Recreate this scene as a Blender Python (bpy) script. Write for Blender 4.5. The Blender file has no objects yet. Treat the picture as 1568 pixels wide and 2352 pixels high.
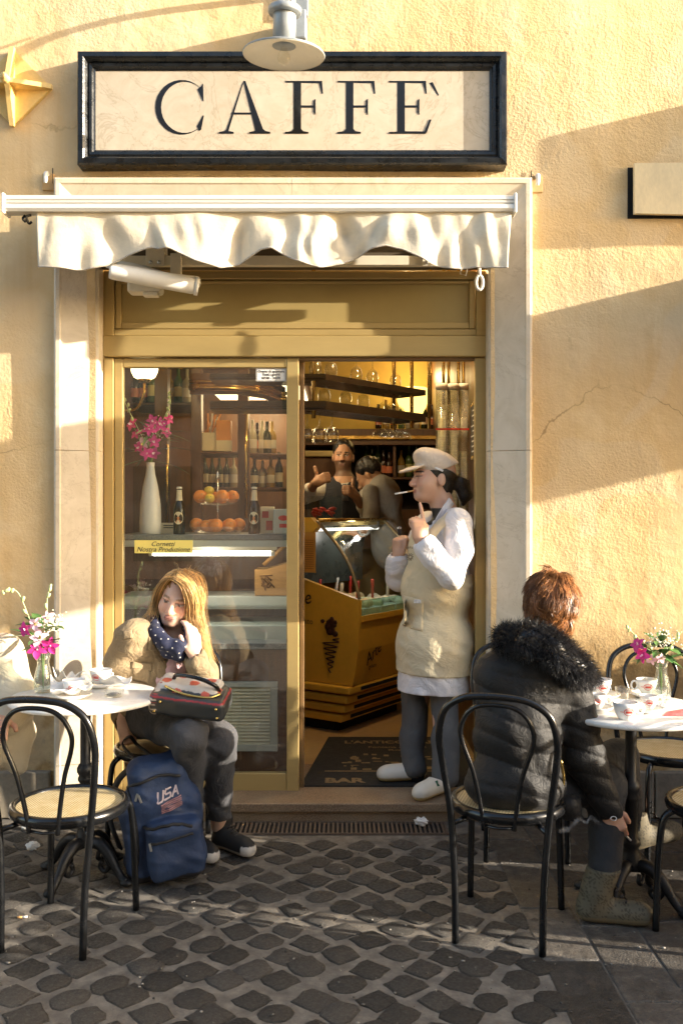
import bpy, bmesh, math, random
import numpy as np
from mathutils import Vector, Matrix
R = math.radians
rng = random.Random(7)
SC = bpy.context.scene
COL = SC.collection
# ------------------------------------------------------------------ camera, sky, sun, exposure
FPX, CAMY, CAMZ = 2100.0, 4.47, 1.49
cam_d = bpy.data.cameras.new('camera'); cam = bpy.data.objects.new('camera', cam_d); COL.objects.link(cam)
cam_d.sensor_fit = 'VERTICAL'; cam_d.sensor_height = 36.0; cam_d.sensor_width = 24.0
cam_d.lens = FPX / 2352 * 36.0; cam_d.clip_start = .05; cam_d.clip_end = 500
cam.location = (0, -CAMY, CAMZ); cam.rotation_euler = (R(90), 0, 0)
SC.camera = cam
SUN_AZ, SUN_EL = 77.0, 13.0          # azimuth away from the facade's outward normal, towards the right
sdir = Vector((math.sin(R(SUN_AZ)) * math.cos(R(SUN_EL)), -math.cos(R(SUN_AZ)) * math.cos(R(SUN_EL)), math.sin(R(SUN_EL))))
wd = bpy.data.worlds.new('World'); SC.world = wd; wd.use_nodes = True
nt = wd.node_tree; nt.nodes.clear()
sk = nt.nodes.new('ShaderNodeTexSky'); sk.sky_type = 'NISHITA'; sk.sun_disc = False
sk.sun_elevation = R(SUN_EL); sk.sun_rotation = math.atan2(sdir.x, sdir.y)
sk.air_density = 1.0; sk.dust_density = 2.0; sk.ozone_density = .6
bg = nt.nodes.new('ShaderNodeBackground'); bg.inputs[1].default_value = .15
wo = nt.nodes.new('ShaderNodeOutputWorld')
nt.links.new(sk.outputs[0], bg.inputs[0]); nt.links.new(bg.outputs[0], wo.inputs[0])
sun_d = bpy.data.lights.new('sun', 'SUN'); sun_d.energy = 4.1; sun_d.angle = R(.5); sun_d.color = (1, .89, .73)
sun = bpy.data.objects.new('sun', sun_d); COL.objects.link(sun)
sun.rotation_euler = sdir.to_track_quat('Z', 'Y').to_euler(); sun.location = sdir * 30
SC.view_settings.view_transform = 'Standard'; SC.view_settings.look = 'None'
SC.view_settings.gamma = 1.0; SC.view_settings.use_curve_mapping = False
SC.view_settings.exposure = 1.88
SC.render.engine = 'CYCLES'
SC.cycles.use_denoising = True
SC.cycles.max_bounces = 8; SC.cycles.transparent_max_bounces = 24
SC.cycles.caustics_reflective = False; SC.cycles.caustics_refractive = False
SC.cycles.sample_clamp_indirect = 6.0

# ------------------------------------------------------------------ helpers
def W(u, v, n=0.0):
    """a point n metres in front of the wall plane, seen at (u, v) on the 1568 x 2352 photograph"""
    d = CAMY - n
    return Vector(((u - 784) * d / FPX, -n, CAMZ - (v - 1176) * d / FPX))
def tag(o, label=None, cat=None, group=None, kind=None):
    if label: o['label'] = label
    if cat: o['category'] = cat
    if group: o['group'] = group
    if kind: o['kind'] = kind
    return o
def thing(name, label, cat, loc=(0, 0, 0), rz=0.0, group=None, kind=None):
    o = bpy.data.objects.new(name, None); COL.objects.link(o)
    o.empty_display_size = .05
    o.location = loc; o.rotation_euler = (0, 0, rz)
    return tag(o, label, cat, group, kind)
def link(name, me, parent=None, world=True):
    o = bpy.data.objects.new(name, me); COL.objects.link(o)
    if parent is not None:
        o.parent = parent
        if world:
            m = Matrix.Identity(4); p = parent
            chain = []
            while p is not None:
                chain.append(Matrix.LocRotScale(p.location, p.rotation_euler, p.scale) if p.type == 'EMPTY' or p.parent is None else Matrix.Identity(4)); p = p.parent
            if len(chain) == 1:
                o.matrix_parent_inverse = chain[0].inverted()
    return o
def copy_tree(o, parent=None, label=None, group=None):
    c = o.copy(); COL.objects.link(c)
    if parent is not None: c.parent = parent
    if label: c['label'] = label
    if group: c['group'] = group
    for ch in list(o.children): copy_tree(ch, c)
    return c
def catmull(pts, n=6, closed=False):
    P = [Vector(p) for p in pts]; out = []
    m = len(P)
    for i in range(m if closed else m - 1):
        p1, p2 = P[i], P[(i + 1) % m]
        p0 = P[i - 1] if (i > 0 or closed) else p1 * 2 - p2
        p3 = P[(i + 2) % m] if (i + 2 < m or closed) else p2 * 2 - p1
        for k in range(n):
            t = k / n
            out.append(.5 * ((2 * p1) + (p2 - p0) * t + (2 * p0 - 5 * p1 + 4 * p2 - p3) * t * t + (3 * p1 - p0 - 3 * p2 + p3) * t ** 3))
    if not closed: out.append(P[-1].copy())
    return out
class MB:
    """collects shapes; build() links them as one mesh object"""
    def __init__(s): s.v = []; s.f = []; s.sm = []; s.T = None; s.col = None; s.cols = []
    def add(s, vs, fs, smooth=False):
        o = len(s.v)
        if s.T is not None: vs = [s.T @ Vector(p) for p in vs]
        s.v.extend([tuple(p) for p in vs]); s.f.extend([tuple(i + o for i in f) for f in fs]); s.sm.extend([smooth] * len(fs))
        s.cols.extend([s.col or (1, 1, 1)] * len(vs))
        return s
    def box(s, c, size, rot=None, bev=0.0):
        hx, hy, hz = size[0] / 2, size[1] / 2, size[2] / 2
        if bev <= 0:
            vs = [Vector((x * hx, y * hy, z * hz)) for x in (-1, 1) for y in (-1, 1) for z in (-1, 1)]
            fs = [(0, 1, 3, 2), (4, 6, 7, 5), (0, 4, 5, 1), (2, 3, 7, 6), (0, 2, 6, 4), (1, 5, 7, 3)]
        else:
            b = min(bev, hx * .9, hy * .9, hz * .9)
            bm = bmesh.new(); bmesh.ops.create_cube(bm, size=1.0)
            for v in bm.verts: v.co = Vector((v.co.x * hx * 2, v.co.y * hy * 2, v.co.z * hz * 2))
            bmesh.ops.bevel(bm, geom=list(bm.edges), offset=b, segments=2, profile=.5, affect='EDGES')
            bm.verts.ensure_lookup_table(); bm.verts.index_update()
            vs = [v.co.copy() for v in bm.verts]; fs = [tuple(v.index for v in f.verts) for f in bm.faces]; bm.free()
        if rot is not None: vs = [rot @ p for p in vs]
        c = Vector(c)
        return s.add([p + c for p in vs], fs)
    def b2(s, lo, hi, bev=0.0):
        return s.box([(a + b) / 2 for a, b in zip(lo, hi)], [abs(b - a) for a, b in zip(lo, hi)], bev=bev)
    def tube(s, pts, r, sides=8, cap=True, flat=None, smooth=True, closed=False):
        P = [Vector(p) for p in pts]; n = len(P)
        rs = r if isinstance(r, (list, tuple)) else [r] * n
        if len(rs) != n: rs = [rs[0] + (rs[-1] - rs[0]) * i / (n - 1) for i in range(n)] if len(rs) == 2 else list(np.interp(np.linspace(0, 1, n), np.linspace(0, 1, len(rs)), rs))
        ring = []; up = None; vs = []
        for i in range(n):
            if closed: t = P[(i + 1) % n] - P[i - 1]
            else: t = P[min(i + 1, n - 1)] - P[max(i - 1, 0)]
            if t.length < 1e-9: t = Vector((0, 0, 1))
            t.normalize()
            if up is None:
                up = Vector((0, 0, 1)) if abs(t.z) < .9 else Vector((0, 1, 0))
                if flat is not None: up = Vector(flat)
            a = t.cross(up)
            if a.length < 1e-6: a = t.orthogonal()
            a.normalize(); b = a.cross(t).normalized()
            if flat is None: up = b
            for k in range(sides):
                an = 2 * math.pi * k / sides
                vs.append(P[i] + a * (math.cos(an) * rs[i]) + b * (math.sin(an) * rs[i]))
        fs = []
        for i in range(n if closed else n - 1):
            j = (i + 1) % n
            for k in range(sides):
                k2 = (k + 1) % sides
                fs.append((i * sides + k, i * sides + k2, j * sides + k2, j * sides + k))
        if cap and not closed:
            fs.append(tuple(reversed(range(sides)))); fs.append(tuple(range((n - 1) * sides, n * sides)))
        return s.add(vs, fs, smooth)
    def ribbon(s, pts, w, side, th=.002):
        """flat strap: widths w along pts, spread along `side` directions"""
        P = [Vector(p) for p in pts]; n = len(P); vs = []
        for i, p in enumerate(P):
            sd = Vector(side[i] if isinstance(side, list) else side).normalized()
            t = (P[min(i + 1, n - 1)] - P[max(i - 1, 0)]).normalized(); nn = sd.cross(t).normalized()
            ww = w[i] if isinstance(w, (list, tuple)) else w
            for a, b in ((-1, -1), (1, -1), (1, 1), (-1, 1)):
                vs.append(p + sd * (a * ww / 2) + nn * (b * th / 2))
        fs = []
        for i in range(n - 1):
            for k in range(4):
                k2 = (k + 1) % 4; fs.append((i * 4 + k, i * 4 + k2, i * 4 + 4 + k2, i * 4 + 4 + k))
        fs += [(3, 2, 1, 0), tuple((n - 1) * 4 + k for k in range(4))]
        return s.add(vs, fs, True)
    def lathe(s, prof, seg=24, c=(0, 0, 0), axis=None, smooth=True, cap=True, arc=None):
        """prof: (radius, z) pairs"""
        c = Vector(c); vs = []; n = len(prof)
        Q = axis.normalized().to_track_quat('Z', 'Y').to_matrix() if axis is not None else None
        for r, z in prof:
            for k in range(seg):
                a = 2 * math.pi * k / seg; p = Vector((r * math.cos(a), r * math.sin(a), z))
                vs.append((Q @ p if Q else p) + c)
        fs = []
        for i in range(n - 1):
            for k in range(seg):
                k2 = (k + 1) % seg; fs.append((i * seg + k, i * seg + k2, (i + 1) * seg + k2, (i + 1) * seg + k))
        if cap:
            if prof[0][0] > 1e-5: fs.append(tuple(reversed(range(seg))))
            if prof[-1][0] > 1e-5: fs.append(tuple(range((n - 1) * seg, n * seg)))
        return s.add(vs, fs, smooth)
    def prism(s, poly, o, ax, ay, th, smooth=False):
        """polygon (2D) placed at o with axes ax, ay; thickness th along ax x ay"""
        o = Vector(o); ax = Vector(ax); ay = Vector(ay); nn = ax.cross(ay).normalized() * th; n = len(poly)
        a = [o + ax * p[0] + ay * p[1] for p in poly]
        fs = [tuple(reversed(range(n))), tuple(range(n, 2 * n))] + [(i, (i + 1) % n, n + (i + 1) % n, n + i) for i in range(n)]
        return s.add(a + [p + nn for p in a], fs, smooth)
    def ell(s, c, r, seg=16, rings=10, rot=None):
        c = Vector(c); vs = []; fs = []
        if not isinstance(r, (tuple, list, Vector)): r = (r, r, r)
        for i in range(rings + 1):
            th = math.pi * i / rings
            for k in range(seg):
                a = 2 * math.pi * k / seg
                p = Vector((r[0] * math.sin(th) * math.cos(a), r[1] * math.sin(th) * math.sin(a), r[2] * math.cos(th)))
                vs.append((rot @ p if rot is not None else p) + c)
        for i in range(rings):
            for k in range(seg):
                k2 = (k + 1) % seg; fs.append((i * seg + k, (i + 1) * seg + k, (i + 1) * seg + k2, i * seg + k2))
        return s.add(vs, fs, True)
    def grid(s, fn, nu, nv, th=0.0, smooth=True):
        """sheet fn(a, b), a and b in 0..1; th gives it a second side that far behind"""
        vs = [Vector(fn(i / nu, j / nv)) for j in range(nv + 1) for i in range(nu + 1)]
        q = lambda i, j: j * (nu + 1) + i
        fs = [(q(i, j), q(i + 1, j), q(i + 1, j + 1), q(i, j + 1)) for j in range(nv) for i in range(nu)]
        if th:
            bmn = []
            for j in range(nv + 1):
                for i in range(nu + 1):
                    a = vs[q(min(i + 1, nu), j)] - vs[q(max(i - 1, 0), j)]; b = vs[q(i, min(j + 1, nv))] - vs[q(i, max(j - 1, 0))]
                    c = a.cross(b); bmn.append(c.normalized() if c.length > 1e-12 else Vector((0, 0, 1)))
            m = len(vs); back = [p - nn * th for p, nn in zip(vs, bmn)]
            fs2 = [tuple(m + k for k in reversed(f)) for f in fs]
            rim = [q(i, 0) for i in range(nu)] + [q(nu, j) for j in range(nv)] + [q(i, nv) for i in range(nu, 0, -1)] + [q(0, j) for j in range(nv, 0, -1)]
            fs3 = [(rim[k], m + rim[k], m + rim[(k + 1) % len(rim)], rim[(k + 1) % len(rim)]) for k in range(len(rim))]
            vs = vs + back; fs = fs + fs2 + fs3
        return s.add(vs, fs, smooth)
    def mesh(s, name, mat=None):
        me = bpy.data.meshes.new(name); me.from_pydata(s.v, [], s.f); me.update()
        me.polygons.foreach_set('use_smooth', s.sm)
        if any(c != (1, 1, 1) for c in s.cols):
            at = me.color_attributes.new('Col', 'FLOAT_COLOR', 'POINT')
            at.data.foreach_set('color', [x for c in s.cols for x in (c[0], c[1], c[2], 1.0)])
        if mat is not None: me.materials.append(mat)
        return me
    def build(s, name, mat, parent=None, world=True, label=None, cat=None, group=None, kind=None, own=False):
        me = s.mesh(name, mat)
        if parent is None and len(s.v) and not own:      # origin to the middle of the base
            a = np.array(s.v); lo, hi = a.min(0), a.max(0)
            c = Vector(((lo[0] + hi[0]) / 2, (lo[1] + hi[1]) / 2, lo[2]))
            me.transform(Matrix.Translation(-c)); o = link(name, me); o.location = c
        else: o = link(name, me, parent, world)
        return tag(o, label, cat, group, kind)

# ------------------------------------------------------------------ materials
class NT:
    def __init__(s, name):
        s.m = bpy.data.materials.new(name); s.m.use_nodes = True; s.t = s.m.node_tree; s.t.nodes.clear()
        s.out = s.t.nodes.new('ShaderNodeOutputMaterial'); s.tc = s.t.nodes.new('ShaderNodeTexCoord')
    def n(s, typ, ins=None, **kw):
        nd = s.t.nodes.new(typ)
        for k, v in kw.items(): setattr(nd, k, v)
        for k, v in (ins or {}).items(): s.set(nd, k, v)
        return nd
    def set(s, nd, k, v):
        i = nd.inputs[k]
        if isinstance(v, bpy.types.NodeSocket): s.t.links.new(v, i)
        else: i.default_value = (*v, 1.0) if (isinstance(v, tuple) and len(v) == 3 and i.type == 'RGBA') else v
    def noise(s, scale, detail=4, rough=.55, vec=None, dist=0.0):
        return s.n('ShaderNodeTexNoise', {'Vector': vec or s.tc.outputs['Object'], 'Scale': scale, 'Detail': detail, 'Roughness': rough, 'Distortion': dist})
    def ramp(s, fac, stops):
        r = s.n('ShaderNodeValToRGB', {'Fac': fac}); e = r.color_ramp.elements
        while len(e) < len(stops): e.new(.5)
        for el, (p, c) in zip(e, stops): el.position = p; el.color = (*c, 1) if len(c) == 3 else c
        return r.outputs[0]
    def mix(s, fac, a, b, mode='MIX'):
        m = s.n('ShaderNodeMix', data_type='RGBA', blend_type=mode)
        s.set(m, 0, fac); s.set(m, 6, a if not isinstance(a, tuple) else a); s.set(m, 7, b)
        return m.outputs[2]
    def math(s, op, a, b=0.0, c=None):
        m = s.n('ShaderNodeMath', operation=op); s.set(m, 0, a); s.set(m, 1, b)
        if c is not None: s.set(m, 2, c)
        return m.outputs[0]
    def bump(s, h, strength, dist=.01):
        return s.n('ShaderNodeBump', {'Height': h, 'Strength': strength, 'Distance': dist}).outputs[0]
    def bsdf(s, col, rough=.5, metal=0.0, normal=None, **kw):
        b = s.n('ShaderNodeBsdfPrincipled', {'Base Color': col, 'Roughness': rough, 'Metallic': metal})
        if normal is not None: s.set(b, 'Normal', normal)
        for k, v in kw.items(): s.set(b, k.replace('_', ' '), v)
        s.t.links.new(b.outputs[0], s.out.inputs[0]); return s.m
MATS = {}
def mat(name, col, rough=.6, metal=0.0, var=.15, vs=9.0, bump=0.0, bs=60.0, bd=.004, attr=False, rnd=0.0, rvar=.1, stretch=None, **kw):
    """plain painted / cloth / wood surface: colour broken up by two noises, optional relief"""
    if name in MATS: return MATS[name]
    q = NT(name); vec = q.tc.outputs['Object']
    if stretch is not None:
        vec = q.n('ShaderNodeMapping', {'Vector': vec, 'Scale': stretch}).outputs[0]
    base = q.n('ShaderNodeVertexColor', layer_name='Col').outputs[0] if attr else None
    n1 = q.noise(vs, 5, .6, vec); n2 = q.noise(vs * 7.3, 3, .6, vec)
    f = q.math('ADD', q.math('MULTIPLY', n1.outputs[0], .7), q.math('MULTIPLY', n2.outputs[0], .3))
    br = q.n('ShaderNodeMapRange', {'Value': f, 'From Min': .3, 'From Max': .7, 'To Min': 1 - var, 'To Max': 1 + var}).outputs[0]
    if rnd:
        oi = q.n('ShaderNodeObjectInfo')
        br = q.math('MULTIPLY', br, q.n('ShaderNodeMapRange', {'Value': oi.outputs['Random'], 'To Min': 1 - rnd, 'To Max': 1 + rnd}).outputs[0])
    c = q.n('ShaderNodeVectorMath', operation='SCALE')
    q.set(c, 0, base if attr else tuple(col)); q.set(c, 'Scale', br)
    rg = q.n('ShaderNodeMapRange', {'Value': n1.outputs[0], 'From Min': .3, 'From Max': .7, 'To Min': max(0, rough - rvar), 'To Max': min(1, rough + rvar)}).outputs[0]
    nm = None
    if bump: nm = q.bump(q.noise(bs, 4, .6, vec).outputs[0], bump, bd)
    MATS[name] = q.bsdf(c.outputs[0], rg, metal, nm, **kw)
    return MATS[name]
def emit(name, col, strength):
    if name in MATS: return MATS[name]
    q = NT(name); n = q.noise(14, 2)
    s = q.n('ShaderNodeMapRange', {'Value': n.outputs[0], 'To Min': strength * .9, 'To Max': strength * 1.1}).outputs[0]
    MATS[name] = q.bsdf(tuple(col), .4, Emission_Color=tuple(col), Emission_Strength=s); return MATS[name]
def glass(name, tint=(1, 1, 1), refl=1.0, dirt=.02, ior=1.5, rough=.0):
    """pane or vessel: clear with fresnel reflection and a little dust"""
    if name in MATS: return MATS[name]
    q = NT(name)
    tr = q.n('ShaderNodeBsdfTransparent', {'Color': tint}); gl = q.n('ShaderNodeBsdfGlossy', {'Color': (1, 1, 1), 'Roughness': rough})
    fc = q.n('ShaderNodeLayerWeight', {'Blend': .5}); f5 = q.math('ADD', .04, q.math('MULTIPLY', q.math('POWER', fc.outputs['Facing'], 5.0), .75))
    m1 = q.n('ShaderNodeMixShader', {0: q.math('MULTIPLY', f5, refl), 1: tr.outputs[0], 2: gl.outputs[0]})
    df = q.n('ShaderNodeBsdfDiffuse', {'Color': (.8, .78, .72)})
    dn = q.n('ShaderNodeMapRange', {'Value': q.noise(5, 6, .7).outputs[0], 'From Min': .4, 'From Max': .75, 'To Min': 0, 'To Max': dirt}).outputs[0]
    m2 = q.n('ShaderNodeMixShader', {0: dn, 1: m1.outputs[0], 2: df.outputs[0]})
    q.t.links.new(m2.outputs[0], q.out.inputs[0]); MATS[name] = q.m; return q.m
TXC = {}
def text_mesh(body, width, mat_, depth=.001, shear=0.0, bold=0.0, height=None):
    """lettering laid in the XY plane, centred, scaled to `width` metres"""
    c = bpy.data.curves.new('t', 'FONT'); c.body = body; c.align_x = 'CENTER'; c.align_y = 'CENTER'; c.size = 1.0
    c.extrude = .01; c.shear = shear; c.offset = bold; c.resolution_u = 3
    o = bpy.data.objects.new('t', c); COL.objects.link(o)
    dg = bpy.context.evaluated_depsgraph_get(); me = bpy.data.meshes.new_from_object(o.evaluated_get(dg))
    bpy.data.objects.remove(o)
    a = np.array([v.co for v in me.vertices]); lo, hi = a.min(0), a.max(0)
    s = width / (hi[0] - lo[0]); sy = height / (hi[1] - lo[1]) if height else s
    me.transform(Matrix.Translation((-(lo[0] + hi[0]) / 2, -(lo[1] + hi[1]) / 2, 0)))
    me.transform(Matrix.Diagonal((s, sy, depth / .01, 1)))
    me.materials.clear(); me.materials.append(mat_); return me
def put_text(name, me, loc, rot, parent, world=True):
    o = link(name, me, parent, world)
    M = Matrix.Translation(loc) @ rot.to_4x4()
    me.transform(M); return o
FACE = Matrix(((1, 0, 0), (0, 0, -1), (0, 1, 0)))       # text facing the street (-Y)
# ------------------------------------------------------------------ surfaces of the setting
def stucco():
    q = NT('ochre_stucco'); o = q.tc.outputs['Object']
    big = q.noise(1.1, 5, .6); mid = q.noise(4.5, 6, .65, dist=.6); fine = q.noise(34, 5, .65)
    c = q.ramp(big.outputs[0], [(.28, (.63, .44, .225)), (.5, (.68, .50, .27)), (.72, (.73, .57, .35))])
    c = q.mix(q.ramp(mid.outputs[0], [(.52, (0, 0, 0)), (.75, (.55, .55, .55))]), c, (.82, .67, .42))
    sep = q.n('ShaderNodeSeparateXYZ', {0: o}); z = sep.outputs[2]
    # grime plus some painted-in shade on the low wall, with a ragged upper edge
    jag = q.math('ADD', z, q.math('MULTIPLY', q.math('SUBTRACT', q.noise(2.6, 6, .7).outputs[0], .5), .55))
    dirt = q.n('ShaderNodeMapRange', {'Value': jag, 'From Min': .78, 'From Max': .98, 'To Min': 1, 'To Max': 0}).outputs[0]
    dcol = q.ramp(q.noise(9, 7, .72).outputs[0], [(.3, (.19, .115, .05)), (.5, (.36, .23, .10)), (.7, (.56, .39, .19))])
    c = q.mix(q.math('MULTIPLY', dirt, .92), c, dcol)
    spots = q.n('ShaderNodeMapRange', {'Value': q.noise(26, 4, .6).outputs[0], 'From Min': .60, 'From Max': .72, 'To Min': 0, 'To Max': 1}).outputs[0]
    c = q.mix(q.math('MULTIPLY', q.math('MULTIPLY', spots, dirt), .7), c, (.12, .09, .06))
    rs = q.n('ShaderNodeMapping', {'Vector': o, 'Scale': (9, 9, .5)})
    st = q.n('ShaderNodeMapRange', {'Value': q.noise(1.0, 4, .6, rs.outputs[0]).outputs[0], 'From Min': .5, 'From Max': .8, 'To Min': 0, 'To Max': .42}).outputs[0]
    c = q.mix(st, c, (.55, .33, .12))
    pat = q.n('ShaderNodeMapRange', {'Value': q.noise(1.7, 2, .4, dist=.8).outputs[0], 'From Min': .53, 'From Max': .56, 'To Min': 0, 'To Max': .38}).outputs[0]
    c = q.mix(pat, c, (.70, .57, .38))
    wob = q.n('ShaderNodeVectorMath', operation='ADD'); q.set(wob, 0, o); sc3 = q.n('ShaderNodeVectorMath', operation='SCALE'); q.set(sc3, 0, q.noise(5, 4, .6).outputs[1]); q.set(sc3, 'Scale', .16); q.set(wob, 1, sc3.outputs[0])
    ed = q.n('ShaderNodeTexVoronoi', {'Vector': wob.outputs[0], 'Scale': 1.15}, feature='DISTANCE_TO_EDGE')
    ck = q.math('MULTIPLY', q.n('ShaderNodeMapRange', {'Value': ed.outputs[0], 'From Min': .0, 'From Max': .006, 'To Min': .75, 'To Max': 0}).outputs[0], q.n('ShaderNodeMapRange', {'Value': q.noise(1.3, 3).outputs[0], 'From Min': .5, 'From Max': .62, 'To Min': 0, 'To Max': 1}).outputs[0])
    c = q.mix(ck, c, (.30, .19, .09))
    # trowelled relief, coarser where old plaster shows
    v = q.n('ShaderNodeTexVoronoi', {'Vector': o, 'Scale': 17.0, 'Randomness': 1.0}, feature='SMOOTH_F1')
    rough_zone = q.n('ShaderNodeMapRange', {'Value': q.noise(.75, 3, .5).outputs[0], 'From Min': .42, 'From Max': .6, 'To Min': .25, 'To Max': 1}).outputs[0]
    h = q.math('ADD', q.math('MULTIPLY', q.noise(8, 6, .6, dist=.3).outputs[0], .7), q.math('MULTIPLY', q.math('MULTIPLY', q.noise(75, 4, .6).outputs[0], .6), rough_zone))
    h = q.math('ADD', h, q.math('MULTIPLY', v.outputs[0], .15))
    h = q.math('ADD', h, q.math('MULTIPLY', q.noise(2.2, 3, .5).outputs[0], 1.6))
    return q.bsdf(c, .92, 0, q.bump(h, .75, .015), Specular_IOR_Level=.15)
def marble(name, a, b, vein, scale=3.0, rough=.45, vs=.5, amp=1.0):
    q = NT(name); o = q.tc.outputs['Object']
    w = q.noise(scale, 7, .65, dist=1.6); w2 = q.noise(scale * 2.4, 5, .6, dist=2.2)
    c = q.ramp(w2.outputs[0], [(.3, a), (.7, b)])
    ridge = q.math('ABSOLUTE', q.math('SUBTRACT', w.outputs[0], .5))
    vn = q.n('ShaderNodeMapRange', {'Value': ridge, 'From Min': 0.0, 'From Max': .025 * vs, 'To Min': .75 * amp, 'To Max': 0}).outputs[0]
    c = q.mix(vn, c, vein)
    sp = q.n('ShaderNodeMapRange', {'Value': q.noise(40, 4, .7).outputs[0], 'From Min': .62, 'From Max': .74, 'To Min': 0, 'To Max': .3}).outputs[0]
    c = q.mix(sp, c, vein)
    return q.bsdf(c, rough, 0, q.bump(q.noise(60, 4).outputs[0], .12, .003))
def granite():
    q = NT('brown_granite')
    c = q.ramp(q.noise(220, 3, .7).outputs[0], [(.3, (.07, .045, .025)), (.5, (.22, .14, .08)), (.68, (.40, .29, .19))])
    c = q.mix(q.n('ShaderNodeMapRange', {'Value': q.noise(7, 5).outputs[0], 'From Min': .4, 'From Max': .7, 'To Min': 0, 'To Max': .5}).outputs[0], c, (.30, .23, .15))
    return q.bsdf(c, .5, 0, q.bump(q.noise(90, 4).outputs[0], .2, .003))
def mortar():
    q = NT('sandy_joint')
    c = q.ramp(q.noise(14, 6, .7).outputs[0], [(.3, (.080, .070, .058)), (.5, (.145, .127, .104)), (.72, (.25, .22, .18))])
    vo = q.n('ShaderNodeTexVoronoi', {'Vector': q.tc.outputs['Object'], 'Scale': 170.0})
    c = q.mix(q.n('ShaderNodeMapRange', {'Value': vo.outputs[0], 'From Min': .0, 'From Max': .3, 'To Min': .6, 'To Max': 0}).outputs[0], c, (.22, .195, .16))
    return q.bsdf(c, .95, 0, q.bump(q.noise(120, 5, .7).outputs[0], .6, .006))
def basalt(name, lo, mid, hi):
    q = NT(name); oi = q.n('ShaderNodeObjectInfo')
    at = q.n('ShaderNodeVertexColor', layer_name='Col')
    ofs = q.n('ShaderNodeVectorMath', operation='SCALE'); q.set(ofs, 0, (37.0, 19.0, 5.0)); q.set(ofs, 'Scale', oi.outputs['Random'])
    vec = q.n('ShaderNodeVectorMath', operation='ADD'); q.set(vec, 0, q.tc.outputs['Object']); q.set(vec, 1, ofs.outputs[0])
    c = q.ramp(q.noise(26, 6, .7, vec.outputs[0]).outputs[0], [(.3, lo), (.52, mid), (.75, hi)])
    k = q.n('ShaderNodeMapRange', {'Value': oi.outputs['Random'], 'To Min': .6, 'To Max': 1.65}).outputs[0]
    s = q.n('ShaderNodeVectorMath', operation='SCALE'); q.set(s, 0, c); q.set(s, 'Scale', k)
    s2 = q.n('ShaderNodeVectorMath', operation='MULTIPLY'); q.set(s2, 0, s.outputs[0]); q.set(s2, 1, at.outputs[0])
    pits = q.math('ADD', q.noise(120, 5, .7, vec.outputs[0]).outputs[0], q.math('MULTIPLY', q.noise(30, 4, .6, vec.outputs[0]).outputs[0], 1.2))
    rgh = q.n('ShaderNodeMapRange', {'Value': q.noise(9, 4, .6, vec.outputs[0]).outputs[0], 'From Min': .35, 'From Max': .65, 'To Min': .34, 'To Max': .75}).outputs[0]
    return q.bsdf(s2.outputs[0], rgh, 0, q.bump(pits, .8, .007))
M_ST = stucco(); M_SUR = marble('travertine', (.56, .48, .36), (.66, .58, .46), (.36, .28, .18), 2.2, .5, .4, .5)
M_SIGN = marble('cream_marble', (.46, .39, .29), (.54, .475, .375), (.26, .21, .14), 2.6, .5, .6, .6)
M_TOP = marble('white_marble', (.80, .78, .74), (.86, .85, .82), (.52, .49, .45), 5.0, .22, .5, .6)
M_GR = granite(); M_MO = mortar()
M_CO = basalt('basalt_sett', (.020, .018, .016), (.052, .046, .040), (.135, .120, .10))
M_SL = basalt('basalt_slab', (.038, .033, .028), (.070, .061, .051), (.125, .109, .09))
M_WOOD = mat('brown_wood', (.105, .045, .016), .42, var=.35, vs=5, stretch=(9, 9, .8), bump=.1, bs=30)
M_WOOD2 = mat('honey_wood', (.42, .22, .07), .45, var=.3, vs=5, stretch=(1, 8, 8))
M_GOLD = mat('gold_anodised', (.47, .345, .14), .42, .35, var=.06, vs=3, stretch=(1, 1, 5), rvar=.06)
M_OLIVE = mat('olive_gold_panel', (.40, .30, .115), .5, .2, var=.07, vs=2.5)
M_BRASS = mat('brass', (.75, .52, .17), .22, 1.0, var=.12, vs=12)
M_BLK = mat('black_enamel', (.0055, .006, .007), .22, var=.3, vs=20, rvar=.08)
M_BLKF = mat('black_stone_frame', (.0055, .007, .0085), .30, var=.5, vs=14, bump=.3, bs=60, rvar=.18)
M_IRON = mat('cast_iron', (.014, .014, .015), .45, .4, var=.4, vs=25, bump=.3, bs=120)
M_WHITE = mat('white_paint', (.78, .76, .70), .4, var=.06, vs=6)
M_CREAM = mat('cream_metal', (.74, .69, .56), .4, var=.08, vs=9)
M_DARK = mat('dark_void', (.005, .0045, .004), .9, var=.2)

# ------------------------------------------------------------------ the cafe's front wall
bld = thing('cafe_building', 'ochre plastered building front with a marble framed cafe doorway', 'building', (0, 0, 0))
OX0, OX1, OZ1 = -1.19, .72, 2.95
wv = [(rng.uniform(2, 16), rng.uniform(0, 6.28), rng.uniform(0, 6.28)) for _ in range(14)]
def und(x, z):
    return sum(.0085 / k * math.sin(k * (math.cos(a) * x + math.sin(a) * z) + p) for k, a, p in wv)
def wall_patch(m, x0, x1, z0, z1):
    nu = max(2, int((x1 - x0) / .045)); nv = max(2, int((z1 - z0) / .045))
    m.grid(lambda a, b: (x0 + (x1 - x0) * a, -und(x0 + (x1 - x0) * a, z0 + (z1 - z0) * b) * .8, z0 + (z1 - z0) * b), nu, nv, th=0)
m = MB()
wall_patch(m, -2.4, OX0 - .01, -.02, 4.6); wall_patch(m, OX1 + .01, 2.6, -.02, 4.6); wall_patch(m, OX0 - .01, OX1 + .01, OZ1, 4.6)
m.b2((-2.4, .02, -.02), (OX0 - .012, .34, 4.6)); m.b2((OX1 + .012, .02, -.02), (2.6, .34, 4.6)); m.b2((OX0 - .01, .02, OZ1), (OX1 + .01, .34, 4.6))
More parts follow.
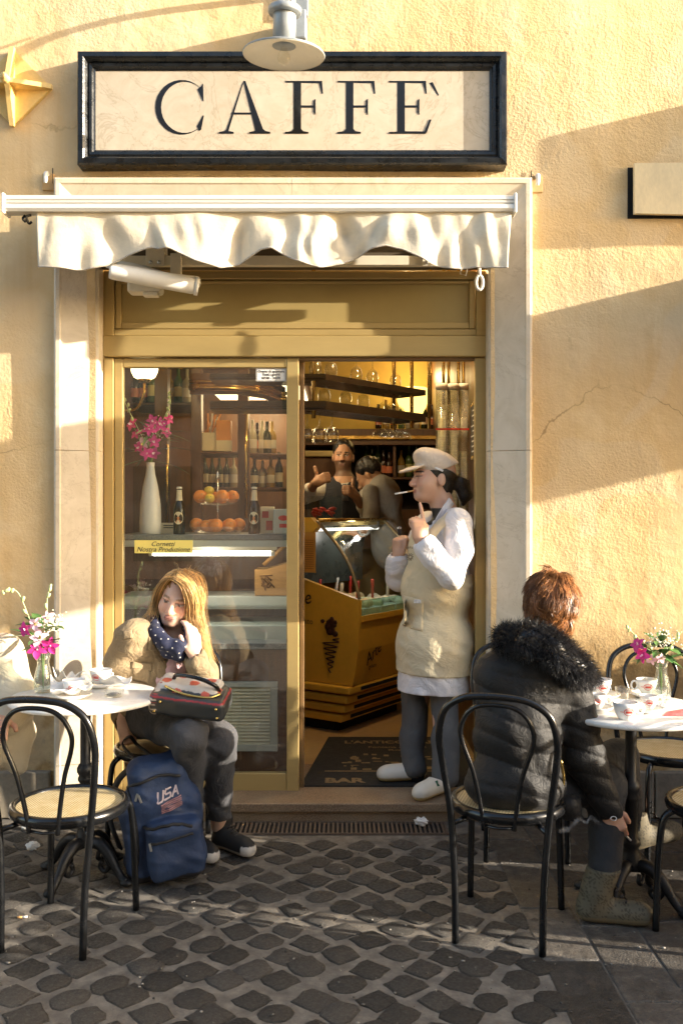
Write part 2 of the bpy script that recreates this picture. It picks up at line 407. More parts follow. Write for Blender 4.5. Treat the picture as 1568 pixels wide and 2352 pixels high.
m.b2((-14, 0, -.02), (-2.4, .34, 9)); m.b2((2.6, 0, -.02), (16, .34, 9)); m.b2((-2.4, 0, 4.6), (2.6, .34, 9))
m.build('wall', M_ST, bld)
# stone plinth at the foot of the wall
m = MB()
for x0, x1 in ((-2.6, -2.02), (-2.014, -1.42), (.945, 1.52), (1.526, 2.6)):
    m2 = MB(); m2.b2((x0, -.026, 0), (x1, .02, .225), .006)
    m2.build('plinth_block', mat('plinth_stone', (.27, .225, .165), .8, var=.4, vs=6, bump=.5, bs=40), bld)
# moulded marble surround: profile (across from opening, projection), swept with mitres
prof = [(0.0, -.10), (0, -.018), (.006, -.015), (.166, .043), (.172, .049), (.190, .050), (.199, .045), (.204, .03), (.204, -.10)]
SZ = 2.91
def surround(p0, p1, d0, d1, name):
    m = MB(); n = len(prof); vs = []
    for p, d in ((p0, d0), (p1, d1)):
        for a, b in prof: vs.append((p[0] + d[0] * a, -b, p[1] + d[1] * a))
    m.add(vs, [(i, (i + 1) % n, n + (i + 1) % n, n + i) for i in range(n)] + [tuple(range(n)), tuple(range(2 * n - 1, n - 1, -1))])
    return m.build(name, M_SUR, bld)
for z0, z1 in ((.02, .26), (.263, 1.788), (1.791, SZ)):
    top = z1 == SZ
    surround((OX0, z0), (OX0, z1), (-1, 0), (-1, 1 if top else 0), 'door_jamb')
    surround((OX1, z1), (OX1, z0), (1, 1 if top else 0), (1, 0), 'door_jamb')
surround((OX0, SZ), (-.24, SZ), (-1, 1), (0, 1), 'door_lintel'); surround((-.2385, SZ), (OX1, SZ), (0, 1), (1, 1), 'door_lintel')
# brown granite doorstep with a receding lower lip
m = MB(); m.b2((OX0 - .0, -.075, .045), (OX1 + .0, .62, .088), .006); m.b2((OX0 + .002, -.055, -.03), (OX1 - .002, .5, .0445), .004)
m.build('doorstep', M_GR, bld)

# ------------------------------------------------------------------ pavement
pv = MB(); pv.b2((-60, -60, -.2), (60, .01, -.005)); pave = pv.build('pavement', M_MO, own=True); tag(pave, kind='structure')
def stone_mesh(i):
    r2 = random.Random(100 + i); m = MB(); n = 12; p = r2.uniform(3.0, 5.5); ph = R(15)
    rad = []
    for k in range(n):
        a = 2 * math.pi * k / n + ph
        rad.append((a, (abs(math.cos(a)) ** p + abs(math.sin(a)) ** p) ** (-1 / p) * r2.uniform(.84, 1.08)))
    vs = []
    for f, z in ((1.05, -.035), (1.0, -.0042), (.90, -.0006 + r2.uniform(-.001, .001))):
        vs += [(math.cos(a) * r * f * .5, math.sin(a) * r * f * .5, z) for a, r in rad]
    vs.append((0, 0, .0006))
    fs = [(j * n + k, j * n + (k + 1) % n, (j + 1) * n + (k + 1) % n, (j + 1) * n + k) for j in range(2) for k in range(n)]
    fs += [(2 * n + k, 2 * n + (k + 1) % n, 3 * n) for k in range(n)]
    m.add(vs, fs, True); return m
variants = [stone_mesh(i) for i in range(14)]
vmesh = []
for i, m in enumerate(variants):
    m.cols = [(.999, 1, 1)] * len(m.v); vmesh.append(m.mesh('cobblestone', M_CO))
S = .131; spots = []
for i in range(-40, 41):
    for j in range(-40, 41):
        x = (i - j) * S * .7071; y = -(i + j) * S * .7071 - 1.2
        if not (-2.3 < x < .66 and -2.9 < y < -.265): continue
        if -.56 < x < .53 and y > -.31: continue
        spots.append((x + rng.uniform(-.02, .02), y + rng.uniform(-.02, .02)))
for k in range(34): spots.append((-2.2 + k * .125 + rng.uniform(-.01, .01), -.16 + rng.uniform(-.03, .03))) if not (-.62 < -2.2 + k * .125 < .6) else None
spots = [s for s in spots if s[0] < .665]
def vis(x, y):
    d = CAMY + y
    if d < .3: return 0
    u = 784 + x * FPX / d; v = 1176 + CAMZ * FPX / d
    return 1 / d if -60 < u < 1630 and v < 2420 else 0
spots.sort(key=lambda s: -vis(*s))
stuff = MB()
for k, (x, y) in enumerate(spots):
    vi = rng.randrange(14); a = R(45) + rng.uniform(-.22, .22) + rng.choice((0, 1.571, 3.1416)); sx = S * rng.uniform(.82, 1.0); sy = S * rng.uniform(.80, .97)
    if k < 300:
        o = bpy.data.objects.new('cobblestone', vmesh[vi]); COL.objects.link(o); o.parent = pave
        o.location = (x, y, rng.uniform(-.002, .0015)); o.scale = (sx, sy, 1); o.rotation_euler = (rng.uniform(-.03, .03), rng.uniform(-.03, .03), a)
    else:
        stuff.T = Matrix.Translation((x, y, rng.uniform(-.004, .002))) @ Matrix.Rotation(a, 4, 'Z') @ Matrix.Diagonal((sx, sy, 1, 1))
        g = rng.uniform(.75, 1.3); stuff.col = (g, g, g); stuff.add(variants[vi].v, variants[vi].f, True)
stuff.T = None
tag(stuff.build('cobblestones', M_CO, pave), kind='stuff')
colx = [.668, .862, 1.055, 1.30, 1.58, 1.92, 2.3]
for c in range(len(colx) - 1):
    y = -.03 - (c % 2) * .0
    while y > -2.7:
        L = rng.uniform(.26, .52); m = MB(); y1 = y - L
        w0, w1 = colx[c] + .003, colx[c + 1] - .003
        m.box(((w0 + w1) / 2, (y + y1) / 2, -.0225 + rng.uniform(-.002, .0015)), (w1 - w0, L - .007, .045), Matrix.Rotation(rng.uniform(-.012, .012), 3, 'X') @ Matrix.Rotation(rng.uniform(-.008, .008), 3, 'Y'), bev=.006)
        m.cols = [(.999, 1, 1)] * len(m.v); m.build('paving_slab', M_SL, pave); y = y1
grit = MB(); r3 = random.Random(77)
for _ in range(650):
    x_, y_ = r3.uniform(-1.7, 1.5), -r3.uniform(.28, 2.0); s_ = r3.choice((.0015, .002, .003, .0045)); g_ = r3.choice((.05, .10, .16, .28)); grit.col = (g_, g_ * .92, g_ * .8); grit.ell((x_, y_, .0005 + s_ * .3), (s_ * r3.uniform(.8, 2), s_ * r3.uniform(.8, 1.6), s_ * .6), 5, 3)
tag(grit.build('grit', mat('grit_colour', (1, 1, 1), .9, attr=True), pave), kind='stuff')
# iron drain grate set before the doorstep: a frame and each bar
gx0, gx1, gy0, gy1 = -.53, .495, -.245, -.085
gr = thing('drain_grate', 'long rusty iron drain grate with narrow bars sunk before the doorstep', 'grate', ((gx0 + gx1) / 2, -.165, -.012))
m = MB()
m.b2((gx0, gy0, -.011), (gx1, gy0 + .008, .005)); m.b2((gx0, gy1 - .008, -.011), (gx1, gy1, .005)); m.b2((gx0, gy0 + .008, -.011), (gx0 + .01, gy1 - .008, .005)); m.b2((gx1 - .01, gy0 + .008, -.011), (gx1, gy1 - .008, .005))
M_RUST = mat('rusty_iron', (.13, .095, .07), .75, .3, var=.4, vs=30, bump=.3, bs=150)
m.build('frame', M_RUST, gr)
m = MB(); m.b2((gx0 + .01, gy0 + .008, -.0065), (gx1 - .01, gy1 - .008, -.0042)); m.build('pit', M_DARK, gr)  # near-black sheet just under the bars, painted shade for the slots
nb = 47; b0 = MB(); b0.b2((-.0048, gy0 + .0085, -.0041), (.0048, gy1 - .0085, .004)); bme = b0.mesh('bar', M_RUST)
for k in range(nb):
    o = link('bar', bme, gr); o.location = (gx0 + .018 + (gx1 - gx0 - .036) * k / (nb - 1), 0, 0)

# ------------------------------------------------------------------ the room behind the shopfront
FZ = .088
def st(name, lo, hi, mt, bev=0): m = MB(); m.b2(lo, hi, bev); return tag(m.build(name, mt), kind='structure')
M_FLOOR = mat('tan_floor_tile', (.40, .27, .12), .4, var=.2, vs=4)
M_YW = mat('yellow_plaster', (.62, .46, .13), .8, var=.12, vs=3)
st('interior_floor', (-1.9, .62, -.02), (.92, 3.9, FZ - .001), M_FLOOR)
st('interior_wall_back', (-1.9, 3.6, FZ), (.92, 3.75, 3.1), M_YW)
st('interior_wall_left', (-1.95, .36, FZ), (-1.80, 3.6, 3.1), M_WOOD)
st('interior_wall_right', (.765, .36, FZ), (.92, 3.6, 3.1), M_WOOD)
st('interior_ceiling', (-1.95, .345, 3.0), (.92, 3.75, 3.12), mat('tan_ceiling', (.35, .25, .13), .8, var=.1))

# ------------------------------------------------------------------ across the street (seen only in the glass)
ob = thing('opposite_building', 'tall pinkish house across the street with shuttered windows', 'building', (-3, -15.5, 0))
m = MB(); m.b2((-16, -18, 0), (9, -15.5, 10)); m.build('wall', mat('pink_plaster', (.52, .36, .24), .9, var=.2, vs=1), ob)
M_SHUT = mat('green_shutter', (.09, .12, .07), .6)
for i in range(7):
    for j in range(3):
        x = -14.5 + i * 3.3; z = .4 + j * 3.2
        m = MB(); m.b2((x, -15.52, z), (x + 1.3, -15.44, z + 2.1)); m.build('window', M_SHUT, ob)
# ------------------------------------------------------------------ marble sign
sg = thing('cafe_sign', 'long cream marble sign reading CAFFE in a moulded black frame', 'sign', (-.236, 0, 3.156))
sx0, sx1, sz0, sz1 = -1.265, .793, 3.156, 3.70
fp = [(0, -.02), (0, .084), (.006, .094), (.028, .096), (.036, .088), (.046, .070), (.054, .074), (.066, .072), (.072, .062), (.080, .058), (.080, -.02)]
def frame_bar(a, b, da, db):
    m = MB(); n = len(fp); vs = []
    for p, d in ((a, da), (b, db)): vs += [(p[0] + d[0] * t, -h, p[1] + d[1] * t) for t, h in fp]
    m.add(vs, [(n + i, n + (i + 1) % n, (i + 1) % n, i) for i in range(n)] + [tuple(range(n - 1, -1, -1)), tuple(range(n, 2 * n))])
    m.build('frame_bar', M_BLKF, sg)
frame_bar((sx0, sz0), (sx0, sz1), (1, 1), (1, -1)); frame_bar((sx0, sz1), (sx1, sz1), (1, -1), (-1, -1))
frame_bar((sx1, sz1), (sx1, sz0), (-1, -1), (-1, 1)); frame_bar((sx1, sz0), (sx0, sz0), (-1, 1), (1, 1))
m = MB(); m.b2((sx0 + .079, -.055, sz0 + .079), (sx1 - .079, .01, sz1 - .079)); m.build('panel', M_SIGN, sg)
LS = 121 / 475.0                                        # cap height
def letter(polys, u):
    m = MB(); o = W(u, 307, .056)
    for k, p in enumerate(polys): m.prism(p, (o.x, -.052, o.z), (LS, 0, 0), (0, 0, LS), .0042 + k * .00025)
    m.build('letter', M_BLK, sg)
def arc(cx, cy, rx, ry, a0, a1, n=22): return [(cx + rx * math.cos(R(a0 + (a1 - a0) * i / n)), cy + ry * math.sin(R(a0 + (a1 - a0) * i / n))) for i in range(n + 1)]
def cee():
    o_ = arc(.50, .5, .50, .52, 46, 314); i_ = arc(.56, .5, .45, .485, 310, 50); quads = []
    n = len(o_); out = []
    for i in range(n - 1): out.append([o_[i], o_[i + 1], i_[n - 2 - i], i_[n - 1 - i]])
    return out + [[(.80, .84), (.90, .62), (.915, .62), (.905, .95), (.87, .90)], [(.79, .14), (.905, .35), (.92, .34), (.87, .08), (.83, .05)]]
m = MB(); o = W(357, 307, .056); cl = cee()
for k, p in enumerate(cl): m.prism(p, (o.x, -.052, o.z), (LS, 0, 0), (0, 0, LS), .0042 + (k >= len(cl) - 2) * .0003)
m.build('letter', M_BLK, sg)
letter([[(.46, 1.0), (.50, 1.0), (.86, .02), (.70, .02)], [(.44, .94), (.47, .99), (.17, .02), (.12, .02)], [(.24, .40), (.62, .40), (.63, .365), (.235, .365)],
        [(0, 0), (.28, 0), (.28, .03), (.19, .05), (.15, .09), (.11, .05), (0, .03)], [(.57, 0), (.97, 0), (.97, .03), (.88, .05), (.80, .12), (.68, .05), (.57, .03)]], 503)
EF = [[(.16, .03), (.16, .97), (.30, .97), (.30, .03)], [(0, 1), (.70, 1), (.70, .955), (0, .97)], [(.64, .965), (.70, .965), (.715, .76), (.695, .76)], [(.28, .535), (.56, .535), (.56, .495), (.28, .495)],
      [(.535, .62), (.575, .66), (.575, .36), (.535, .41)]]
SERF = [[(0, 0), (.44, 0), (.44, .03), (.34, .045), (.30, .09), (.16, .09), (.12, .045), (0, .03)]]
letter(EF + SERF, 655); letter(EF + SERF, 775)
letter(EF + [[(0, 0), (.70, 0), (.70, .04), (.28, .045), (0, .03)], [(.66, .02), (.715, .02), (.80, .26), (.77, .27)]], 893)
letter([[(-.01, .96), (.05, .98), (.17, .73), (.155, .72)]], 987)

# ------------------------------------------------------------------ lamp over the sign
lc = W(652, 118, .47)
lp = thing('sign_lamp', 'grey enamel disc lamp with a clear bulb hanging over the marble sign', 'lamp', (lc.x, 0, lc.z - .05))
M_LG = mat('lamp_grey_paint', (.30, .33, .35), .45, .3, var=.15, vs=14)
ax = Vector((.03, -.10, 1)).normalized()
m = MB(); m.lathe([(.178, -.018), (.181, -.014), (.178, -.009), (.10, .014), (.052, .024)], 40, lc, ax, cap=False); m.build('shade_top', M_LG, lp)
m = MB(); m.lathe([(.0525, .021), (.10, .011), (.1775, -.0125), (.1785, -.0185)], 40, lc, ax, cap=False); m.lathe([(.0, .03), (.05, .03), (.0523, .021)], 32, lc, ax, cap=False)
m.build('shade_lining', mat('lamp_cream_enamel', (.80, .74, .60), .35, var=.05), lp)
m = MB(); m.lathe([(.05, .02), (.05, .155), (.049, .16)], 28, lc, ax); m.build('neck', M_LG, lp)
m = MB(); m.lathe([(.069, .155), (.073, .162), (.073, .178), (.066, .186), (.04, .19)], 32, lc, ax); m.build('collar', M_LG, lp)
bc = lc + ax * -.012
m = MB(); m.lathe([(.014, .03), (.016, .015), (.026, -.004), (.029, -.02), (.024, -.036), (.010, -.046), (0, -.048)], 20, bc, ax, cap=False); m.build('bulb', glass('bulb_glass', (.97, .96, .92), 1.0, .10), lp)
m = MB()
for k in range(6):
    p0 = lc + ax * .185 + Vector((rng.uniform(-.025, .03), rng.uniform(-.02, .02), 0))
    m.tube(catmull([p0, p0 + Vector((rng.uniform(-.02, .03), rng.uniform(-.02, .02), .12)), p0 + Vector((rng.uniform(0, .06), .03, .34)), (lc.x + .06, -.30, lc.z + .62)]), .0045, 6)
m.build('cable_bundle', mat('grey_cable', (.42, .43, .42), .5, var=.3, vs=40), lp)
m = MB(); m.tube(catmull([(lc.x + .03, 0, lc.z + .52), (lc.x + .03, -.22, lc.z + .60), (lc.x + .03, -.33, lc.z + .52), lc + ax * .17 + Vector((.03, .02, 0))]), .016, 10)
m.b2((lc.x - .03, -.02, lc.z + .40), (lc.x + .09, .01, lc.z + .64), .005); m.b2((lc.x - .02, -.14, lc.z + .23), (lc.x + .085, -.005, lc.z + .37), .008)
m.build('wall_arm', M_LG, lp)

# ------------------------------------------------------------------ iron wall anchor (four finned star)
an = thing('wall_anchor', 'ochre painted iron wall anchor shaped like a four pointed finned star', 'wall anchor', W(30, 293, 0))
c = W(33, 205, .0); M_ANC = mat('ochre_painted_iron', (.70, .50, .19), .6, var=.14, vs=10, bump=.3, bs=40)
hw, hh = .188, .188
m = MB(); m.prism([(-hw, 0), (0, -hh), (hw, 0), (0, hh)], (c.x, .002, c.z), (1, 0, 0), (0, 0, 1), .02); m.build('plate', M_ANC, an)
for dx, dz in ((1, 0), (-1, 0), (0, 1), (0, -1)):
    m = MB(); tip = Vector((c.x + dx * hw * 1.02, -.012, c.z + dz * hh * 1.02)); sd = Vector((dz, 0, -dx)) * .011
    a, b = Vector((c.x, -.016, c.z)), Vector((c.x, -.105, c.z)); tb = Vector((tip.x, -.034, tip.z))
    vs = []
    for p in (a, b, tb, tip): vs += [p + sd, p - sd]
    m.add(vs, [(0, 2, 4, 6), (7, 5, 3, 1), (2, 3, 5, 4), (4, 5, 7, 6), (0, 1, 3, 2), (6, 7, 1, 0)]); m.build('fin', M_ANC, an)
m = MB(); m.tube([(c.x, -.04, c.z), (c.x - .006, -.128, c.z + .004)], .021, 14); m.tube([(c.x, -.1281, c.z + .004), (c.x - .006, -.136, c.z + .004)], .013, 12); m.build('boss', M_ANC, an)

# ------------------------------------------------------------------ loose board on the wall to the right
bp = thing('wall_board', 'pale painted board cover fixed askew over a dark wall recess', 'board', W(1540, 495, 0))
p0 = W(1455, 375, .05); p1 = W(1455, 490, .05)
m = MB(); m.prism([(0, 0), (.40, -.008), (.40, .246), (0, .243)], (p0.x, -.034, p1.z - .002), (1, 0, 0), (0, 0, 1), .022); m.build('cover', mat('pale_board', (.72, .60, .38), .75, var=.15, vs=5, bump=.2, bs=30, stretch=(2, 1, 1)), bp)
m = MB(); m.b2((p0.x - .018, -.012, p1.z - .012), (p0.x + .40, .012, p0.z - .006)); m.build('backing', M_DARK, bp)
for u, v, w in ((110, 412, 'left'), (1232, 417, 'right')):
    p = W(u, v, .01)
    t = thing('wall_hook', 'white plastic hook on a brown patch beside the ' + w + ' end of the doorway lintel', 'hook', (p.x, -.002, p.z - .04))
    m = MB(); m.b2((p.x - .026, -.010, p.z - .052), (p.x + .030, .006, p.z + .03), .003); m.build('patch', mat('brown_patch', (.50, .33, .15), .8, var=.2), t)
    m = MB(); m.tube(catmull([(p.x + .002, -.012, p.z + .022), (p.x, -.032, p.z + .02), (p.x, -.038, p.z), (p.x - .002, -.034, p.z - .026)]), [.011, .012, .011, .009], 10); m.build('hook', M_WHITE, t)
    m = MB(); m.tube([(p.x + .024 - (w == 'right') * .05, -.008, p.z - .02), (p.x + .024 - (w == 'right') * .05, -.008, p.z + .055)], .0025, 6); m.build('pin', M_IRON, t)

# ------------------------------------------------------------------ retracted awning
AN = .30
aw = thing('awning', 'retracted cream fabric awning with wavy scalloped valance over the doorway', 'awning', (-.3, -.15, 2.59))
ax0, ax1 = W(18, 470, AN).x, W(1176, 470, AN).x; zt, zb = W(0, 452, AN).z, W(0, 490, AN).z
M_ALU = mat('aluminium_white', (.74, .72, .66), .33, .25, var=.05, vs=4, stretch=(.3, 6, 6))
m = MB(); bpf = [(-.036, zb), (.030, zb), (.038, zb + .012), (.036, zb + .030), (.030, zb + .034), (.036, zb + .038), (.036, zb + .046), (.030, zb + .050), (.036, zb + .054), (.034, zb + .066), (.022, zt), (-.036, zt)]
n = len(bpf); m.add([(x, -AN - p, z) for x in (ax0, ax1) for p, z in bpf], [(i, (i + 1) % n, n + (i + 1) % n, n + i) for i in range(n)] + [tuple(range(n - 1, -1, -1)), tuple(range(n, 2 * n))]); m.build('front_bar', M_ALU, aw)
for x in (ax0 - .0, ax1):
    m = MB(); m.box((x + (.007 if x > 0 else -.007), -AN, (zt + zb) / 2 - .002), (.014, .09, .092), bev=.012); m.build('end_cap', M_WHITE, aw)
vx0, vx1 = W(85, 500, AN).x, W(1172, 500, AN).x
def scal(a):
    u = 85 + (1172 - 85) * a
    k = [(85, 618), (130, 622), (190, 622), (240, 612), (290, 590), (345, 573), (395, 580), (450, 606), (505, 618), (555, 604), (600, 578), (625, 576), (680, 604), (735, 618), (790, 606), (850, 578), (890, 571), (930, 582), (985, 610), (1040, 620), (1100, 617), (1172, 622)]
    return np.interp(u, [q[0] for q in k], [q[1] for q in k])
fold = [(rng.uniform(0, 1), rng.uniform(.012, .03), rng.choice((-1, 1)) * rng.uniform(.35, 1.0), rng.uniform(-.05, .05)) for _ in range(46)]
def valance(a, b):
    zz = zb + .006 - (zb + .006 - W(0, scal(a), AN).z) * b
    d = 0
    for c_, w_, h_, sl in fold:
        q = (a - c_ - sl * b) / w_; d += h_ * .030 * math.exp(-q * q) * (.25 + .75 * min(1, b * 2.2)) * (.7 + .3 * math.sin(b * 5 + c_ * 40))
    d += .02 * b * math.sin(a * 8 * math.pi + .6)
    return (vx0 + (vx1 - vx0) * a + (.016 if a < .5 else -.02) * b * abs(a - .5) * 2, -AN - .012 - d - .012 * b, zz)
M_CAN = mat('cream_canvas', (.64, .57, .44), .85, var=.13, vs=5, bump=.35, bs=40, bd=.006)
m = MB(); m.grid(valance, 260, 22, th=.002); m.build('valance', M_CAN, aw)
m = MB(); m.tube([Vector(valance(i / 200, 1.0)) + Vector((0, -.001, .004)) for i in range(201)], .0042, 6); m.build('hem_stitching', mat('hem_grey', (.45, .41, .35), .8, var=.5, vs=130), aw)
m = MB(); m.grid(lambda a, b: (vx0 + (vx1 - vx0) * a, -AN + .034 + b * .2, zt - .02 + b * .02 + .006 * math.sin(a * 50) * b * (1 - b) * 4), 60, 4, th=.002); m.build('fabric', M_CAN, aw)
m = MB(); m.tube([(vx0 - .02, -.085, 2.90), (vx1 + .02, -.085, 2.90)], .038, 16); m.build('roller', M_CAN, aw)
z_ = W(0, 601, .07).z
m = MB(); m.b2((-1.10, -.09, z_ - .022), (OX1 - .03, -.05, z_ + .024), .003); m.build('torsion_bar', M_CREAM, aw)
for u in (357, 990):
    p = W(u, 590, .1); m = MB(); m.b2((p.x - .045, -.105, p.z - .045), (p.x + .045, -.0905, p.z + .075), .004); m.b2((p.x - .04, -.0904, p.z + .03), (p.x + .04, .02, p.z + .07)); m.build('bracket', M_CREAM, aw)
    for dx in (-.02, .02):
        m = MB(); m.tube([(p.x + dx, -.1051, p.z - .028), (p.x + dx, -.112, p.z - .028)], .009, 8); m.build('bolt', mat('zinc', (.5, .5, .48), .4, .8), aw)
q0, q1 = W(252, 622, .27), W(448, 657, .18)
m = MB(); dv = (q1 - q0); m.tube([q0, q0 + dv * .03, q0 + dv * .5, q0 + dv * .97, q1], [.034, .038, .040, .040, .036], 16); m.build('folding_arm', M_WHITE, aw)
q2, q3 = W(452, 657, .18), W(250, 600, .05)
m = MB(); m.tube([q2 + Vector((0, .01, .018)), W(380, 640, .09), q3], [.03, .03, .034], 14); m.build('rear_arm', M_WHITE, aw)
m = MB(); m.tube([q1 - dv.normalized() * .002, q1 + dv.normalized() * .016], .043, 16); m.build('elbow_cap', M_WHITE, aw)
p = W(335, 655, .10); m = MB(); m.box(p, (.16, .09, .085), bev=.012); m.box(p + Vector((.03, -.02, -.052)), (.07, .05, .018), bev=.004); m.build('arm_mount', M_CREAM, aw)
p = W(408, 610, .08); m = MB(); m.b2((p.x - .028, -.118, p.z - .07), (p.x + .024, -.0905, p.z + .05), .004); m.build('mount_plate', M_CREAM, aw)
p = W(1100, 610, .15); m = MB(); m.tube([p, p + Vector((0, -.006, -.05))], .008, 8)
ring = [p + Vector((.016 * math.cos(t), -.006, -.082 + .034 * math.sin(t))) for t in np.linspace(0, 2 * math.pi, 17)[:-1]]; m.tube(ring, .0075, 8, closed=True); m.build('crank_eye', M_WHITE, aw)
p = W(1062, 622, .13); m = MB(); m.tube([p + Vector((x, 0, z)) for x, z in ((-.012, -.014), (.016, -.022), (.022, .010), (-.004, .018))], .0035, 6, closed=True); m.build('wire_clip', M_CREAM, aw)
p = W(66, 498, .29); m = MB(); m.tube(catmull([p + Vector((.012, 0, .008)), p + Vector((-.006, -.01, -.004)), p + Vector((.002, 0, -.03)), p + Vector((.016, 0, -.022))]), .006, 8); m.tube(catmull([p + Vector((-.016, 0, .006)), p + Vector((-.022, -.01, -.012)), p + Vector((-.012, 0, -.024))]), .006, 8); m.build('black_clip', M_BLK, aw)
m = MB(); m.b2((OX0 + .002, .0, 2.70), (OX1 - .002, .10, 2.909)); m.build('housing', mat('shadow_housing', (.10, .075, .045), .7), aw)  # dark box put in for the shade above the transom

# ------------------------------------------------------------------ gilt aluminium shopfront
sf = thing('shopfront', 'gold anodised aluminium shopfront with one glazed panel and an open doorway', 'shopfront', (-.236, .13, FZ))
SY = .12
def X(u): return (u - 784) / 457.5
def Z(v): return CAMZ - (v - 1176) / 457.5
def bar(name, u0, u1, v0, v1, y0=SY, y1=SY + .06, mt=M_GOLD, bev=.004, par=None):
    m = MB(); m.b2((X(u0), y0, Z(v1)), (X(u1), y1, Z(v0)), bev); return m.build(name, mt, par or sf)
tp = bar('transom_panel', 262, 1092, 640, 758, SY + .03, SY + .045, M_OLIVE, 0)
for a in ((238, 262, 622, 771), (1093, 1117, 622, 771)): bar('transom_frame', *a)
bar('transom_frame', 262.5, 1092.5, 622, 641); bar('transom_frame', 262.5, 1092.5, 756, 771)
for a in ((264, 277, 643, 754), (1078, 1091, 643, 754)): bar('transom_bead', *a, y0=SY + .012, y1=SY + .0295)
bar('transom_bead', 277.5, 1077.5, 643, 650, SY + .012, SY + .0295); bar('transom_bead', 277.5, 1077.5, 739, 754, SY + .012, SY + .0295)
bar('header_beam', 238, 1117, 772, 820, SY - .018, SY + .07, bev=.006)
bar('stile', 238.5, 261, 822, 1826); bar('stile', 1091, 1116.5, 822, 1826); 
bar('stile', 262, 281, 822, 1823, SY + .012, SY + .055); bar('stile', 658, 686, 822, 1824, SY + .008, SY + .055)
bar('rail', 281.5, 657.5, 822, 843, SY + .012, SY + .055); bar('rail', 281.5, 657.5, 1778, 1823, SY + .012, SY + .055)
bar('inner_door_stile', 686.6, 697, 826, 1820, SY + .061, SY + .11, mat('bronze_edge', (.20, .12, .05), .5, .2))
bar('door_track', 687, 1090, 820.6, 826, SY + .01, SY + .06, mat('bronze_edge', (.2, .12, .05)), 0)
m = MB(); m.b2((X(279), SY + .026, Z(1780)), (X(660), SY + .032, Z(841))); m.build('window_pane', glass('shop_glass', (.97, .98, .96), 1.9, .03), sf)
# notices on the pane
M_PAPER = mat('white_paper', (.80, .78, .74), .7, var=.04); M_YPAP = mat('yellow_card', (.80, .68, .18), .6, var=.06); M_INK = mat('ink', (.03, .028, .03), .7)
t = thing('opening_hours_notice', 'small white printed opening hours notice stuck high on the window pane', 'notice', (X(622), SY + .022, Z(874)))
m = MB(); m.b2((X(587), SY + .0225, Z(874)), (X(657), SY + .0255, Z(845))); m.build('paper', M_PAPER, t)
for k, (s, w) in enumerate((('Orario di apertura', .132), ('Tutti i giorni', .088), ('07:00 - 24:00', .092))):
    put_text('lettering', text_mesh(s, w, M_INK, .0005, bold=.012), (X(622), SY + .0218, Z(852.3 + k * 7.2)), FACE, t)
m = MB()
for a in ((588.5, 655.5, 846.2, 846.8), (588.5, 655.5, 872.2, 872.8), (588.5, 589.1, 846.9, 872.1), (654.9, 655.5, 846.9, 872.1)): m.b2((X(a[0]), SY + .0218, Z(a[3])), (X(a[1]), SY + .0224, Z(a[2])))
m.build('border', M_INK, t)
t = thing('pastry_notice', 'yellow card with slanted lettering on the lower window pane', 'notice', (X(374), SY + .022, Z(1271)))
m = MB(); m.b2((X(307), SY + .0225, Z(1271)), (X(441), SY + .0255, Z(1241))); m.build('card', M_YPAP, t)
for k, (s, w) in enumerate((('Cornetti', .118), ('Nostra Produzione', .268))):
    put_text('lettering', text_mesh(s, w, M_INK, .0005, shear=.35), (X(374), SY + .0218, Z(1249.5 + k * 12.5)), FACE, t)
# ------------------------------------------------------------------ inside: lamps
def plight(name, loc, energy, col, size=.05):
    l = bpy.data.lights.new(name, 'POINT'); l.energy = energy; l.color = col; l.shadow_soft_size = size
    o = bpy.data.objects.new(name, l); COL.objects.link(o); o.location = loc; return o
def D(u, v, d): return W(u, v, CAMY - d)
WARM = (1, .70, .30)
p = D(332, 858, 5.05)
sc_ = thing('wall_sconce', 'lit cream glass bowl sconce on a curved brass arm inside the window', 'lamp', (p.x, p.y, p.z - .3))
m = MB(); m.lathe([(.035, -.032), (.058, -.02), (.072, .01), (.078, .05), (.076, .09)], 24, p, cap=False); m.build('bowl', emit('lit_bowl', (1, .80, .38), 2.0), sc_)
m = MB(); m.lathe([(.0, -.052), (.03, -.05), (.036, -.034), (.036, -.03)], 20, p); m.tube(catmull([p + Vector((0, 0, -.05)), p + Vector((-.005, .0, -.12)), p + Vector((-.05, .03, -.19)), p + Vector((-.12, .06, -.20)), p + Vector((-.16, .09, -.17))]), .009, 8); m.build('arm', M_BRASS, sc_)
plight('sconce_glow', p + Vector((0, -.02, .16)), 1.6, WARM)
p = D(947, 935, 7.75)
t = thing('wall_lamp', 'glowing yellow wall lamp on the far wall behind the glass racks', 'lamp', (p.x, p.y, p.z - .1))
m = MB(); m.lathe([(.05, -.12), (.09, -.08), (.13, .05), (.15, .14), (.12, .16)], 20, p, cap=False); m.build('shade', emit('lit_shade', (1, .66, .16), .8), t)
m = MB(); m.tube([p + Vector((0, .02, -.14)), p + Vector((0, .30, -.14))], .014, 8); m.lathe([(.02, -.16), (.052, -.13), (.052, -.119)], 16, p); m.build('bracket', M_BRASS, t)
plight('wall_lamp_glow', p + Vector((0, -.05, .25)), 2.2, WARM)
t = thing('ceiling_light', 'backlit cream ceiling panel glowing over the bar', 'lamp', D(612, 945, 6.6))
a, b = D(492, 905, 6.6), D(700, 905, 6.6)
m = MB(); m.b2((a.x, a.y - .35, a.z - .0), (b.x, a.y + .6, a.z + .03)); m.build('panel', emit('lit_panel', (1, .80, .48), 1.0), t)
m = MB(); m.b2((a.x - .04, a.y - .39, a.z + .0305), (b.x + .04, a.y + .64, a.z + .07)); m.build('tray', M_WOOD, t)
plight('panel_glow', ((a.x + b.x) / 2, a.y, a.z - .12), 4, (1, .76, .42), .2)
p0, p1 = D(352, 1271, 4.86), D(622, 1271, 4.86)
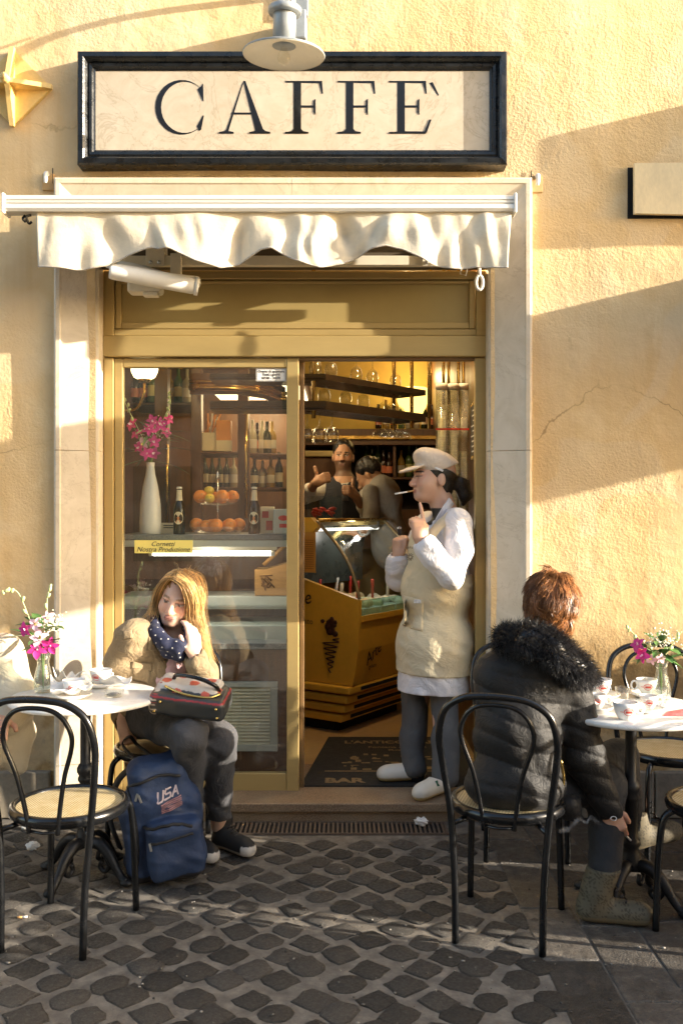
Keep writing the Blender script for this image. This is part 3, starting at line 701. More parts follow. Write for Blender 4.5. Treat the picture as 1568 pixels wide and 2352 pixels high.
t = thing('fluorescent_tube', 'bright white fluorescent tube under the display shelf', 'lamp', (p0 + p1) / 2)
m = MB(); m.tube([p0, p1], .013, 12); m.build('tube', emit('lit_tube', (1, .96, .84), 3.0), t)
m = MB(); m.tube([p0 - Vector((.02, 0, 0)), p0 - Vector((.0005, 0, 0))], .015, 10); m.build('cap', M_WHITE, t); m = MB(); m.tube([p1 + Vector((.0005, 0, 0)), p1 + Vector((.02, 0, 0))], .015, 10); m.build('cap', M_WHITE, t)
m = MB(); m.b2((p0.x - .03, p0.y - .02, p0.z + .018), (p1.x + .03, p0.y + .03, p0.z + .05)); m.build('batten', M_CREAM, t)
plight('tube_glow', (p0 + p1) / 2 + Vector((0, -.03, -.03)), 1.1, (1, .95, .85), .1)
t = thing('ceiling_spot', 'small round ceiling lamp just inside the doorway', 'lamp', (.40, .62, 2.93)); m = MB(); m.lathe([(.0, 2.955), (.06, 2.955), (.068, 2.97), (.068, 2.999)], 20, (.40, .62, 0), cap=False); m.build('globe', emit('lit_spot', (1, .78, .42), 3.0), t)  # unseen fitting added to carry the fill light
plight('room_glow', (.40, .62, 2.90), 13.0, (1, .74, .38), .08)  # fill light, placed to brighten the gelato case

# ------------------------------------------------------------------ display counter in the window
dc = thing('display_counter', 'wood window counter with a granite shelf over pale pastry trays', 'counter', (-.69, .5, FZ))
def cb(name, u0, u1, v0, v1, d0, d1, mt, bev=.002):
    a = D(u0, v1, d0); b = D(u1, v0, d0); m = MB(); m.b2((a.x, d0 - CAMY, a.z), (b.x, d1 - CAMY, b.z), bev); return m.build(name, mt, dc)
M_GRG = mat('grey_granite', (.20, .20, .19), .35, var=.5, vs=120)
M_PALE = mat('pale_steel', (.50, .52, .46), .4, .2, var=.08); M_GLZ = glass('case_glass', (.93, .97, .95), .9, .01)
cb('granite_shelf', 262, 672, 1228, 1240, 4.72, 5.3, M_GRG); cb('steel_edge', 262, 660, 1241, 1256, 4.725, 4.74, M_PALE)
cb('base_panel', 262, 672, 1492, 1790, 4.78, 4.83, M_WOOD); cb('counter_top', 262, 672, 1478, 1491, 4.74, 5.5, M_GRG)
cb('pastry_tray', 270, 660, 1436, 1474, 4.90, 5.30, M_PALE, .006); cb('glass_ledge', 270, 662, 1394, 1399, 4.84, 5.3, M_GLZ, 0); cb('tray_rim', 270, 660, 1370, 1391, 5.0, 5.34, M_PALE)
cb('back_panel', 262, 690, 1244, 1486, 5.52, 5.56, M_WOOD); cb('side_panel', 660, 668, 1256, 1477, 4.75, 5.5, M_PALE)
# wooden bread box with a burnt crest behind the glass
t = thing('wooden_box', 'honey coloured wooden box with a slanted lid and burnt crest behind the glass', 'box', D(622, 1370, 5.05))
a, b = D(585, 1368, 5.0), D(668, 1308, 5.0)
m = MB(); m.prism([(a.x, a.z), (b.x, a.z), (b.x, b.z + .04), (a.x + .06, b.z), (a.x, b.z)], (0, .75, 0), (1, 0, 0), (0, 0, 1), .22); m.build('box', M_WOOD2, t)
m = MB(); m.tube([(a.x + .04, .62, b.z + .02), (b.x, .62, b.z + .16)], .012, 6); m.build('lid_arm', M_WOOD2, t)
m = MB(); c = Vector(((a.x + b.x) / 2 - .03, .527, (a.z + b.z) / 2))
for k in range(9): m.tube([c + Vector((rng.uniform(-.04, .04), 0, rng.uniform(-.05, .05))) for _ in range(3)], .003, 5)
m.build('crest', mat('burnt_brown', (.16, .07, .02), .8), t)
# louvred vent
vp = thing('vent_grille', 'pale louvred vent grille in the wood panel behind the window', 'vent', D(568, 1725, 4.76))
def vb(name, u0, u1, v0, v1, d0=4.745, d1=4.778, mt=M_PALE):
    a = D(u0, v1, d0); b = D(u1, v0, d0); m = MB(); m.b2((a.x, d0 - CAMY, a.z), (b.x, d1 - CAMY, b.z), .002); return m.build(name, mt, vp)
vb('frame', 498, 637, 1567, 1579); vb('frame', 498, 637, 1711, 1726); vb('frame', 498, 510, 1580, 1710); vb('frame', 621, 637, 1580, 1710)
vb('backing', 510, 621, 1580, 1710, 4.772, 4.777, M_DARK)
a, b = D(510.5, 1580, 4.755), D(620.5, 1580, 4.755); s0 = MB(); s0.box(((a.x + b.x) / 2, 4.757 - CAMY, 0), (b.x - a.x, .003, .0215), Matrix.Rotation(R(-38), 3, 'X')); sme = s0.mesh('slat', mat('pale_slat', (.62, .58, .40), .5, var=.06))
for k in range(17):
    o = link('slat', sme, vp); o.location = (0, 0, D(0, 1583.5 + k * 7.65, 4.755).z)

# ------------------------------------------------------------------ things standing on the granite shelf
zs = D(0, 1228, 4.72).z + .0005
def at(u, d): return Vector(((u - 784) * d / FPX, d - CAMY, zs))
p = at(346, 4.82)
vz = thing('vase', 'tall white ceramic bottle vase of orchids on the window shelf', 'vase', p)
m = MB(); m.lathe([(.05, 0), (.056, .006), (.057, .06), (.053, .16), (.040, .25), (.026, .31), (.021, .35), (.022, .378), (.018, .378), (.017, .34)], 28, p); m.build('body', mat('white_ceramic', (.74, .72, .66), .4, var=.04, vs=20), vz)
M_STEM = mat('stem_green', (.16, .26, .06), .6, var=.2); M_LEAF = mat('leaf_green', (.075, .17, .045), .42, var=.3, vs=20, rnd=.3)
M_MAG = mat('magenta_petal', (.62, .03, .26), .5, var=.35, vs=26, rnd=.2); M_PALEP = mat('pale_pink_petal', (.80, .52, .62), .5, var=.15, rnd=.1); M_WHP = mat('white_petal', (.80, .78, .64), .5, var=.1); M_BUD = mat('green_bud', (.52, .60, .28), .5, var=.15)
def leaf(m, p, dr, up, L, w, droop=.2):
    dr = Vector(dr).normalized(); sd = dr.cross(Vector(up)).normalized(); nn = sd.cross(dr).normalized(); vs = []; fs = []
    K = 5
    for i in range(K + 1):
        t = i / K; c = Vector(p) + dr * (L * t) - nn * (droop * L * t * t); ww = w * math.sin(math.pi * min(1, t * .94 + .04)) ** .8 / 2
        vs += [c - sd * ww + nn * ww * .35, c, c + sd * ww + nn * ww * .35]
    for i in range(K):
        for k in range(2): fs.append((i * 3 + k, i * 3 + k + 1, i * 3 + 4 + k, i * 3 + 3 + k))
    m.add(vs, fs, True)
def orchid(name, p, face, size, par, mt=None):
    """five petals and a lip, facing `face`"""
    f = Vector(face).normalized(); q = f.to_track_quat('Z', 'Y').to_matrix(); m = MB()
    ph = rng.uniform(0, 6)
    for k in range(5):
        a = ph + k * 1.2566; dr = q @ Vector((math.cos(a), math.sin(a), .25)); leaf(m, Vector(p), dr, f, size * .55, size * (.42 if k % 2 else .30), .25)
    o = m.build(name, mt or M_MAG, par)
    m2 = MB(); dr = q @ Vector((math.cos(ph), math.sin(ph), 1.2)); leaf(m2, Vector(p) + f * .002, dr, f, size * .30, size * .22, -.2); m2.ell(Vector(p) + f * size * .07, size * .07, 8, 6)
    m2.build('lip', M_PALEP if mt is None else M_YPAP, o); return o
def bouquet(par, p, spread, spec, sprays=(), nleaf=10, rise=.2, lw=.03, ll=.10, seed=1):
    r2 = random.Random(seed); p = Vector(p)
    for k, (dx, dy, dz, s, kind) in enumerate(spec):
        q = p + Vector((dx, dy, dz)); m = MB(); m.tube(catmull([p - Vector((0, 0, rise)), p + Vector((dx * .2, dy * .2, dz * .25)), q]), .0022, 5); m.build('stem', M_STEM, par)
        orchid('orchid_flower', q, (dx * 1.5 + r2.uniform(-.06, .06), -.14 + dy, .02 + r2.uniform(-.08, .08)), s, par, M_PALEP if kind else None)
    for k in range(nleaf):
        a = r2.uniform(0, 6.28); m = MB(); st = p + Vector((math.cos(a) * .015, math.sin(a) * .015, r2.uniform(0, spread * .7)))
        leaf(m, st, (math.cos(a), math.sin(a) - .15, r2.uniform(-.25, .8)), (0, 0, 1), ll * r2.uniform(.8, 1.4), lw * r2.uniform(.8, 1.4), r2.uniform(0, .4)); m.build('leaf', M_LEAF, par)
    for pts in sprays:
        P = catmull([p + Vector(q) for q in pts], 6); m = MB(); m.tube(P, .0024, 6); m.build('spray_stem', M_BUD, par)
        for i, q in enumerate(P[len(P) // 3::3]):
            m = MB(); s = .011 * (1 - .04 * i); m.ell(q + Vector((r2.uniform(-.012, .012), -.004, r2.uniform(-.004, .01))), (s * .7, s * .7, s * 1.15), 8, 6, Matrix.Rotation(r2.uniform(-.8, .8), 3, 'Y')); m.build('bud', M_BUD, par)
def filler(par, p, rad, n, seed=3):
    r2 = random.Random(seed); m = MB()
    for k in range(n):
        q = Vector(p) + Vector((r2.gauss(0, rad * .5), r2.gauss(0, rad * .4), r2.gauss(0, rad * .4))); s = r2.uniform(.0022, .0045); m.ell(q, s, 6, 4)
    tag(m.build('filler_blossom', M_WHP, par), kind='stuff')
vt = p + Vector((0, 0, .375))
bouquet(vz, vt, .25, [(-.09, -.03, .20, .07, 0), (-.07, -.02, .15, .06, 0), (.005, -.06, .17, .075, 0), (.06, -.03, .20, .075, 0), (.10, -.02, .23, .06, 0), (-.03, -.05, .10, .06, 1), (.03, -.05, .11, .065, 0), (-.005, -.06, .045, .07, 0), (.03, -.05, .05, .06, 0), (.085, -.02, .16, .06, 0), (-.05, -.05, .08, .055, 0), (.02, -.05, .22, .06, 0)],
        [[(-.02, -.02, .1), (-.08, -.03, .22), (-.12, -.03, .30), (-.14, -.03, .35)], [(.02, -.02, .1), (.08, -.03, .24), (.11, -.03, .31), (.10, -.03, .36)]], 16, .1, .018, .15, 5)
filler(vz, vt + Vector((.03, -.03, .17)), .07, 60)
# bottles with printed labels
M_BEER = mat('brown_bottle_glass', (.030, .014, .006), .12, var=.2); M_LAB = mat('cream_label', (.76, .66, .44), .6, var=.08); M_OPR = mat('orange_print', (.72, .26, .08), .6)
for u, lab in ((412, 'brown beer bottle with round cream label between the white vase and the fruit stand'), (584, 'brown beer bottle with round cream label beside the napkin box')):
    p = at(u, 4.78); t = thing('beer_bottle', lab, 'bottle', p, group='labelled beer bottles on the window shelf')
    m = MB(); m.lathe([(.028, 0), (.031, .004), (.031, .13), (.027, .15), (.016, .18), (.0135, .20), (.0125, .235), (.014, .236), (.014, .242), (.0, .243)], 22, p); m.build('glass', M_BEER, t)
    m = MB(); m.lathe([(.0175, .176), (.0148, .20), (.0134, .232)], 18, p, cap=False); m.build('neck_label', M_LAB, t)
    m = MB(); vs = [p + Vector((.0316 * math.sin(x / .0316), -.0316 * math.cos(x / .0316), z)) for x, z in [(0, .085)] + [(.027 * math.cos(a), .085 + .033 * math.sin(a)) for a in np.linspace(0, 2 * math.pi, 21)[:-1]]]
    m.add(vs, [(0, k + 1, (k + 1) % 20 + 1) for k in range(20)], True); lb = m.build('label', M_LAB, t)
    m = MB(); vs = [p + Vector((.0320 * math.sin(x / .0316), -.0320 * math.cos(x / .0316), z)) for x, z in [(-.013, .056), (.013, .056), (.011, .072), (.004, .078), (.007, .088), (.0, .094), (-.007, .088), (-.004, .078), (-.011, .072)]]
    m.add(vs, [tuple(range(9))]); m.build('figure_print', M_OPR, lb)
    m = MB(); m.lathe([(.0148, .2365), (.0155, .243), (.012, .248), (0, .249)], 16, p); m.build('cap', M_CREAM, t)
# two tier fruit stand
p = at(500, 4.83)
fs_ = thing('fruit_stand', 'two tier clear fruit stand with a thin metal spike handle on the window shelf', 'fruit stand', p)
M_CLR = glass('clear_glass', (.98, .98, .96), 1.0, .03)
m = MB(); m.lathe([(.05, .0), (.12, .012), (.150, .04), (.146, .04), (.118, .016), (.0, .006)], 32, p, cap=False); m.build('bowl', M_CLR, fs_)
m = MB(); m.lathe([(.02, .150), (.09, .158), (.122, .185), (.118, .185), (.088, .162), (.0, .154)], 32, p, cap=False); m.build('bowl', M_CLR, fs_)
m = MB(); m.tube([p + Vector((0, 0, .006)), p + Vector((0, 0, .30))], .004, 8); m.lathe([(.004, .28), (.010, .30), (.004, .325), (.0, .335)], 10, p); m.build('spike', mat('steel', (.6, .6, .58), .25, .9), fs_)
M_OR = mat('orange_peel', (.78, .24, .02), .42, var=.08, vs=9, bump=.25, bs=420, bd=.001, rnd=.08); M_LE = mat('lemon_peel', (.78, .55, .05), .42, var=.1, vs=9, bump=.2, bs=300, bd=.001)
def fruit(x, y, z, r, kind, lab):
    m = MB(); q = p + Vector((x, y, z)); m.ell(q, (r, r, r * (.95 if kind == 'orange' else .92)), 20, 14); o = m.build(kind, M_OR if kind == 'orange' else M_LE)
    tag(o, lab, kind, 'fruit on the two tier stand')
    m = MB(); m.ell(q + Vector((r * .3, -r * .85, r * .35)), .003, 6, 4); m.build('stalk_end', M_STEM, o)
for x, y, z, r in ((-.088, -.01, .197, .038), (.030, -.045, .197, .038), (.078, .0, .197, .036), (-.02, .035, .195, .03)): fruit(x, y, z, r, 'orange', 'orange in the upper bowl of the fruit stand')
for x, y, z, r in ((-.11, -.01, .050, .037), (-.055, -.045, .044, .033), (.0, -.06, .046, .038), (.068, -.045, .048, .037), (.112, .0, .050, .036), (.05, .04, .045, .035), (-.04, .04, .045, .035)): fruit(x, y, z, r, 'orange', 'orange in the lower bowl of the fruit stand')
for x, y, z, r, l in ((-.033, -.055, .188, .027, 'yellow lemon between two oranges at the front of the upper bowl'), (-.045, .0, .228, .027, 'yellow lemon on top of the fruit in the upper bowl')): fruit(x, y, z, r, 'lemon', l)
# boxes at the end of the shelf
q = at(612, 4.87); t = thing('biscuit_box', 'cream and red printed carton behind the right hand beer bottle', 'box', q)
m = MB(); m.b2((q.x - .03, q.y - .03, zs), (q.x + .042, q.y + .03, zs + .145), .003); m.build('carton', M_LAB, t)
m = MB(); 
for z0, z1, x0 in ((.085, .12, -.02), (.02, .07, .0)): m.b2((q.x + x0, q.y - .0315, zs + z0), (q.x + x0 + .034, q.y - .0302, zs + z1))
m.build('print', mat('red_print', (.55, .05, .04), .6), t)
q = at(652, 4.80); t = thing('napkin_dispenser', 'silver napkin dispenser with a red oval emblem at the end of the shelf', 'dispenser', q)
m = MB(); m.b2((q.x - .052, q.y - .05, zs), (q.x + .04, q.y + .05, zs + .132), .006); m.build('case', M_PALE, t)
m = MB(); m.prism(arc(0, 0, .026, .014, 0, 345, 23), (q.x + .0, q.y - .0502, zs + .085), (1, 0, 0), (0, 0, 1), .0008); m.build('emblem', mat('red_print', (.55, .05, .04)), t)
m = MB(); m.b2((q.x - .02, q.y - .0512, zs + .035), (q.x + .03, q.y - .0503, zs + .055)); m.build('print', mat('red_print', (.55, .05, .04)), t)
q = at(385, 4.86); t = thing('price_card', 'small printed card leaning beside the white vase', 'card', q)
m = MB(); m.box(q + Vector((.01, 0, .03)), (.09, .003, .058), Matrix.Rotation(R(-8), 3, 'X')); m.build('card', M_LAB, t)
m = MB()
for k in range(4): m.box(q + Vector((.01, -.0052 + k * .0017 - .0, .045 - k * .012)), (.06, .001, .004), Matrix.Rotation(R(-8), 3, 'X'))
m.build('print', M_INK, t)
m = MB(); m.grid(lambda a, b: (at(430, 4.75).x + a * .46, 4.73 - CAMY + b * .12, zs + .0006 + .010 * max(0, math.sin(a * 9 + b * 3)) * max(0, a - .75) * 4), 40, 6, th=.001); tag(m.build('paper_cloth', M_PAPER), 'thin white paper cloth under the bottles and fruit stand', 'cloth')

# ------------------------------------------------------------------ woodwork and shelves behind the window
cp = thing('bar_cabinet', 'dark wood bar cabinet with brass cornice behind the window display', 'cabinet', (-.9, 2.2, FZ))
def kb(name, u0, u1, v0, v1, d0, d1, mt, bev=.004):
    a = D(u0, v1, d0); b = D(u1, v0, d0); m = MB(); m.b2((a.x, d0 - CAMY, a.z), (b.x, d1 - CAMY, b.z), bev); return m.build(name, mt, cp)
kb('back_board', 240, 700, 800, 1500, 6.95, 7.0, M_WOOD)
kb('post', 355, 385, 800, 1480, 5.85, 5.95, M_WOOD); kb('post', 438, 462, 800, 1480, 5.9, 6.0, M_WOOD); kb('post', 546, 570, 800, 1480, 5.9, 6.0, M_WOOD)
m = MB(); m.tube([D(565, 925, 5.86), D(565, 1190, 5.86)], .011, 10); m.build('brass_pole', M_BRASS, cp); m = MB(); m.tube([D(384, 1020, 5.82), D(384, 1200, 5.82)], .009, 8); m.build('brass_pole', M_BRASS, cp)
for v, h in ((876, 6), (884, 4), (890, 8)):
    m = MB(); P = [D(436, v, 5.7), D(540, v + 2, 5.6), D(606, v + 10, 5.55), D(655, v + 28, 5.35)]; m.tube(catmull(P), h * .0022, 8); m.build('brass_moulding', M_BRASS, cp)
m = MB(); P = [D(436, 905, 5.75), D(540, 905, 5.65), D(606, 915, 5.6), D(655, 940, 5.40)]
for p_, q_ in zip(P, P[1:]): m.add([p_, q_, q_ + Vector((0, 0, .13)), p_ + Vector((0, 0, .13)), p_ + Vector((0, .03, 0)), q_ + Vector((0, .03, 0)), q_ + Vector((0, .03, .13)), p_ + Vector((0, .03, .13))], [(0, 1, 2, 3), (7, 6, 5, 4), (0, 4, 5, 1), (3, 2, 6, 7)])
m.build('cornice', M_WOOD, cp)
kb('shelf', 440, 546, 1037, 1043, 5.9, 6.3, M_WOOD); kb('shelf', 570, 660, 1042, 1048, 6.3, 6.7, M_WOOD); kb('shelf', 440, 660, 1120, 1126, 6.3, 6.8, M_WOOD); kb('shelf', 290, 440, 925, 931, 6.2, 6.7, M_WOOD)
def bottle_mesh(name, h, r, neck, col, lab=None):
    m = MB(); m.col = (*col,); m.lathe([(r * .9, 0), (r, h * .02), (r, h * .55), (r * .8, h * .64), (neck, h * .74), (neck, h * .97), (neck * 1.15, h), (0, h * 1.001)], 14)
    if lab: m.col = lab; m.lathe([(r * 1.02, h * .15), (r * 1.02, h * .42)], 14, cap=False)
    return m.mesh(name, mat('bottle_colour', (1, 1, 1), .12, attr=True, var=.05))
BT = [bottle_mesh('bottle', .30, .037, .014, (.02, .03, .012), (.7, .62, .45)), bottle_mesh('bottle', .28, .040, .013, (.45, .40, .28), (.75, .70, .6)), bottle_mesh('bottle', .26, .034, .015, (.03, .012, .006), (.6, .2, .1)), bottle_mesh('bottle', .31, .036, .014, (.10, .16, .05), (.75, .7, .3)), bottle_mesh('bottle', .29, .039, .014, (.35, .22, .05), (.7, .65, .5))]
def bottles(u0, u1, v, d, n, lab, grp, s=1.0):
    for k in range(n):
        p = D(u0 + (u1 - u0) * (k + .5) / n, v, d + rng.uniform(-.02, .06)); o = link('bottle', rng.choice(BT)); o.location = p; o.scale = (s, s, s * rng.uniform(.88, 1.1)); o.rotation_euler = (0, 0, rng.uniform(0, 6)); tag(o, lab, 'bottle', grp)
bottles(574, 630, 1041.5, 6.42, 5, 'liqueur bottle on the lit shelf right of the wood post', 'bottles on the cabinet shelves', .82)
bottles(300, 440, 924.5, 6.4, 7, 'bottle on the high shelf behind the sconce', 'bottles on the cabinet shelves', .9)
bottles(446, 545, 1119.5, 6.42, 6, 'bottle standing low on the cabinet shelf behind the fruit stand', 'bottles on the cabinet shelves', .7)
bottles(575, 650, 1119.5, 6.42, 4, 'bottle on the low shelf behind the right hand beer bottle', 'bottles on the cabinet shelves', .75)
q = D(484, 1037, 5.98) + Vector((0, 0, .001)); t = thing('straw_holder', 'square holder of paper straws and sugar sticks on the cabinet shelf', 'holder', q)
m = MB(); m.b2((q.x - .06, q.y - .04, q.z), (q.x + .045, q.y + .05, q.z + .12), .003); m.build('holder', M_LAB, t)
for k in range(14):
    b = q + Vector((rng.uniform(-.045, .03), rng.uniform(-.02, .03), .12)); m = MB(); m.tube([b, b + Vector((rng.uniform(-.02, .06), 0, rng.uniform(.07, .13)))], .006, 6); m.build('straw', M_PAPER if k % 2 else mat('orange_carton', (.72, .30, .07), .6), t)
q = D(514, 1037, 5.96) + Vector((0, 0, .001)); t = thing('orange_carton', 'orange and cream paper carton beside the straw holder', 'carton', q)
m = MB(); m.b2((q.x - .045, q.y - .03, q.z + .07), (q.x + .05, q.y + .03, q.z + .20)); m.build('sleeve', mat('orange_carton', (.72, .30, .07)), t); m = MB(); m.b2((q.x - .045, q.y - .03, q.z), (q.x + .05, q.y + .03, q.z + .0695)); m.build('base', M_LAB, t)

# ------------------------------------------------------------------ gelato display case
LX = Vector((.56, .83, 0)).normalized(); EX = Vector((-LX.y, LX.x, 0))
G0 = Vector((.11, 1.223, 0)); TG = Matrix((( LX.x, EX.x, 0, G0.x), (LX.y, EX.y, 0, G0.y), (0, 0, 1, 0), (0, 0, 0, 1)))
gc = thing('gelato_case', 'yellow gelato display case with curved glass and painted chocolate cone', 'display case', (G0.x, G0.y, FZ))
def gm(): m = MB(); m.T = TG; return m
M_YEL = mat('yellow_laminate', (.76, .43, .05), .38, var=.12, vs=4); M_BRN = mat('dark_chocolate', (.055, .018, .008), .5, var=.4, vs=60, bump=.5, bs=80); M_BLKP = mat('black_print', (.02, .015, .012), .5)
LEN = .85
endp = [(0, .94), (.01, .62), (.035, .46), (.05, .40), (.80, .40), (.80, 1.16), (.446, 1.06)]
m = gm(); m.prism([(e, z) for e, z in endp], (0, 0, 0), (0, 1, 0), (0, 0, 1), .03); m.build('end_panel', M_YEL, gc)
for k in range(4):
    z1 = .395 - k * .062; e0 = .052 + k * .026
    m = gm(); m.b2((-.028 + k * .008, e0, z1 - .05), (LEN, .80, z1), .012); o = m.build('rib', M_YEL, gc)
    m = gm(); m.b2((.10, e0 - .003, z1 - .036), (LEN * .96, e0 + .004, z1 - .014)); m.build('slot', M_DARK, o)
m = gm(); m.b2((.06, .20, FZ), (LEN - .05, .75, .145)); m.build('plinth', M_DARK, gc)
m = gm(); m.prism([(0.012, .80), (.02, .62), (.045, .46), (.056, .40), (.10, .40), (.10, .80)], (LEN, 0, 0), (0, 1, 0), (0, 0, 1), -(LEN - .031)); m.build('front_panel', M_YEL, gc)
m = gm(); m.b2((.031, .0, .802), (LEN, .012, .838)); m.build('front_rail', M_YEL, gc)
m = gm(); m.b2((.031, .004, .84), (LEN, .012, .935)); m.build('front_glass', glass('teal_glass', (.62, .82, .82), 1.0, .10), gc)
arcp = [(0.006, .945), (.033, 1.043), (.086, 1.166), (.19, 1.30), (.33, 1.43)]
A = catmull([(0, e, z) for e, z in arcp], 6)
m = gm(); m.grid(lambda a, b: (.02 + a * (LEN - .02), A[min(int(b * 24), 24)].y, A[min(int(b * 24), 24)].z), 1, 24, th=.005); m.build('curved_glass', glass('case_curve', (.95, .98, .97), .45, .02), gc)
for l in (.012, LEN - .01):
    m = gm(); m.tube([(l, q.y, q.z) for q in A], .011, 8); m.build('glass_trim', mat('smoked_trim', (.30, .24, .14), .15, .3), gc)
m = gm(); m.prism([(.30, 1.40), (.36, 1.455), (.50, 1.455), (.50, 1.36), (.34, 1.36)], (-.02, 0, 0), (0, 1, 0), (0, 0, 1), .05); m.build('hood_end', M_YEL, gc)
m = gm(); m.b2((.031, .335, 1.40), (LEN, .50, 1.425)); m.build('top_shelf', M_OLIVE, gc); m = gm(); m.tube([(.03, .33, 1.436), (LEN, .33, 1.436)], .012, 8); m.build('brass_rail', M_BRASS, gc)
m = gm(); m.b2((.031, .52, 1.0), (LEN, .54, 1.40)); m.build('back_panel', mat('case_back', (.045, .055, .05), .3, var=.2), gc)
m = gm(); m.b2((.031, .10, .79), (LEN, .78, .805)); m.build('tray_bed', M_PALE, gc)
M_STEEL = mat('steel', (.6, .6, .58), .25, .9); GCOL = [(.78, .74, .62), (.82, .80, .72), (.55, .30, .16), (.80, .62, .34), (.62, .12, .16), (.70, .74, .50), (.30, .14, .07)]
for i in range(4):
    for j in range(2):
        l0 = .05 + i * .195; e0 = .11 + j * .31
        m = gm(); m.b2((l0, e0, .806), (l0 + .18, e0 + .29, .86), .004); tr = m.build('gelato_tray', M_WHITE, gc)
        m = gm(); cc = GCOL[(i * 2 + j * 3 + 1) % 7] if i else GCOL[j]
        for _ in range(9): m.ell((l0 + .09 + rng.uniform(-.05, .05), e0 + .145 + rng.uniform(-.10, .10), .868 + rng.uniform(0, .02)), (rng.uniform(.03, .05), rng.uniform(.03, .06), rng.uniform(.02, .035)), 10, 7)
        m.build('gelato', mat('gelato_%d' % GCOL.index(cc), cc, .45, var=.12, vs=30), tr)
        m = gm(); b = (l0 + .10, e0 + .13, .88); m.tube([b, (b[0] - .03 + rng.uniform(-.02, .02), b[1] - .03, b[2] + .15)], [.009, .012], 8); m.build('spatula_handle', mat('red_plastic', (.60, .04, .03), .35) if (i + j) % 3 else M_WHITE, tr)
m = gm(); m.tube([(.06, .36, 1.375), (LEN - .05, .36, 1.375)], .010, 8); m.build('case_lamp', emit('lit_case', (1, .95, .85), .6), gc)
plight('case_glow', G0 + LX * .5 + EX * .30 + Vector((0, 0, 1.33)), .7, (1, .95, .85), .06)
# painted prints
def gtext(s, l, e, z, w, end, shear=0, bold=0, rot=0):
    me = text_mesh(s, w, M_BLKP, .0006, shear, bold)
    if end: Rm = Matrix((-EX, Vector((0, 0, 1)), -LX)).transposed(); p = G0 + EX * e + Vector((0, 0, z)) - LX * .0008
    else: Rm = Matrix((LX, Vector((0, -.02, 1)), -EX)).transposed(); p = G0 + LX * l + Vector((0, 0, z)) + EX * (e)
    me.transform(Matrix.Rotation(rot, 4, 'Z')); put_text('lettering', me, p, Rm, gc)
gtext('Arte', .20, .021, .585, .20, False, .35, .0, R(24)); gtext('gelato', .20, .027, .50, .09, False, .0, -.01, R(3))
gtext('Arte', 0, .485, .91, .24, True, .3, .0, R(18)); gtext('gelato', 0, .42, .78, .13, True, 0, -.01, R(-2))
m = gm()
for _ in range(26): m.ell((-.003, .215 + rng.gauss(0, .028), .755 + rng.gauss(0, .03)), (.004, rng.uniform(.012, .026), rng.uniform(.012, .026)), 8, 6)
m.build('cone_scoop_print', M_BRN, gc)
P = [(-.002, .15, .69), (-.002, .20, .68)]
for k in range(6):
    w = .065 * (1 - k / 6.5); z = .668 - k * .032; P += [(-.002, .215 - w, z), (-.002, .215 + w, z - .016)]
P.append((-.002, .215, .468)); m = gm(); m.tube(catmull(P, 5), .0042, 5); m.build('cone_squiggle_print', M_BRN, gc)
m = gm(); m.b2((-.014, .325, 1.10), (-.010, .44, 1.37)); mc = m.build('price_card', mat('orange_card', (.72, .36, .07), .6, var=.1), gc)
m = gm()
for k in range(14): m.b2((-.0152, .34, 1.125 + k * .014), (-.0142, .425, 1.128 + k * .014))
m.build('card_print', mat('brown_print', (.38, .13, .02), .7), mc)
# acrylic box of red sweets on the case
q = D(744, 1190, 6.25); t = thing('acrylic_box', 'clear acrylic box of red wrapped sweets on the counter', 'box', q)
m = MB(); m.b2((q.x - .12, q.y - .05, q.z), (q.x + .125, q.y + .15, q.z + .15)); m.build('case', glass('acrylic', (.92, .94, .94), 1.0, .06), t)
for k in range(12):
    m = MB(); m.ell(q + Vector((rng.uniform(-.09, .09), rng.uniform(-.02, .12), .022 + rng.uniform(0, .05))), (.028, .014, .012), 8, 6, Matrix.Rotation(rng.uniform(-1, 1), 3, 'Y')); m.build('sweet', mat('red_plastic', (.60, .04, .03)), t)

# ------------------------------------------------------------------ hanging glass rack
rk = thing('glass_rack', 'two tier dark wood glass rack hung on brass rods inside the doorway', 'rack', (.1, 1.0, 2.08))
r0, r1, r2_ = Vector((-.75, .75, 0)), Vector((-.09, .75, 0)), Vector((.545, 1.45, 0)); M_DW = mat('dark_rack_wood', (.030, .020, .012), .35, var=.3, vs=8)
def seg(name, a, b, z, th, dep, m_=None):
    d = (b - a).normalized(); nn = Vector((-d.y, d.x, 0)); m = MB()
    q = [a, b, b + nn * dep, a + nn * dep]; m.add([x + Vector((0, 0, z)) for x in q] + [x + Vector((0, 0, z + th)) for x in q], [(3, 2, 1, 0), (4, 5, 6, 7), (0, 1, 5, 4), (1, 2, 6, 5), (2, 3, 7, 6), (3, 0, 4, 7)]); m.build(name, m_ or M_DW, rk)
for z, th in ((2.075, .05), (2.245, .035)):
    seg('shelf', r0, r1 - Vector((.001, 0, 0)), z, th, .24); seg('shelf', r1, r2_, z - .001, th, .24)
    seg('shelf_edge', r0 + Vector((0, -.012, .01)), r1 + Vector((-.006, -.012, .01)), z, th - .02, .011); 
rods = [Vector((-.16, .80, 0)), r1.lerp(r2_, .90) + Vector((-.03, .04, 0)), r2_ + Vector((.02, -.02, 0)), r2_ + Vector((-.2, .12, 0))]
for p in rods: m = MB(); m.tube([p + Vector((0, 0, 2.03)), p + Vector((0, 0, 3.0))], .012, 10); m.build('brass_rod', M_BRASS, rk)
M_WG = glass('wine_glass', (.93, .93, .90), 1.4, .03)
g = MB(); g.lathe([(.034, 0), (.033, .003), (.006, .008), (.0045, .07), (.008, .082), (.030, .10), (.038, .13), (.034, .18), (.032, .18), (.036, .13), (.028, .104), (.0, .09)], 18, cap=False); gme = g.mesh('wine_glass', M_WG)
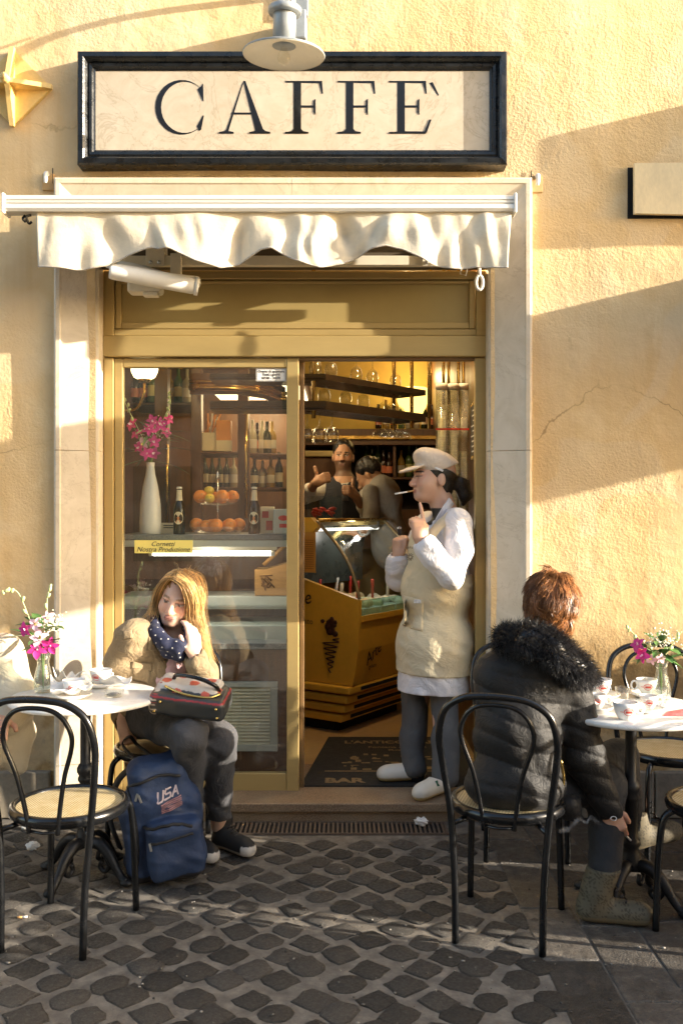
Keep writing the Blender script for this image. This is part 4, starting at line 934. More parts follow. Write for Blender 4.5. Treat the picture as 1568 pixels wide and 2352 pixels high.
g = MB(); g.lathe([(.030, 0), (.029, .003), (.005, .007), (.0045, .05), (.014, .06), (.045, .085), (.058, .11), (.056, .11), (.042, .088), (.0, .064)], 18, cap=False); cme = g.mesh('cocktail_glass', M_WG)
def gl(me, name, p, flip, lab):
    o = link(name, me); o.location = p; o.rotation_euler = (math.pi if flip else 0, 0, rng.uniform(0, 6)); tag(o, lab, 'glass', 'glasses on the hanging rack')
dd = (r2_ - r1); nrm = Vector((-dd.y, dd.x, 0)).normalized()
for k in range(3): gl(gme, 'wine_glass', Vector((-.20 + k * .073, .86, 2.074)), True, 'stemmed wine glass hanging upside down under the lower rack shelf')
for t_ in (.10, .30, .47): gl(gme, 'wine_glass', r1 + dd * t_ + nrm * .10 + Vector((0, 0, 2.125 + .18)) if False else r1 + dd * t_ + nrm * .10 + Vector((0, 0, 2.305)), True, 'stemmed wine glass standing upside down on the lower rack shelf')
for t_ in (.66, .74, .80): gl(cme, 'cocktail_glass', r1 + dd * t_ + nrm * .09 + Vector((0, 0, 2.235)), True, 'wide cocktail glass upside down on the lower rack shelf')
for t_ in (.02, .16, .40, .56, .80): gl(gme, 'wine_glass', r1 + dd * t_ + nrm * .10 + Vector((0, 0, 2.46)), True, 'stemmed wine glass standing upside down on the upper rack shelf')
for t_ in (.62, .70, .78, .86): gl(cme, 'cocktail_glass', r1 + dd * t_ + nrm * .08 + Vector((0, 0, 2.0735)), True, 'wide cocktail glass hanging under the lower rack shelf')
# back bar
bb = thing('back_bar', 'brown back bar shelf with a brass edge on the far wall', 'shelf', D(890, 1190, 7.4))
def bbx(name, u0, u1, v0, v1, d0, d1, mt): a = D(u0, v1, d0); b = D(u1, v0, d0); m = MB(); m.b2((a.x, d0 - CAMY, a.z), (b.x, d1 - CAMY, b.z), .003); m.build(name, mt, bb)
bbx('cornice', 690, 1090, 985, 1022, 7.45, 7.98, M_WOOD); bbx('brass_edge', 690, 1090, 1000, 1009, 7.42, 7.4495, M_BRASS)
bbx('back', 690, 1090, 1022.5, 1200, 8.0, 8.05, mat('dark_back', (.03, .02, .012), .6)); bbx('shelf', 690, 1090, 1096, 1101, 7.5, 7.99, M_WOOD); bbx('divider', 903, 909, 1023, 1095.5, 7.5, 7.99, M_WOOD); bbx('counter', 690, 1090, 1170, 1260, 7.5, 7.99, M_WOOD)
bottles(835, 900, 1095.5, 7.62, 5, 'wine bottle in the dark back bar niche', 'bottles on the back bar', .86); bottles(912, 1000, 1095.5, 7.62, 5, 'bottle in the right hand back bar niche', 'bottles on the back bar', .8)
bottles(860, 1000, 984.5, 7.7, 8, 'bottle standing on top of the back bar', 'bottles on the back bar', .8)
kit = thing('coffee_machine_hood', 'dull brass fronted coffee machine behind the barman', 'coffee machine', D(735, 1080, 7.3))
a, b = D(690, 1140, 7.3), D(790, 1050, 7.3); m = MB(); m.b2((a.x, a.y, a.z), (b.x, a.y + .3, b.z), .02); m.build('body', M_WOOD, kit); m = MB(); m.b2((a.x, a.y - .03, b.z + .001), (b.x + .02, a.y + .32, b.z + .05), .01); m.build('top', M_OLIVE, kit)
# clear cup tubes by the right jamb
q = D(1037, 1180, 5.3); t = thing('cup_dispenser', 'row of tall clear cup dispenser tubes with white caps and a red band', 'dispenser', (q.x, q.y, q.z))
for k, u in enumerate((1014, 1040, 1062)):
    c = D(u, 1185, 5.28 + k * .03); top = D(u, 895, 5.28 + k * .03).z; m = MB(); m.lathe([(.034, c.z), (.034, top), (.032, top), (.032, c.z)], 20, (c.x, c.y, 0), cap=False); m.build('tube', glass('tube_plastic', (.92, .92, .86), .6, .45), t)
    m = MB(); m.lathe([(.036, top + .0005), (.036, top + .03), (.03, top + .034)], 20, (c.x, c.y, 0)); m.build('cap', M_PAPER, t)
    m = MB(); m.lathe([(.030, c.z + .01), (.024, c.z + .02), (.024, top - .12 * (k + 1)), (.0, top - .12 * (k + 1) + .002)], 16, (c.x, c.y, 0)); m.build('cup_stack', mat('cup_grey', (.45, .43, .38), .5, var=.4, vs=3, stretch=(1, 1, 40)), t)
a, b = D(1000, 988, 5.22), D(1076, 984, 5.22); m = MB(); m.b2((a.x, a.y - .012, a.z), (b.x, a.y, b.z)); m.build('red_band', mat('red_plastic', (.60, .04, .03)), t)
for u in (1018, 1030, 1052, 1064, 988):
    c = D(u, 890, 5.4); m = MB(); m.tube([(c.x, c.y, c.z - .1), (c.x, c.y, 3.0)], .009, 8); m.build('brass_rod', M_BRASS, t)
a = D(1084, 1053, 4.80); b = D(1084, 920, 4.80)
t = thing('menu_chalkboard', 'narrow framed black menu board on the inner door side', 'board', (.75, .35, a.z))
m = MB(); m.b2((.70, .26, a.z), (.7645, .50, b.z), .003); m.build('frame', M_BRASS, t); m = MB(); m.b2((.697, .28, a.z + .02), (.6995, .48, b.z - .02)); m.build('slate', M_BLKP, t)
m = MB()
for k in range(9): m.b2((.6958, .30, b.z - .05 - k * .027), (.6968, .30 + rng.uniform(.08, .16), b.z - .043 - k * .027))
m.build('chalk_lines', M_PAPER, t)
# ------------------------------------------------------------------ doormat
mx = thing('doormat', 'black doormat printed with faded tan lettering and a building crest', 'doormat', (.27, .75, FZ))
mx.rotation_euler = (0, 0, 0); a0, a1, a2, a3 = Vector((-.21, .19, 0)), Vector((.70, .19, 0)), Vector((.72, 1.2, 0)), Vector((-.08, 1.2, 0))
m = MB(); q = [a0, a1, a2, a3]; m.add([x + Vector((0, 0, FZ + .0008)) for x in q] + [x + Vector((0, 0, FZ + .008)) for x in q], [(3, 2, 1, 0), (4, 5, 6, 7), (0, 1, 5, 4), (1, 2, 6, 5), (2, 3, 7, 6), (3, 0, 4, 7)]); m.build('pad', mat('black_rubber', (.016, .015, .013), .85, var=.3, vs=30, bump=.5, bs=300), mx)
M_TAN = mat('faded_tan', (.22, .15, .07), .8, var=.5, vs=40)
FL = Matrix(((1, 0, 0), (0, 1, 0), (0, 0, 1)))
for s, w, h, x, y, bo in (("L'ANTICO CAFFE", .62, .07, .33, 1.07, .03), ('Fontana di Trevi', .34, .04, .33, .95, .01), ('Roma', .15, .035, .35, .885, .01), ('BAR', .21, .085, .02, .28, .04)):
    put_text('lettering', text_mesh(s, w, M_TAN, .0006, 0, bo, h), (x, y, FZ + .0083), FL, mx)
m = MB()
for k in range(46): x = rng.uniform(-.02, .62); y = rng.uniform(.46, .78); m.b2((x, y, FZ + .0083), (x + rng.uniform(.01, .06), y + rng.uniform(.008, .05), FZ + .0086 + k * .00001))
m.b2((-.09, .44, FZ + .0083), (.6, .455, FZ + .0092)); m.build('crest_print', M_TAN, mx)
# ------------------------------------------------------------------ distance fields: soft shapes (bags, bodies, clothes) grown as one surface
def nets(f, lo, h):
    s = f < 0
    c = np.zeros(tuple(n - 1 for n in f.shape), np.uint8)
    offs = [(i, j, k) for i in (0, 1) for j in (0, 1) for k in (0, 1)]
    sh = c.shape
    for i, j, k in offs: c += s[i:i + sh[0], j:j + sh[1], k:k + sh[2]]
    act = (c > 0) & (c < 8); ai = np.argwhere(act); idx = np.full(sh, -1, np.int32); idx[act] = np.arange(len(ai))
    val = {o: f[ai[:, 0] + o[0], ai[:, 1] + o[1], ai[:, 2] + o[2]] for o in offs}
    p = np.zeros((len(ai), 3)); n = np.zeros(len(ai))
    for a in offs:
        for ax in range(3):
            if a[ax] == 0:
                b = list(a); b[ax] = 1; va, vb = val[a], val[tuple(b)]; m = (va < 0) != (vb < 0)
                t = np.where(m, va / np.where(m, va - vb, 1), 0)
                q = np.array(a, float)[None].repeat(len(ai), 0); q[:, ax] += t; p[m] += q[m]; n += m
    V = np.array(lo) + (ai + p / n[:, None]) * h
    F = []
    for ax in range(3):
        A = np.moveaxis(s, ax, 0); d = A[:-1] != A[1:]; d[:, 0, :] = False; d[:, :, 0] = False; d[:, -1, :] = False; d[:, :, -1] = False
        e = np.argwhere(d); ins = A[:-1][d]; I = np.moveaxis(idx, ax, 0)
        if ax == 1: quad = [(-1, -1), (-1, 0), (0, 0), (0, -1)]      # moved axes are (y, x, z): go round z, x
        else: quad = [(-1, -1), (0, -1), (0, 0), (-1, 0)]
        g = np.stack([I[e[:, 0], e[:, 1] + a, e[:, 2] + b] for a, b in quad], 1)
        g[~ins] = g[~ins][:, ::-1]; F.append(g)
    return V, np.concatenate(F)
class Field:
    def __init__(s, lo, hi, h=.006):
        s.h = h; s.lo = np.array(lo, float); n = np.ceil((np.array(hi) - s.lo) / h).astype(int) + 1
        s.ax = [s.lo[i] + np.arange(n[i]) * h for i in range(3)]; s.f = np.full(tuple(n), .5, np.float32)
    def reg(s, lo, hi):
        sl = []
        for i in range(3):
            a = max(0, int((lo[i] - s.lo[i]) / s.h)); b = min(len(s.ax[i]), int((hi[i] - s.lo[i]) / s.h) + 2)
            if b <= a: return None, None
            sl.append(slice(a, b))
        g = [s.ax[i][sl[i]].astype(np.float32) for i in range(3)]
        return tuple(sl), (g[0][:, None, None], g[1][None, :, None], g[2][None, None, :])
    def put(s, lo, hi, fn, k=.0, mode='u', pad=.03):
        sl, P = s.reg(np.array(lo) - pad - k, np.array(hi) + pad + k)
        if sl is None: return s
        d = fn(*P); a = s.f[sl]
        if mode == 's': d = -d
        if mode == 'u':
            if k > 0: t = np.clip(.5 + .5 * (a - d) / k, 0, 1); r = a + (d - a) * t - k * t * (1 - t)
            else: r = np.minimum(a, d)
        else:
            if k > 0: t = np.clip(.5 - .5 * (d - a) / k * -1, 0, 1); r = -(-a + (-d + a) * np.clip(.5 + .5 * (d - a) / k, 0, 1)) + k * np.clip(.5 + .5 * (d - a) / k, 0, 1) * (1 - np.clip(.5 + .5 * (d - a) / k, 0, 1))
            else: r = np.maximum(a, d)
        s.f[sl] = r; return s
    def cap(s, a, b, r0, r1=None, k=.02, mode='u', flat=None):
        """tapered limb a-b; flat = (direction, factor) squashes it along a direction"""
        a = np.array(a, float); b = np.array(b, float); r1 = r0 if r1 is None else r1; ab = b - a; L2 = max(1e-9, ab @ ab); rm = max(r0, r1)
        if flat is not None: fd = np.array(flat[0], float); fd /= np.linalg.norm(fd); ff = flat[1]
        def fn(x, y, z):
            px, py, pz = x - a[0], y - a[1], z - a[2]
            t = np.clip((px * ab[0] + py * ab[1] + pz * ab[2]) / L2, 0, 1)
            qx, qy, qz = px - t * ab[0], py - t * ab[1], pz - t * ab[2]
            if flat is None: return np.sqrt(qx * qx + qy * qy + qz * qz) - (r0 + (r1 - r0) * t)
            w = qx * fd[0] + qy * fd[1] + qz * fd[2]; return np.sqrt(np.maximum(qx * qx + qy * qy + qz * qz - w * w + (w / ff) ** 2, 0)) * min(1, (1 + ff) / 2) - (r0 + (r1 - r0) * t) * min(1, (1 + ff) / 2)
        return s.put(np.minimum(a, b) - rm, np.maximum(a, b) + rm, fn, k, mode)
    def ell(s, c, r, k=.02, rot=None, mode='u'):
        c = np.array(c, float); r = np.array(r, float); Q = np.array(rot) if rot is not None else np.eye(3); rm = r.max()
        def fn(x, y, z):
            px, py, pz = x - c[0], y - c[1], z - c[2]
            l = [(px * Q[0, i] + py * Q[1, i] + pz * Q[2, i]) for i in range(3)]
            k0 = np.sqrt(sum((l[i] / r[i]) ** 2 for i in range(3))); k1 = np.sqrt(sum((l[i] / r[i] ** 2) ** 2 for i in range(3)))
            return k0 * (k0 - 1) / np.maximum(k1, 1e-6)
        return s.put(c - rm, c + rm, fn, k, mode)
    def box(s, c, hf, rd, k=.02, rot=None, mode='u'):
        c = np.array(c, float); hf = np.array(hf, float) - rd; Q = np.array(rot) if rot is not None else np.eye(3); rm = np.linalg.norm(hf) + rd
        def fn(x, y, z):
            px, py, pz = x - c[0], y - c[1], z - c[2]
            q = [np.abs(px * Q[0, i] + py * Q[1, i] + pz * Q[2, i]) - hf[i] for i in range(3)]
            return np.sqrt(sum(np.maximum(v, 0) ** 2 for v in q)) + np.minimum(np.maximum(q[0], np.maximum(q[1], q[2])), 0) - rd
        return s.put(c - rm, c + rm, fn, k, mode)
    def chain(s, pts, rs, k=.02, flat=None):
        for i in range(len(pts) - 1): s.cap(pts[i], pts[i + 1], rs[i], rs[i + 1], k, flat=flat)
        return s
    def clip(s, p, n):
        """keep the side the normal points away from"""
        p = np.array(p, float); n = np.array(n, float); n /= np.linalg.norm(n)
        d = ((s.ax[0] - p[0]) * n[0])[:, None, None] + ((s.ax[1] - p[1]) * n[1])[None, :, None] + ((s.ax[2] - p[2]) * n[2])[None, None, :]
        s.f = np.maximum(s.f, d.astype(np.float32)); return s
    def bend(s, fn):
        s.f = s.f + fn(s.ax[0][:, None, None], s.ax[1][None, :, None], s.ax[2][None, None, :]).astype(np.float32); return s
    def shell(s, t):
        """a copy grown by t"""
        o = Field.__new__(Field); o.h = s.h; o.lo = s.lo; o.ax = s.ax; o.f = s.f - np.float32(t); return o
    def minus(s, o): s.f = np.maximum(s.f, -o.f); return s
    def build(s, name, mt, parent=None, paint=None, **kw):
        V, F = nets(s.f, s.lo, s.h); me = bpy.data.meshes.new(name); me.vertices.add(len(V)); me.vertices.foreach_set('co', V.ravel().astype(np.float32))
        me.loops.add(len(F) * 4); me.loops.foreach_set('vertex_index', F.ravel()); me.polygons.add(len(F)); me.polygons.foreach_set('loop_start', np.arange(0, len(F) * 4, 4, dtype=np.int32))
        me.update(calc_edges=True); me.validate(); me.polygons.foreach_set('use_smooth', np.ones(len(me.polygons), bool)); me.materials.append(mt)
        if paint is not None:
            C = np.ones((len(V), 4), np.float32); C[:, :3] = paint(V); at = me.color_attributes.new('Col', 'FLOAT_COLOR', 'POINT'); at.data.foreach_set('color', C.ravel())
        o = link(name, me, parent); s.V = V; s.F = F; return tag(o, **kw)
def folds(amp, freq, dirs, seed=0, warp=.5):
    """wrinkle field: waves across `dirs`, broken up by slower waves"""
    r = np.random.RandomState(seed)
    W_ = [(np.array(d) / np.linalg.norm(d) * freq * r.uniform(.7, 1.4), r.uniform(0, 6.28), r.randn(3) * freq * .35, r.uniform(0, 6.28)) for d in dirs for _ in range(2)]
    def fn(x, y, z):
        o = 0
        for a, p, b, q in W_: o = o + np.sin(a[0] * x + a[1] * y + a[2] * z + p + warp * 3 * np.sin(b[0] * x + b[1] * y + b[2] * z + q)) * (.5 + .5 * np.sin(b[1] * x + b[2] * y + b[0] * z + p))
        return o * (amp / math.sqrt(len(W_)))
    return fn

# ------------------------------------------------------------------ bentwood style cafe chairs
def cane():
    q = NT('cane_seat'); sep = q.n('ShaderNodeSeparateXYZ', {0: q.tc.outputs['Object']}); F = 92.0
    hx = q.math('ABSOLUTE', q.math('SUBTRACT', q.math('FRACT', q.math('MULTIPLY', q.math('ADD', sep.outputs[0], 5), F)), .5)); hy = q.math('ABSOLUTE', q.math('SUBTRACT', q.math('FRACT', q.math('MULTIPLY', q.math('ADD', sep.outputs[1], 5), F)), .5))
    hole = q.math('MULTIPLY', q.math('LESS_THAN', hx, .21), q.math('LESS_THAN', hy, .23))
    c = q.mix(hole, q.ramp(q.noise(30, 4).outputs[0], [(.3, (.50, .38, .18)), (.7, (.66, .54, .32))]), (.10, .065, .025))
    return q.bsdf(c, .5, 0, q.bump(q.math('SUBTRACT', 1.0, hole), .6, .003))
M_CANE = cane()
def make_chair(label, loc, rz):
    t = thing('cafe_chair', label, 'chair', (loc[0], loc[1], 0), R(rz), 'black tubular cafe chairs')
    L = dict(parent=t, world=False)
    m = MB(); H = [(-.148, -.205, 0), (-.152, -.198, .22), (-.168, -.188, .44), (-.192, -.21, .62), (-.200, -.228, .72), (-.178, -.246, .81), (-.12, -.258, .856), (-.05, -.262, .870)]
    P = H + [(-x, y, z) for x, y, z in reversed(H)]; m.tube(catmull(P, 5), .0125, 10); m.build('back_frame', M_BLK, **L)
    I = [(-.052, -.192, .405), (-.060, -.196, .47), (-.085, -.212, .60), (-.118, -.228, .70), (-.122, -.236, .755), (-.095, -.246, .81), (-.045, -.252, .838)]
    m = MB(); m.tube(catmull(I + [(-x, y, z) for x, y, z in reversed(I)], 5), .0085, 8); m.build('inner_loop', M_BLK, **L)
    m = MB(); m.tube([(-.05, -.193, .412), (0, -.197, .408), (.05, -.193, .412)], .005, 6); m.build('loop_wire', M_BLK, **L)
    for s in (-1, 1):
        m = MB(); m.tube(catmull([(s * .172, .188, 0), (s * .168, .182, .20), (s * .162, .172, .36), (s * .150, .155, .415), (s * .118, .118, .432), (s * .06, .06, .433)], 5), .0125, 10); m.build('front_leg', M_BLK, **L)
        m = MB(); m.tube([(s * .164, -.188, .405), (s * .10, -.10, .418)], .010, 8); m.build('seat_bracket', M_BLK, **L)
    m = MB(); m.lathe([(.150, .420), (.196, .420), (.206, .428), (.209, .442), (.205, .456), (.196, .461), (.186, .459), (.183, .450)], 48, cap=False); m.build('seat_ring', M_BLK, **L)
    m = MB(); m.lathe([(.183, .4505), (.12, .453), (0, .454)], 40, cap=False); m.lathe([(.183, .4475), (.12, .4475), (0, .4475)], 40, cap=False); m.build('cane_seat', M_CANE, **L)
    return t
CHAIRS = [((-.97, -1.20), -10, 'empty black cafe chair tucked at the cup and vase table beside the backpack'), ((.60, -1.16), -19, 'black cafe chair under the person in the fur collared jacket'),
          ((.80, -.40), 176, 'black cafe chair with its back to the door jamb behind the black jacket'), ((1.44, -.46), 182, 'black cafe chair between the wall and the table of many cups'),
          ((1.372, -1.207), 49, 'black cafe chair with one curved leg showing past the boot'), ((-.80, -.40), 170, 'black cafe chair under the long haired seated person')]
ch0 = make_chair(CHAIRS[0][2], CHAIRS[0][0], CHAIRS[0][1])
for loc, rz, lab in CHAIRS[1:]:
    c = copy_tree(ch0, None, lab); c.location = (loc[0], loc[1], 0); c.rotation_euler = (0, 0, R(rz))

# ------------------------------------------------------------------ marble tables on cast iron feet
def make_table(label, loc, rz):
    t = thing('cafe_table', label, 'table', (loc[0], loc[1], 0), R(rz), 'round marble cafe tables'); L = dict(parent=t, world=False)
    m = MB(); m.lathe([(.0, .722), (.285, .722), (.297, .725), (.302, .733), (.300, .741), (.294, .745), (.0, .745)], 64, cap=False); m.build('marble_top', M_TOP, **L)
    m = MB(); m.lathe([(.09, .7215), (.085, .712), (.03, .705), (.021, .68), (.021, .47), (.026, .465), (.034, .45), (.034, .435), (.026, .42), (.030, .41), (.030, .40), (.023, .39), (.026, .30), (.026, .255), (.034, .245), (.036, .23), (.028, .215), (.034, .195), (.040, .17), (.044, .14), (.03, .13)], 20); m.build('column', M_IRON, **L)
    for k in range(4):
        m = MB(); m.T = Matrix.Rotation(k * math.pi / 2 + R(45), 4, 'Z')
        m.tube(catmull([(.02, 0, .15), (.07, 0, .152), (.12, 0, .115), (.155, 0, .065), (.180, 0, .035), (.205, 0, .02)], 5), [.024, .026, .022, .017, .016, .018], 10)
        m.ell((.205, 0, .017), (.030, .023, .017), 12, 8)
        for a in np.linspace(.1, .95, 9): m.ell((.05 + .115 * a, 0, .168 - .105 * a ** 1.6), (.009, .018, .011), 8, 6)
        m.tube(catmull([(.10, 0, .11), (.12, 0, .07), (.10, 0, .045), (.075, 0, .06), (.085, 0, .085)], 4), .010, 6)
        m.build('claw_foot', M_IRON, **L)
    return t
tA = (-1.04, -.75); tB = (1.10, -.99)
make_table('round marble table with one coffee cup and saucer among napkins beside the backpack', tA, 20)
make_table('round marble table crowded with used cups beside the fur collared jacket', tB, 5)
TZ = .7455
M_CUP = mat('white_china', (.80, .79, .76), .18, var=.03, vs=30); M_COF = mat('coffee', (.16, .07, .025), .35, var=.4, vs=60); M_FOAM = mat('milk_foam', (.62, .42, .24), .6, var=.25, vs=60); M_LOGO = mat('logo_red', (.62, .06, .04), .5)
def cup(pos, r, h, handle_deg, label, liquid, saucer=True, spoon=False, logo_deg=-90, tilt=0):
    t = thing('coffee_cup', label, 'cup', (pos[0], pos[1], TZ), 0, 'used coffee cups on the marble tables'); z0 = 0.014 if saucer else .001
    L = dict(parent=t, world=False)
    prof = [(r * .50, 0), (r * .52, h * .06), (r * .62, h * .12), (r * .80, h * .35), (r * .93, h * .7), (r, h)]
    m = MB(); m.lathe([(a, b + z0) for a, b in [(0, h * .03)] + prof + [(r * .95, h * .995), (r * .87, h * .65), (r * .72, h * .3), (.0, h * .16)]], 32, cap=False); m.build('bowl', M_CUP, **L)
    a = R(handle_deg); d = Vector((math.cos(a), math.sin(a), 0)); m = MB(); c = d * (r * .95 + r * .28) + Vector((0, 0, z0 + h * .58))
    m.tube([c + d * (math.cos(q) * r * .30) + Vector((0, 0, math.sin(q) * h * .30)) for q in np.linspace(0, 2 * math.pi, 17)[:-1]], r * .10, 8, closed=True); m.build('handle', M_CUP, **L)
    m = MB(); lv = .72; m.lathe([(r * .885, z0 + h * lv), (0, z0 + h * lv + .0004)], 28, cap=False); m.build('coffee', liquid, **L)
    def surf(x, z, off=.0007):
        th = R(logo_deg) + x / (r * .9); rr = np.interp(z, [b for _, b in prof], [q for q, _ in prof]) + off
        return (rr * math.cos(th), rr * math.sin(th), z + z0)
    m = MB(); n = 24; A_, B_ = r * .42, h * .23
    ring = [[surf(f * A_ * math.cos(k / n * 6.2832), h * .52 + f * B_ * math.sin(k / n * 6.2832)) for k in range(n)] for f in (1.0, .86)]
    m.add(ring[0] + ring[1], [(k, (k + 1) % n, n + (k + 1) % n, n + k) for k in range(n)])
    for z0_, z1_ in ((.44, .56), (.59, .63)):
        xs = np.linspace(-A_ * .66, A_ * .66, 7); o = [surf(x, h * z0_) for x in xs] + [surf(x, h * z1_) for x in xs]; m.add(o, [(k, k + 1, 8 + k, 7 + k) for k in range(6)])
    for s in (-1, 1):
        xs = np.linspace(A_ * 1.02, A_ * 1.7, 4) * s; o = [surf(x, h * .50) for x in xs] + [surf(x, h * .535) for x in xs]; m.add(o, [((k, k + 1, 5 + k, 4 + k) if s > 0 else (k + 1, k, 4 + k, 5 + k)) for k in range(3)])
    m.build('logo', M_LOGO, **L)
    if saucer:
        m = MB(); R_ = r * 1.72; m.lathe([(0, .002), (R_ * .5, .002), (R_ * .58, 0), (R_ * .62, .002), (R_ * .86, .010), (R_, .018), (R_ * .99, .0205), (R_ * .84, .013), (R_ * .6, .0075), (0, .0075)], 40, cap=False)
        s_ = m.build('saucer', M_CUP); s_.location = (pos[0], pos[1], TZ); tag(s_, 'white saucer under the ' + label, 'saucer', 'white saucers on the marble tables')
    if spoon:
        m = MB(); m.tube([(pos[0], pos[1], TZ + h * .5), (pos[0] - .012, pos[1] + .02, TZ + h * 1.9)], [.0035, .0055], 8); m.ell((pos[0] + .004, pos[1] - .006, TZ + h * .42), (.011, .007, .006), 8, 6); tag(m.build('spoon', mat('blue_white_steel', (.55, .62, .74), .2, .5)), 'metal spoon standing in the milky coffee cup', 'spoon')
    return t
def TP(u, v): d = FPX * (CAMZ - TZ) / (v - 1176); return ((u - 784) * d / FPX, d - CAMY)
cup(TP(170, 1603), .045, .060, 0, 'coffee cup wrapped in napkins beside the glass flower vase', M_COF, logo_deg=-80)
cup(TP(232, 1577), .047, .060, 60, 'coffee cup standing behind the napkins near the handbag', M_FOAM, logo_deg=-105)
cup(TP(1377, 1603), .046, .062, 185, 'milky coffee cup with a spoon sticking out', M_FOAM, spoon=True, logo_deg=-85)
cup(TP(1371, 1634), .033, .052, -5, 'espresso cup by the jacket sleeve with a torn napkin', M_COF, logo_deg=-105)
cup(TP(1435, 1652), .045, .062, 5, 'coffee cup with brown foam standing without a saucer', M_FOAM, saucer=False, logo_deg=-88)
cup(TP(1488, 1636), .033, .050, -10, 'espresso cup next to the red and white wrapper', M_COF, logo_deg=-100)
cup(TP(1484, 1600), .042, .058, 185, 'coffee cup behind the glasses near the flower vase', M_FOAM, logo_deg=-100)
def tumbler(pos, r, h, lab):
    t = thing('water_glass', lab, 'glass', (pos[0], pos[1], TZ), 0, 'small water glasses'); m = MB()
    m.lathe([(r * .8, .0005), (r * .82, .004), (r, h), (r * .95, h), (r * .78, .010), (0, .009)], 24, cap=True); m.build('tumbler', M_CLR, t, world=False)
    m = MB(); m.lathe([(r * .775, .0105), (r * .83, h * .25), (0, h * .25)], 20); m.build('water', glass('water', (.95, .97, .97), 1.0, .05), t, world=False)
tumbler(TP(1428, 1614), .028, .062, 'small clear water glass between the cups'); tumbler(TP(1514, 1624), .027, .070, 'clear water glass close to the flower vase stem')
t = thing('ashtray', 'small clear glass ashtray by the handbag', 'ashtray', (*TP(262, 1600), TZ)); m = MB(); m.lathe([(.034, .0005), (.038, .004), (.041, .026), (.036, .026), (.032, .009), (0, .008)], 20, cap=True); m.build('dish', M_CLR, t, world=False)
m = MB(); m.lathe([(.030, .0095), (.02, .014), (0, .012)], 14); m.build('ash', mat('ash_grey', (.25, .24, .22), .9, var=.5, vs=90), t, world=False)
def napkin(pos, s, lab, seed, rzd=0, h=.03, mt=None, z=None):
    r2 = random.Random(seed); A_ = [(r2.uniform(-1, 1), r2.uniform(-1, 1), r2.uniform(0, 6)) for _ in range(5)]
    def fn(a, b):
        x, y = (a - .5) * s, (b - .5) * s; w = sum(math.sin((p * x + q * y) * 90 + c) for p, q, c in A_) * .2
        rr = math.hypot(x, y) / s; c_, s_ = math.cos(rzd), math.sin(rzd)
        return (pos[0] + x * c_ - y * s_, pos[1] + x * s_ + y * c_, (TZ if z is None else z) + .004 + h * max(0, .25 + w + rr * 1.1) * (.3 + rr))
    m = MB(); m.grid(fn, 14, 14, th=.0008); tag(m.build('napkin', mt or M_PAPER), lab, 'napkin')
q = TP(170, 1603); napkin((q[0] - .01, q[1]), .16, 'crumpled white paper napkin round the foot of the coffee cup', 3, .3, .05, z=TZ + .014)
q = TP(160, 1572); napkin(q, .10, 'white paper napkin lying between the vase and the far cup', 9, .9, .05); q = TP(266, 1578); napkin(q, .13, 'loose white paper napkin by the edge near the handbag', 12, .2, .05)
q = TP(1371, 1634); napkin((q[0] - .02, q[1] + .01), .08, 'torn white napkin scrap on the espresso saucer', 4, .4, .035, z=TZ + .012)
q = TP(1545, 1642); m = MB(); m.add([(q[0] - .05, q[1] - .02, TZ + .001), (q[0] + .05, q[1] - .03, TZ + .002), (q[0] + .06, q[1] + .03, TZ + .018), (q[0] - .02, q[1] + .02, TZ + .008)], [(0, 1, 2, 3)]); tag(m.build('wrapper', mat('red_white_foil', (.62, .18, .18), .4, var=.6, vs=30)), 'creased red and white wrapper near the table edge', 'wrapper')
# clear vases with orchid bouquets
def clear_vase(pos, h, label):
    t = thing('flower_vase', label, 'vase', (pos[0], pos[1], TZ), 0, 'clear vases of orchids on the tables'); L = dict(parent=t, world=False); k = h / .17
    m = MB(); m.lathe([(a * k, b * k) for a, b in [(0, .001), (.034, .001), (.040, .006), (.042, .03), (.037, .07), (.026, .115), (.024, .13), (.034, .168), (.032, .169), (.022, .132), (.024, .114), (.035, .07), (.039, .032), (.036, .010), (0, .008)]], 28, cap=False); m.build('glass', glass('vase_glass', (.95, .97, .95), 1.3, .12), t, world=False)
    m = MB(); m.lathe([(.0, .0085 * k), (.0355 * k, .0105 * k), (.0385 * k, .032 * k), (.0345 * k, .07 * k), (.0, .071 * k)], 20, cap=False); m.build('water', glass('water', (.95, .97, .97)), t, world=False)
    return t
q = TP(100, 1590); v1 = clear_vase(q, .165, 'clear vase of magenta orchids and white blossom on the table by the backpack'); b = Vector((q[0], q[1], TZ + .165))
bouquet(v1, b, .16, [(-.005, -.06, .02, .075, 0), (.045, -.05, .035, .07, 0), (.0, -.05, .065, .07, 1), (-.06, -.04, .10, .06, 0), (-.02, -.04, .12, .055, 1), (.03, -.03, .15, .05, 1)],
        [[(0, 0, 0), (-.05, 0, .12), (-.10, 0, .24), (-.135, -.01, .262), (-.155, -.01, .25)], [(0, 0, 0), (.015, 0, .15), (.02, -.01, .23), (.035, -.01, .275)]], 15, .15, .034, .11, 2)
filler(v1, b + Vector((.03, -.01, .12)), .055, 130)
q = TP(1518, 1606); v2 = clear_vase(q, .15, 'clear vase of orchids and green leaves among the used cups'); b = Vector((q[0], q[1], TZ + .15))
bouquet(v2, b, .12, [(-.10, -.02, .07, .06, 0), (-.085, -.03, .03, .06, 0), (-.05, -.03, .015, .045, 1), (-.02, -.05, .02, .04, 1)], [[(0, 0, 0), (-.05, 0, .06), (-.10, 0, .10), (-.14, 0, .14)], [(0, 0, 0), (.05, 0, .08), (.08, 0, .12)]], 20, .13, .036, .08, 8)
filler(v2, b + Vector((.0, -.01, .085)), .06, 150, 5)

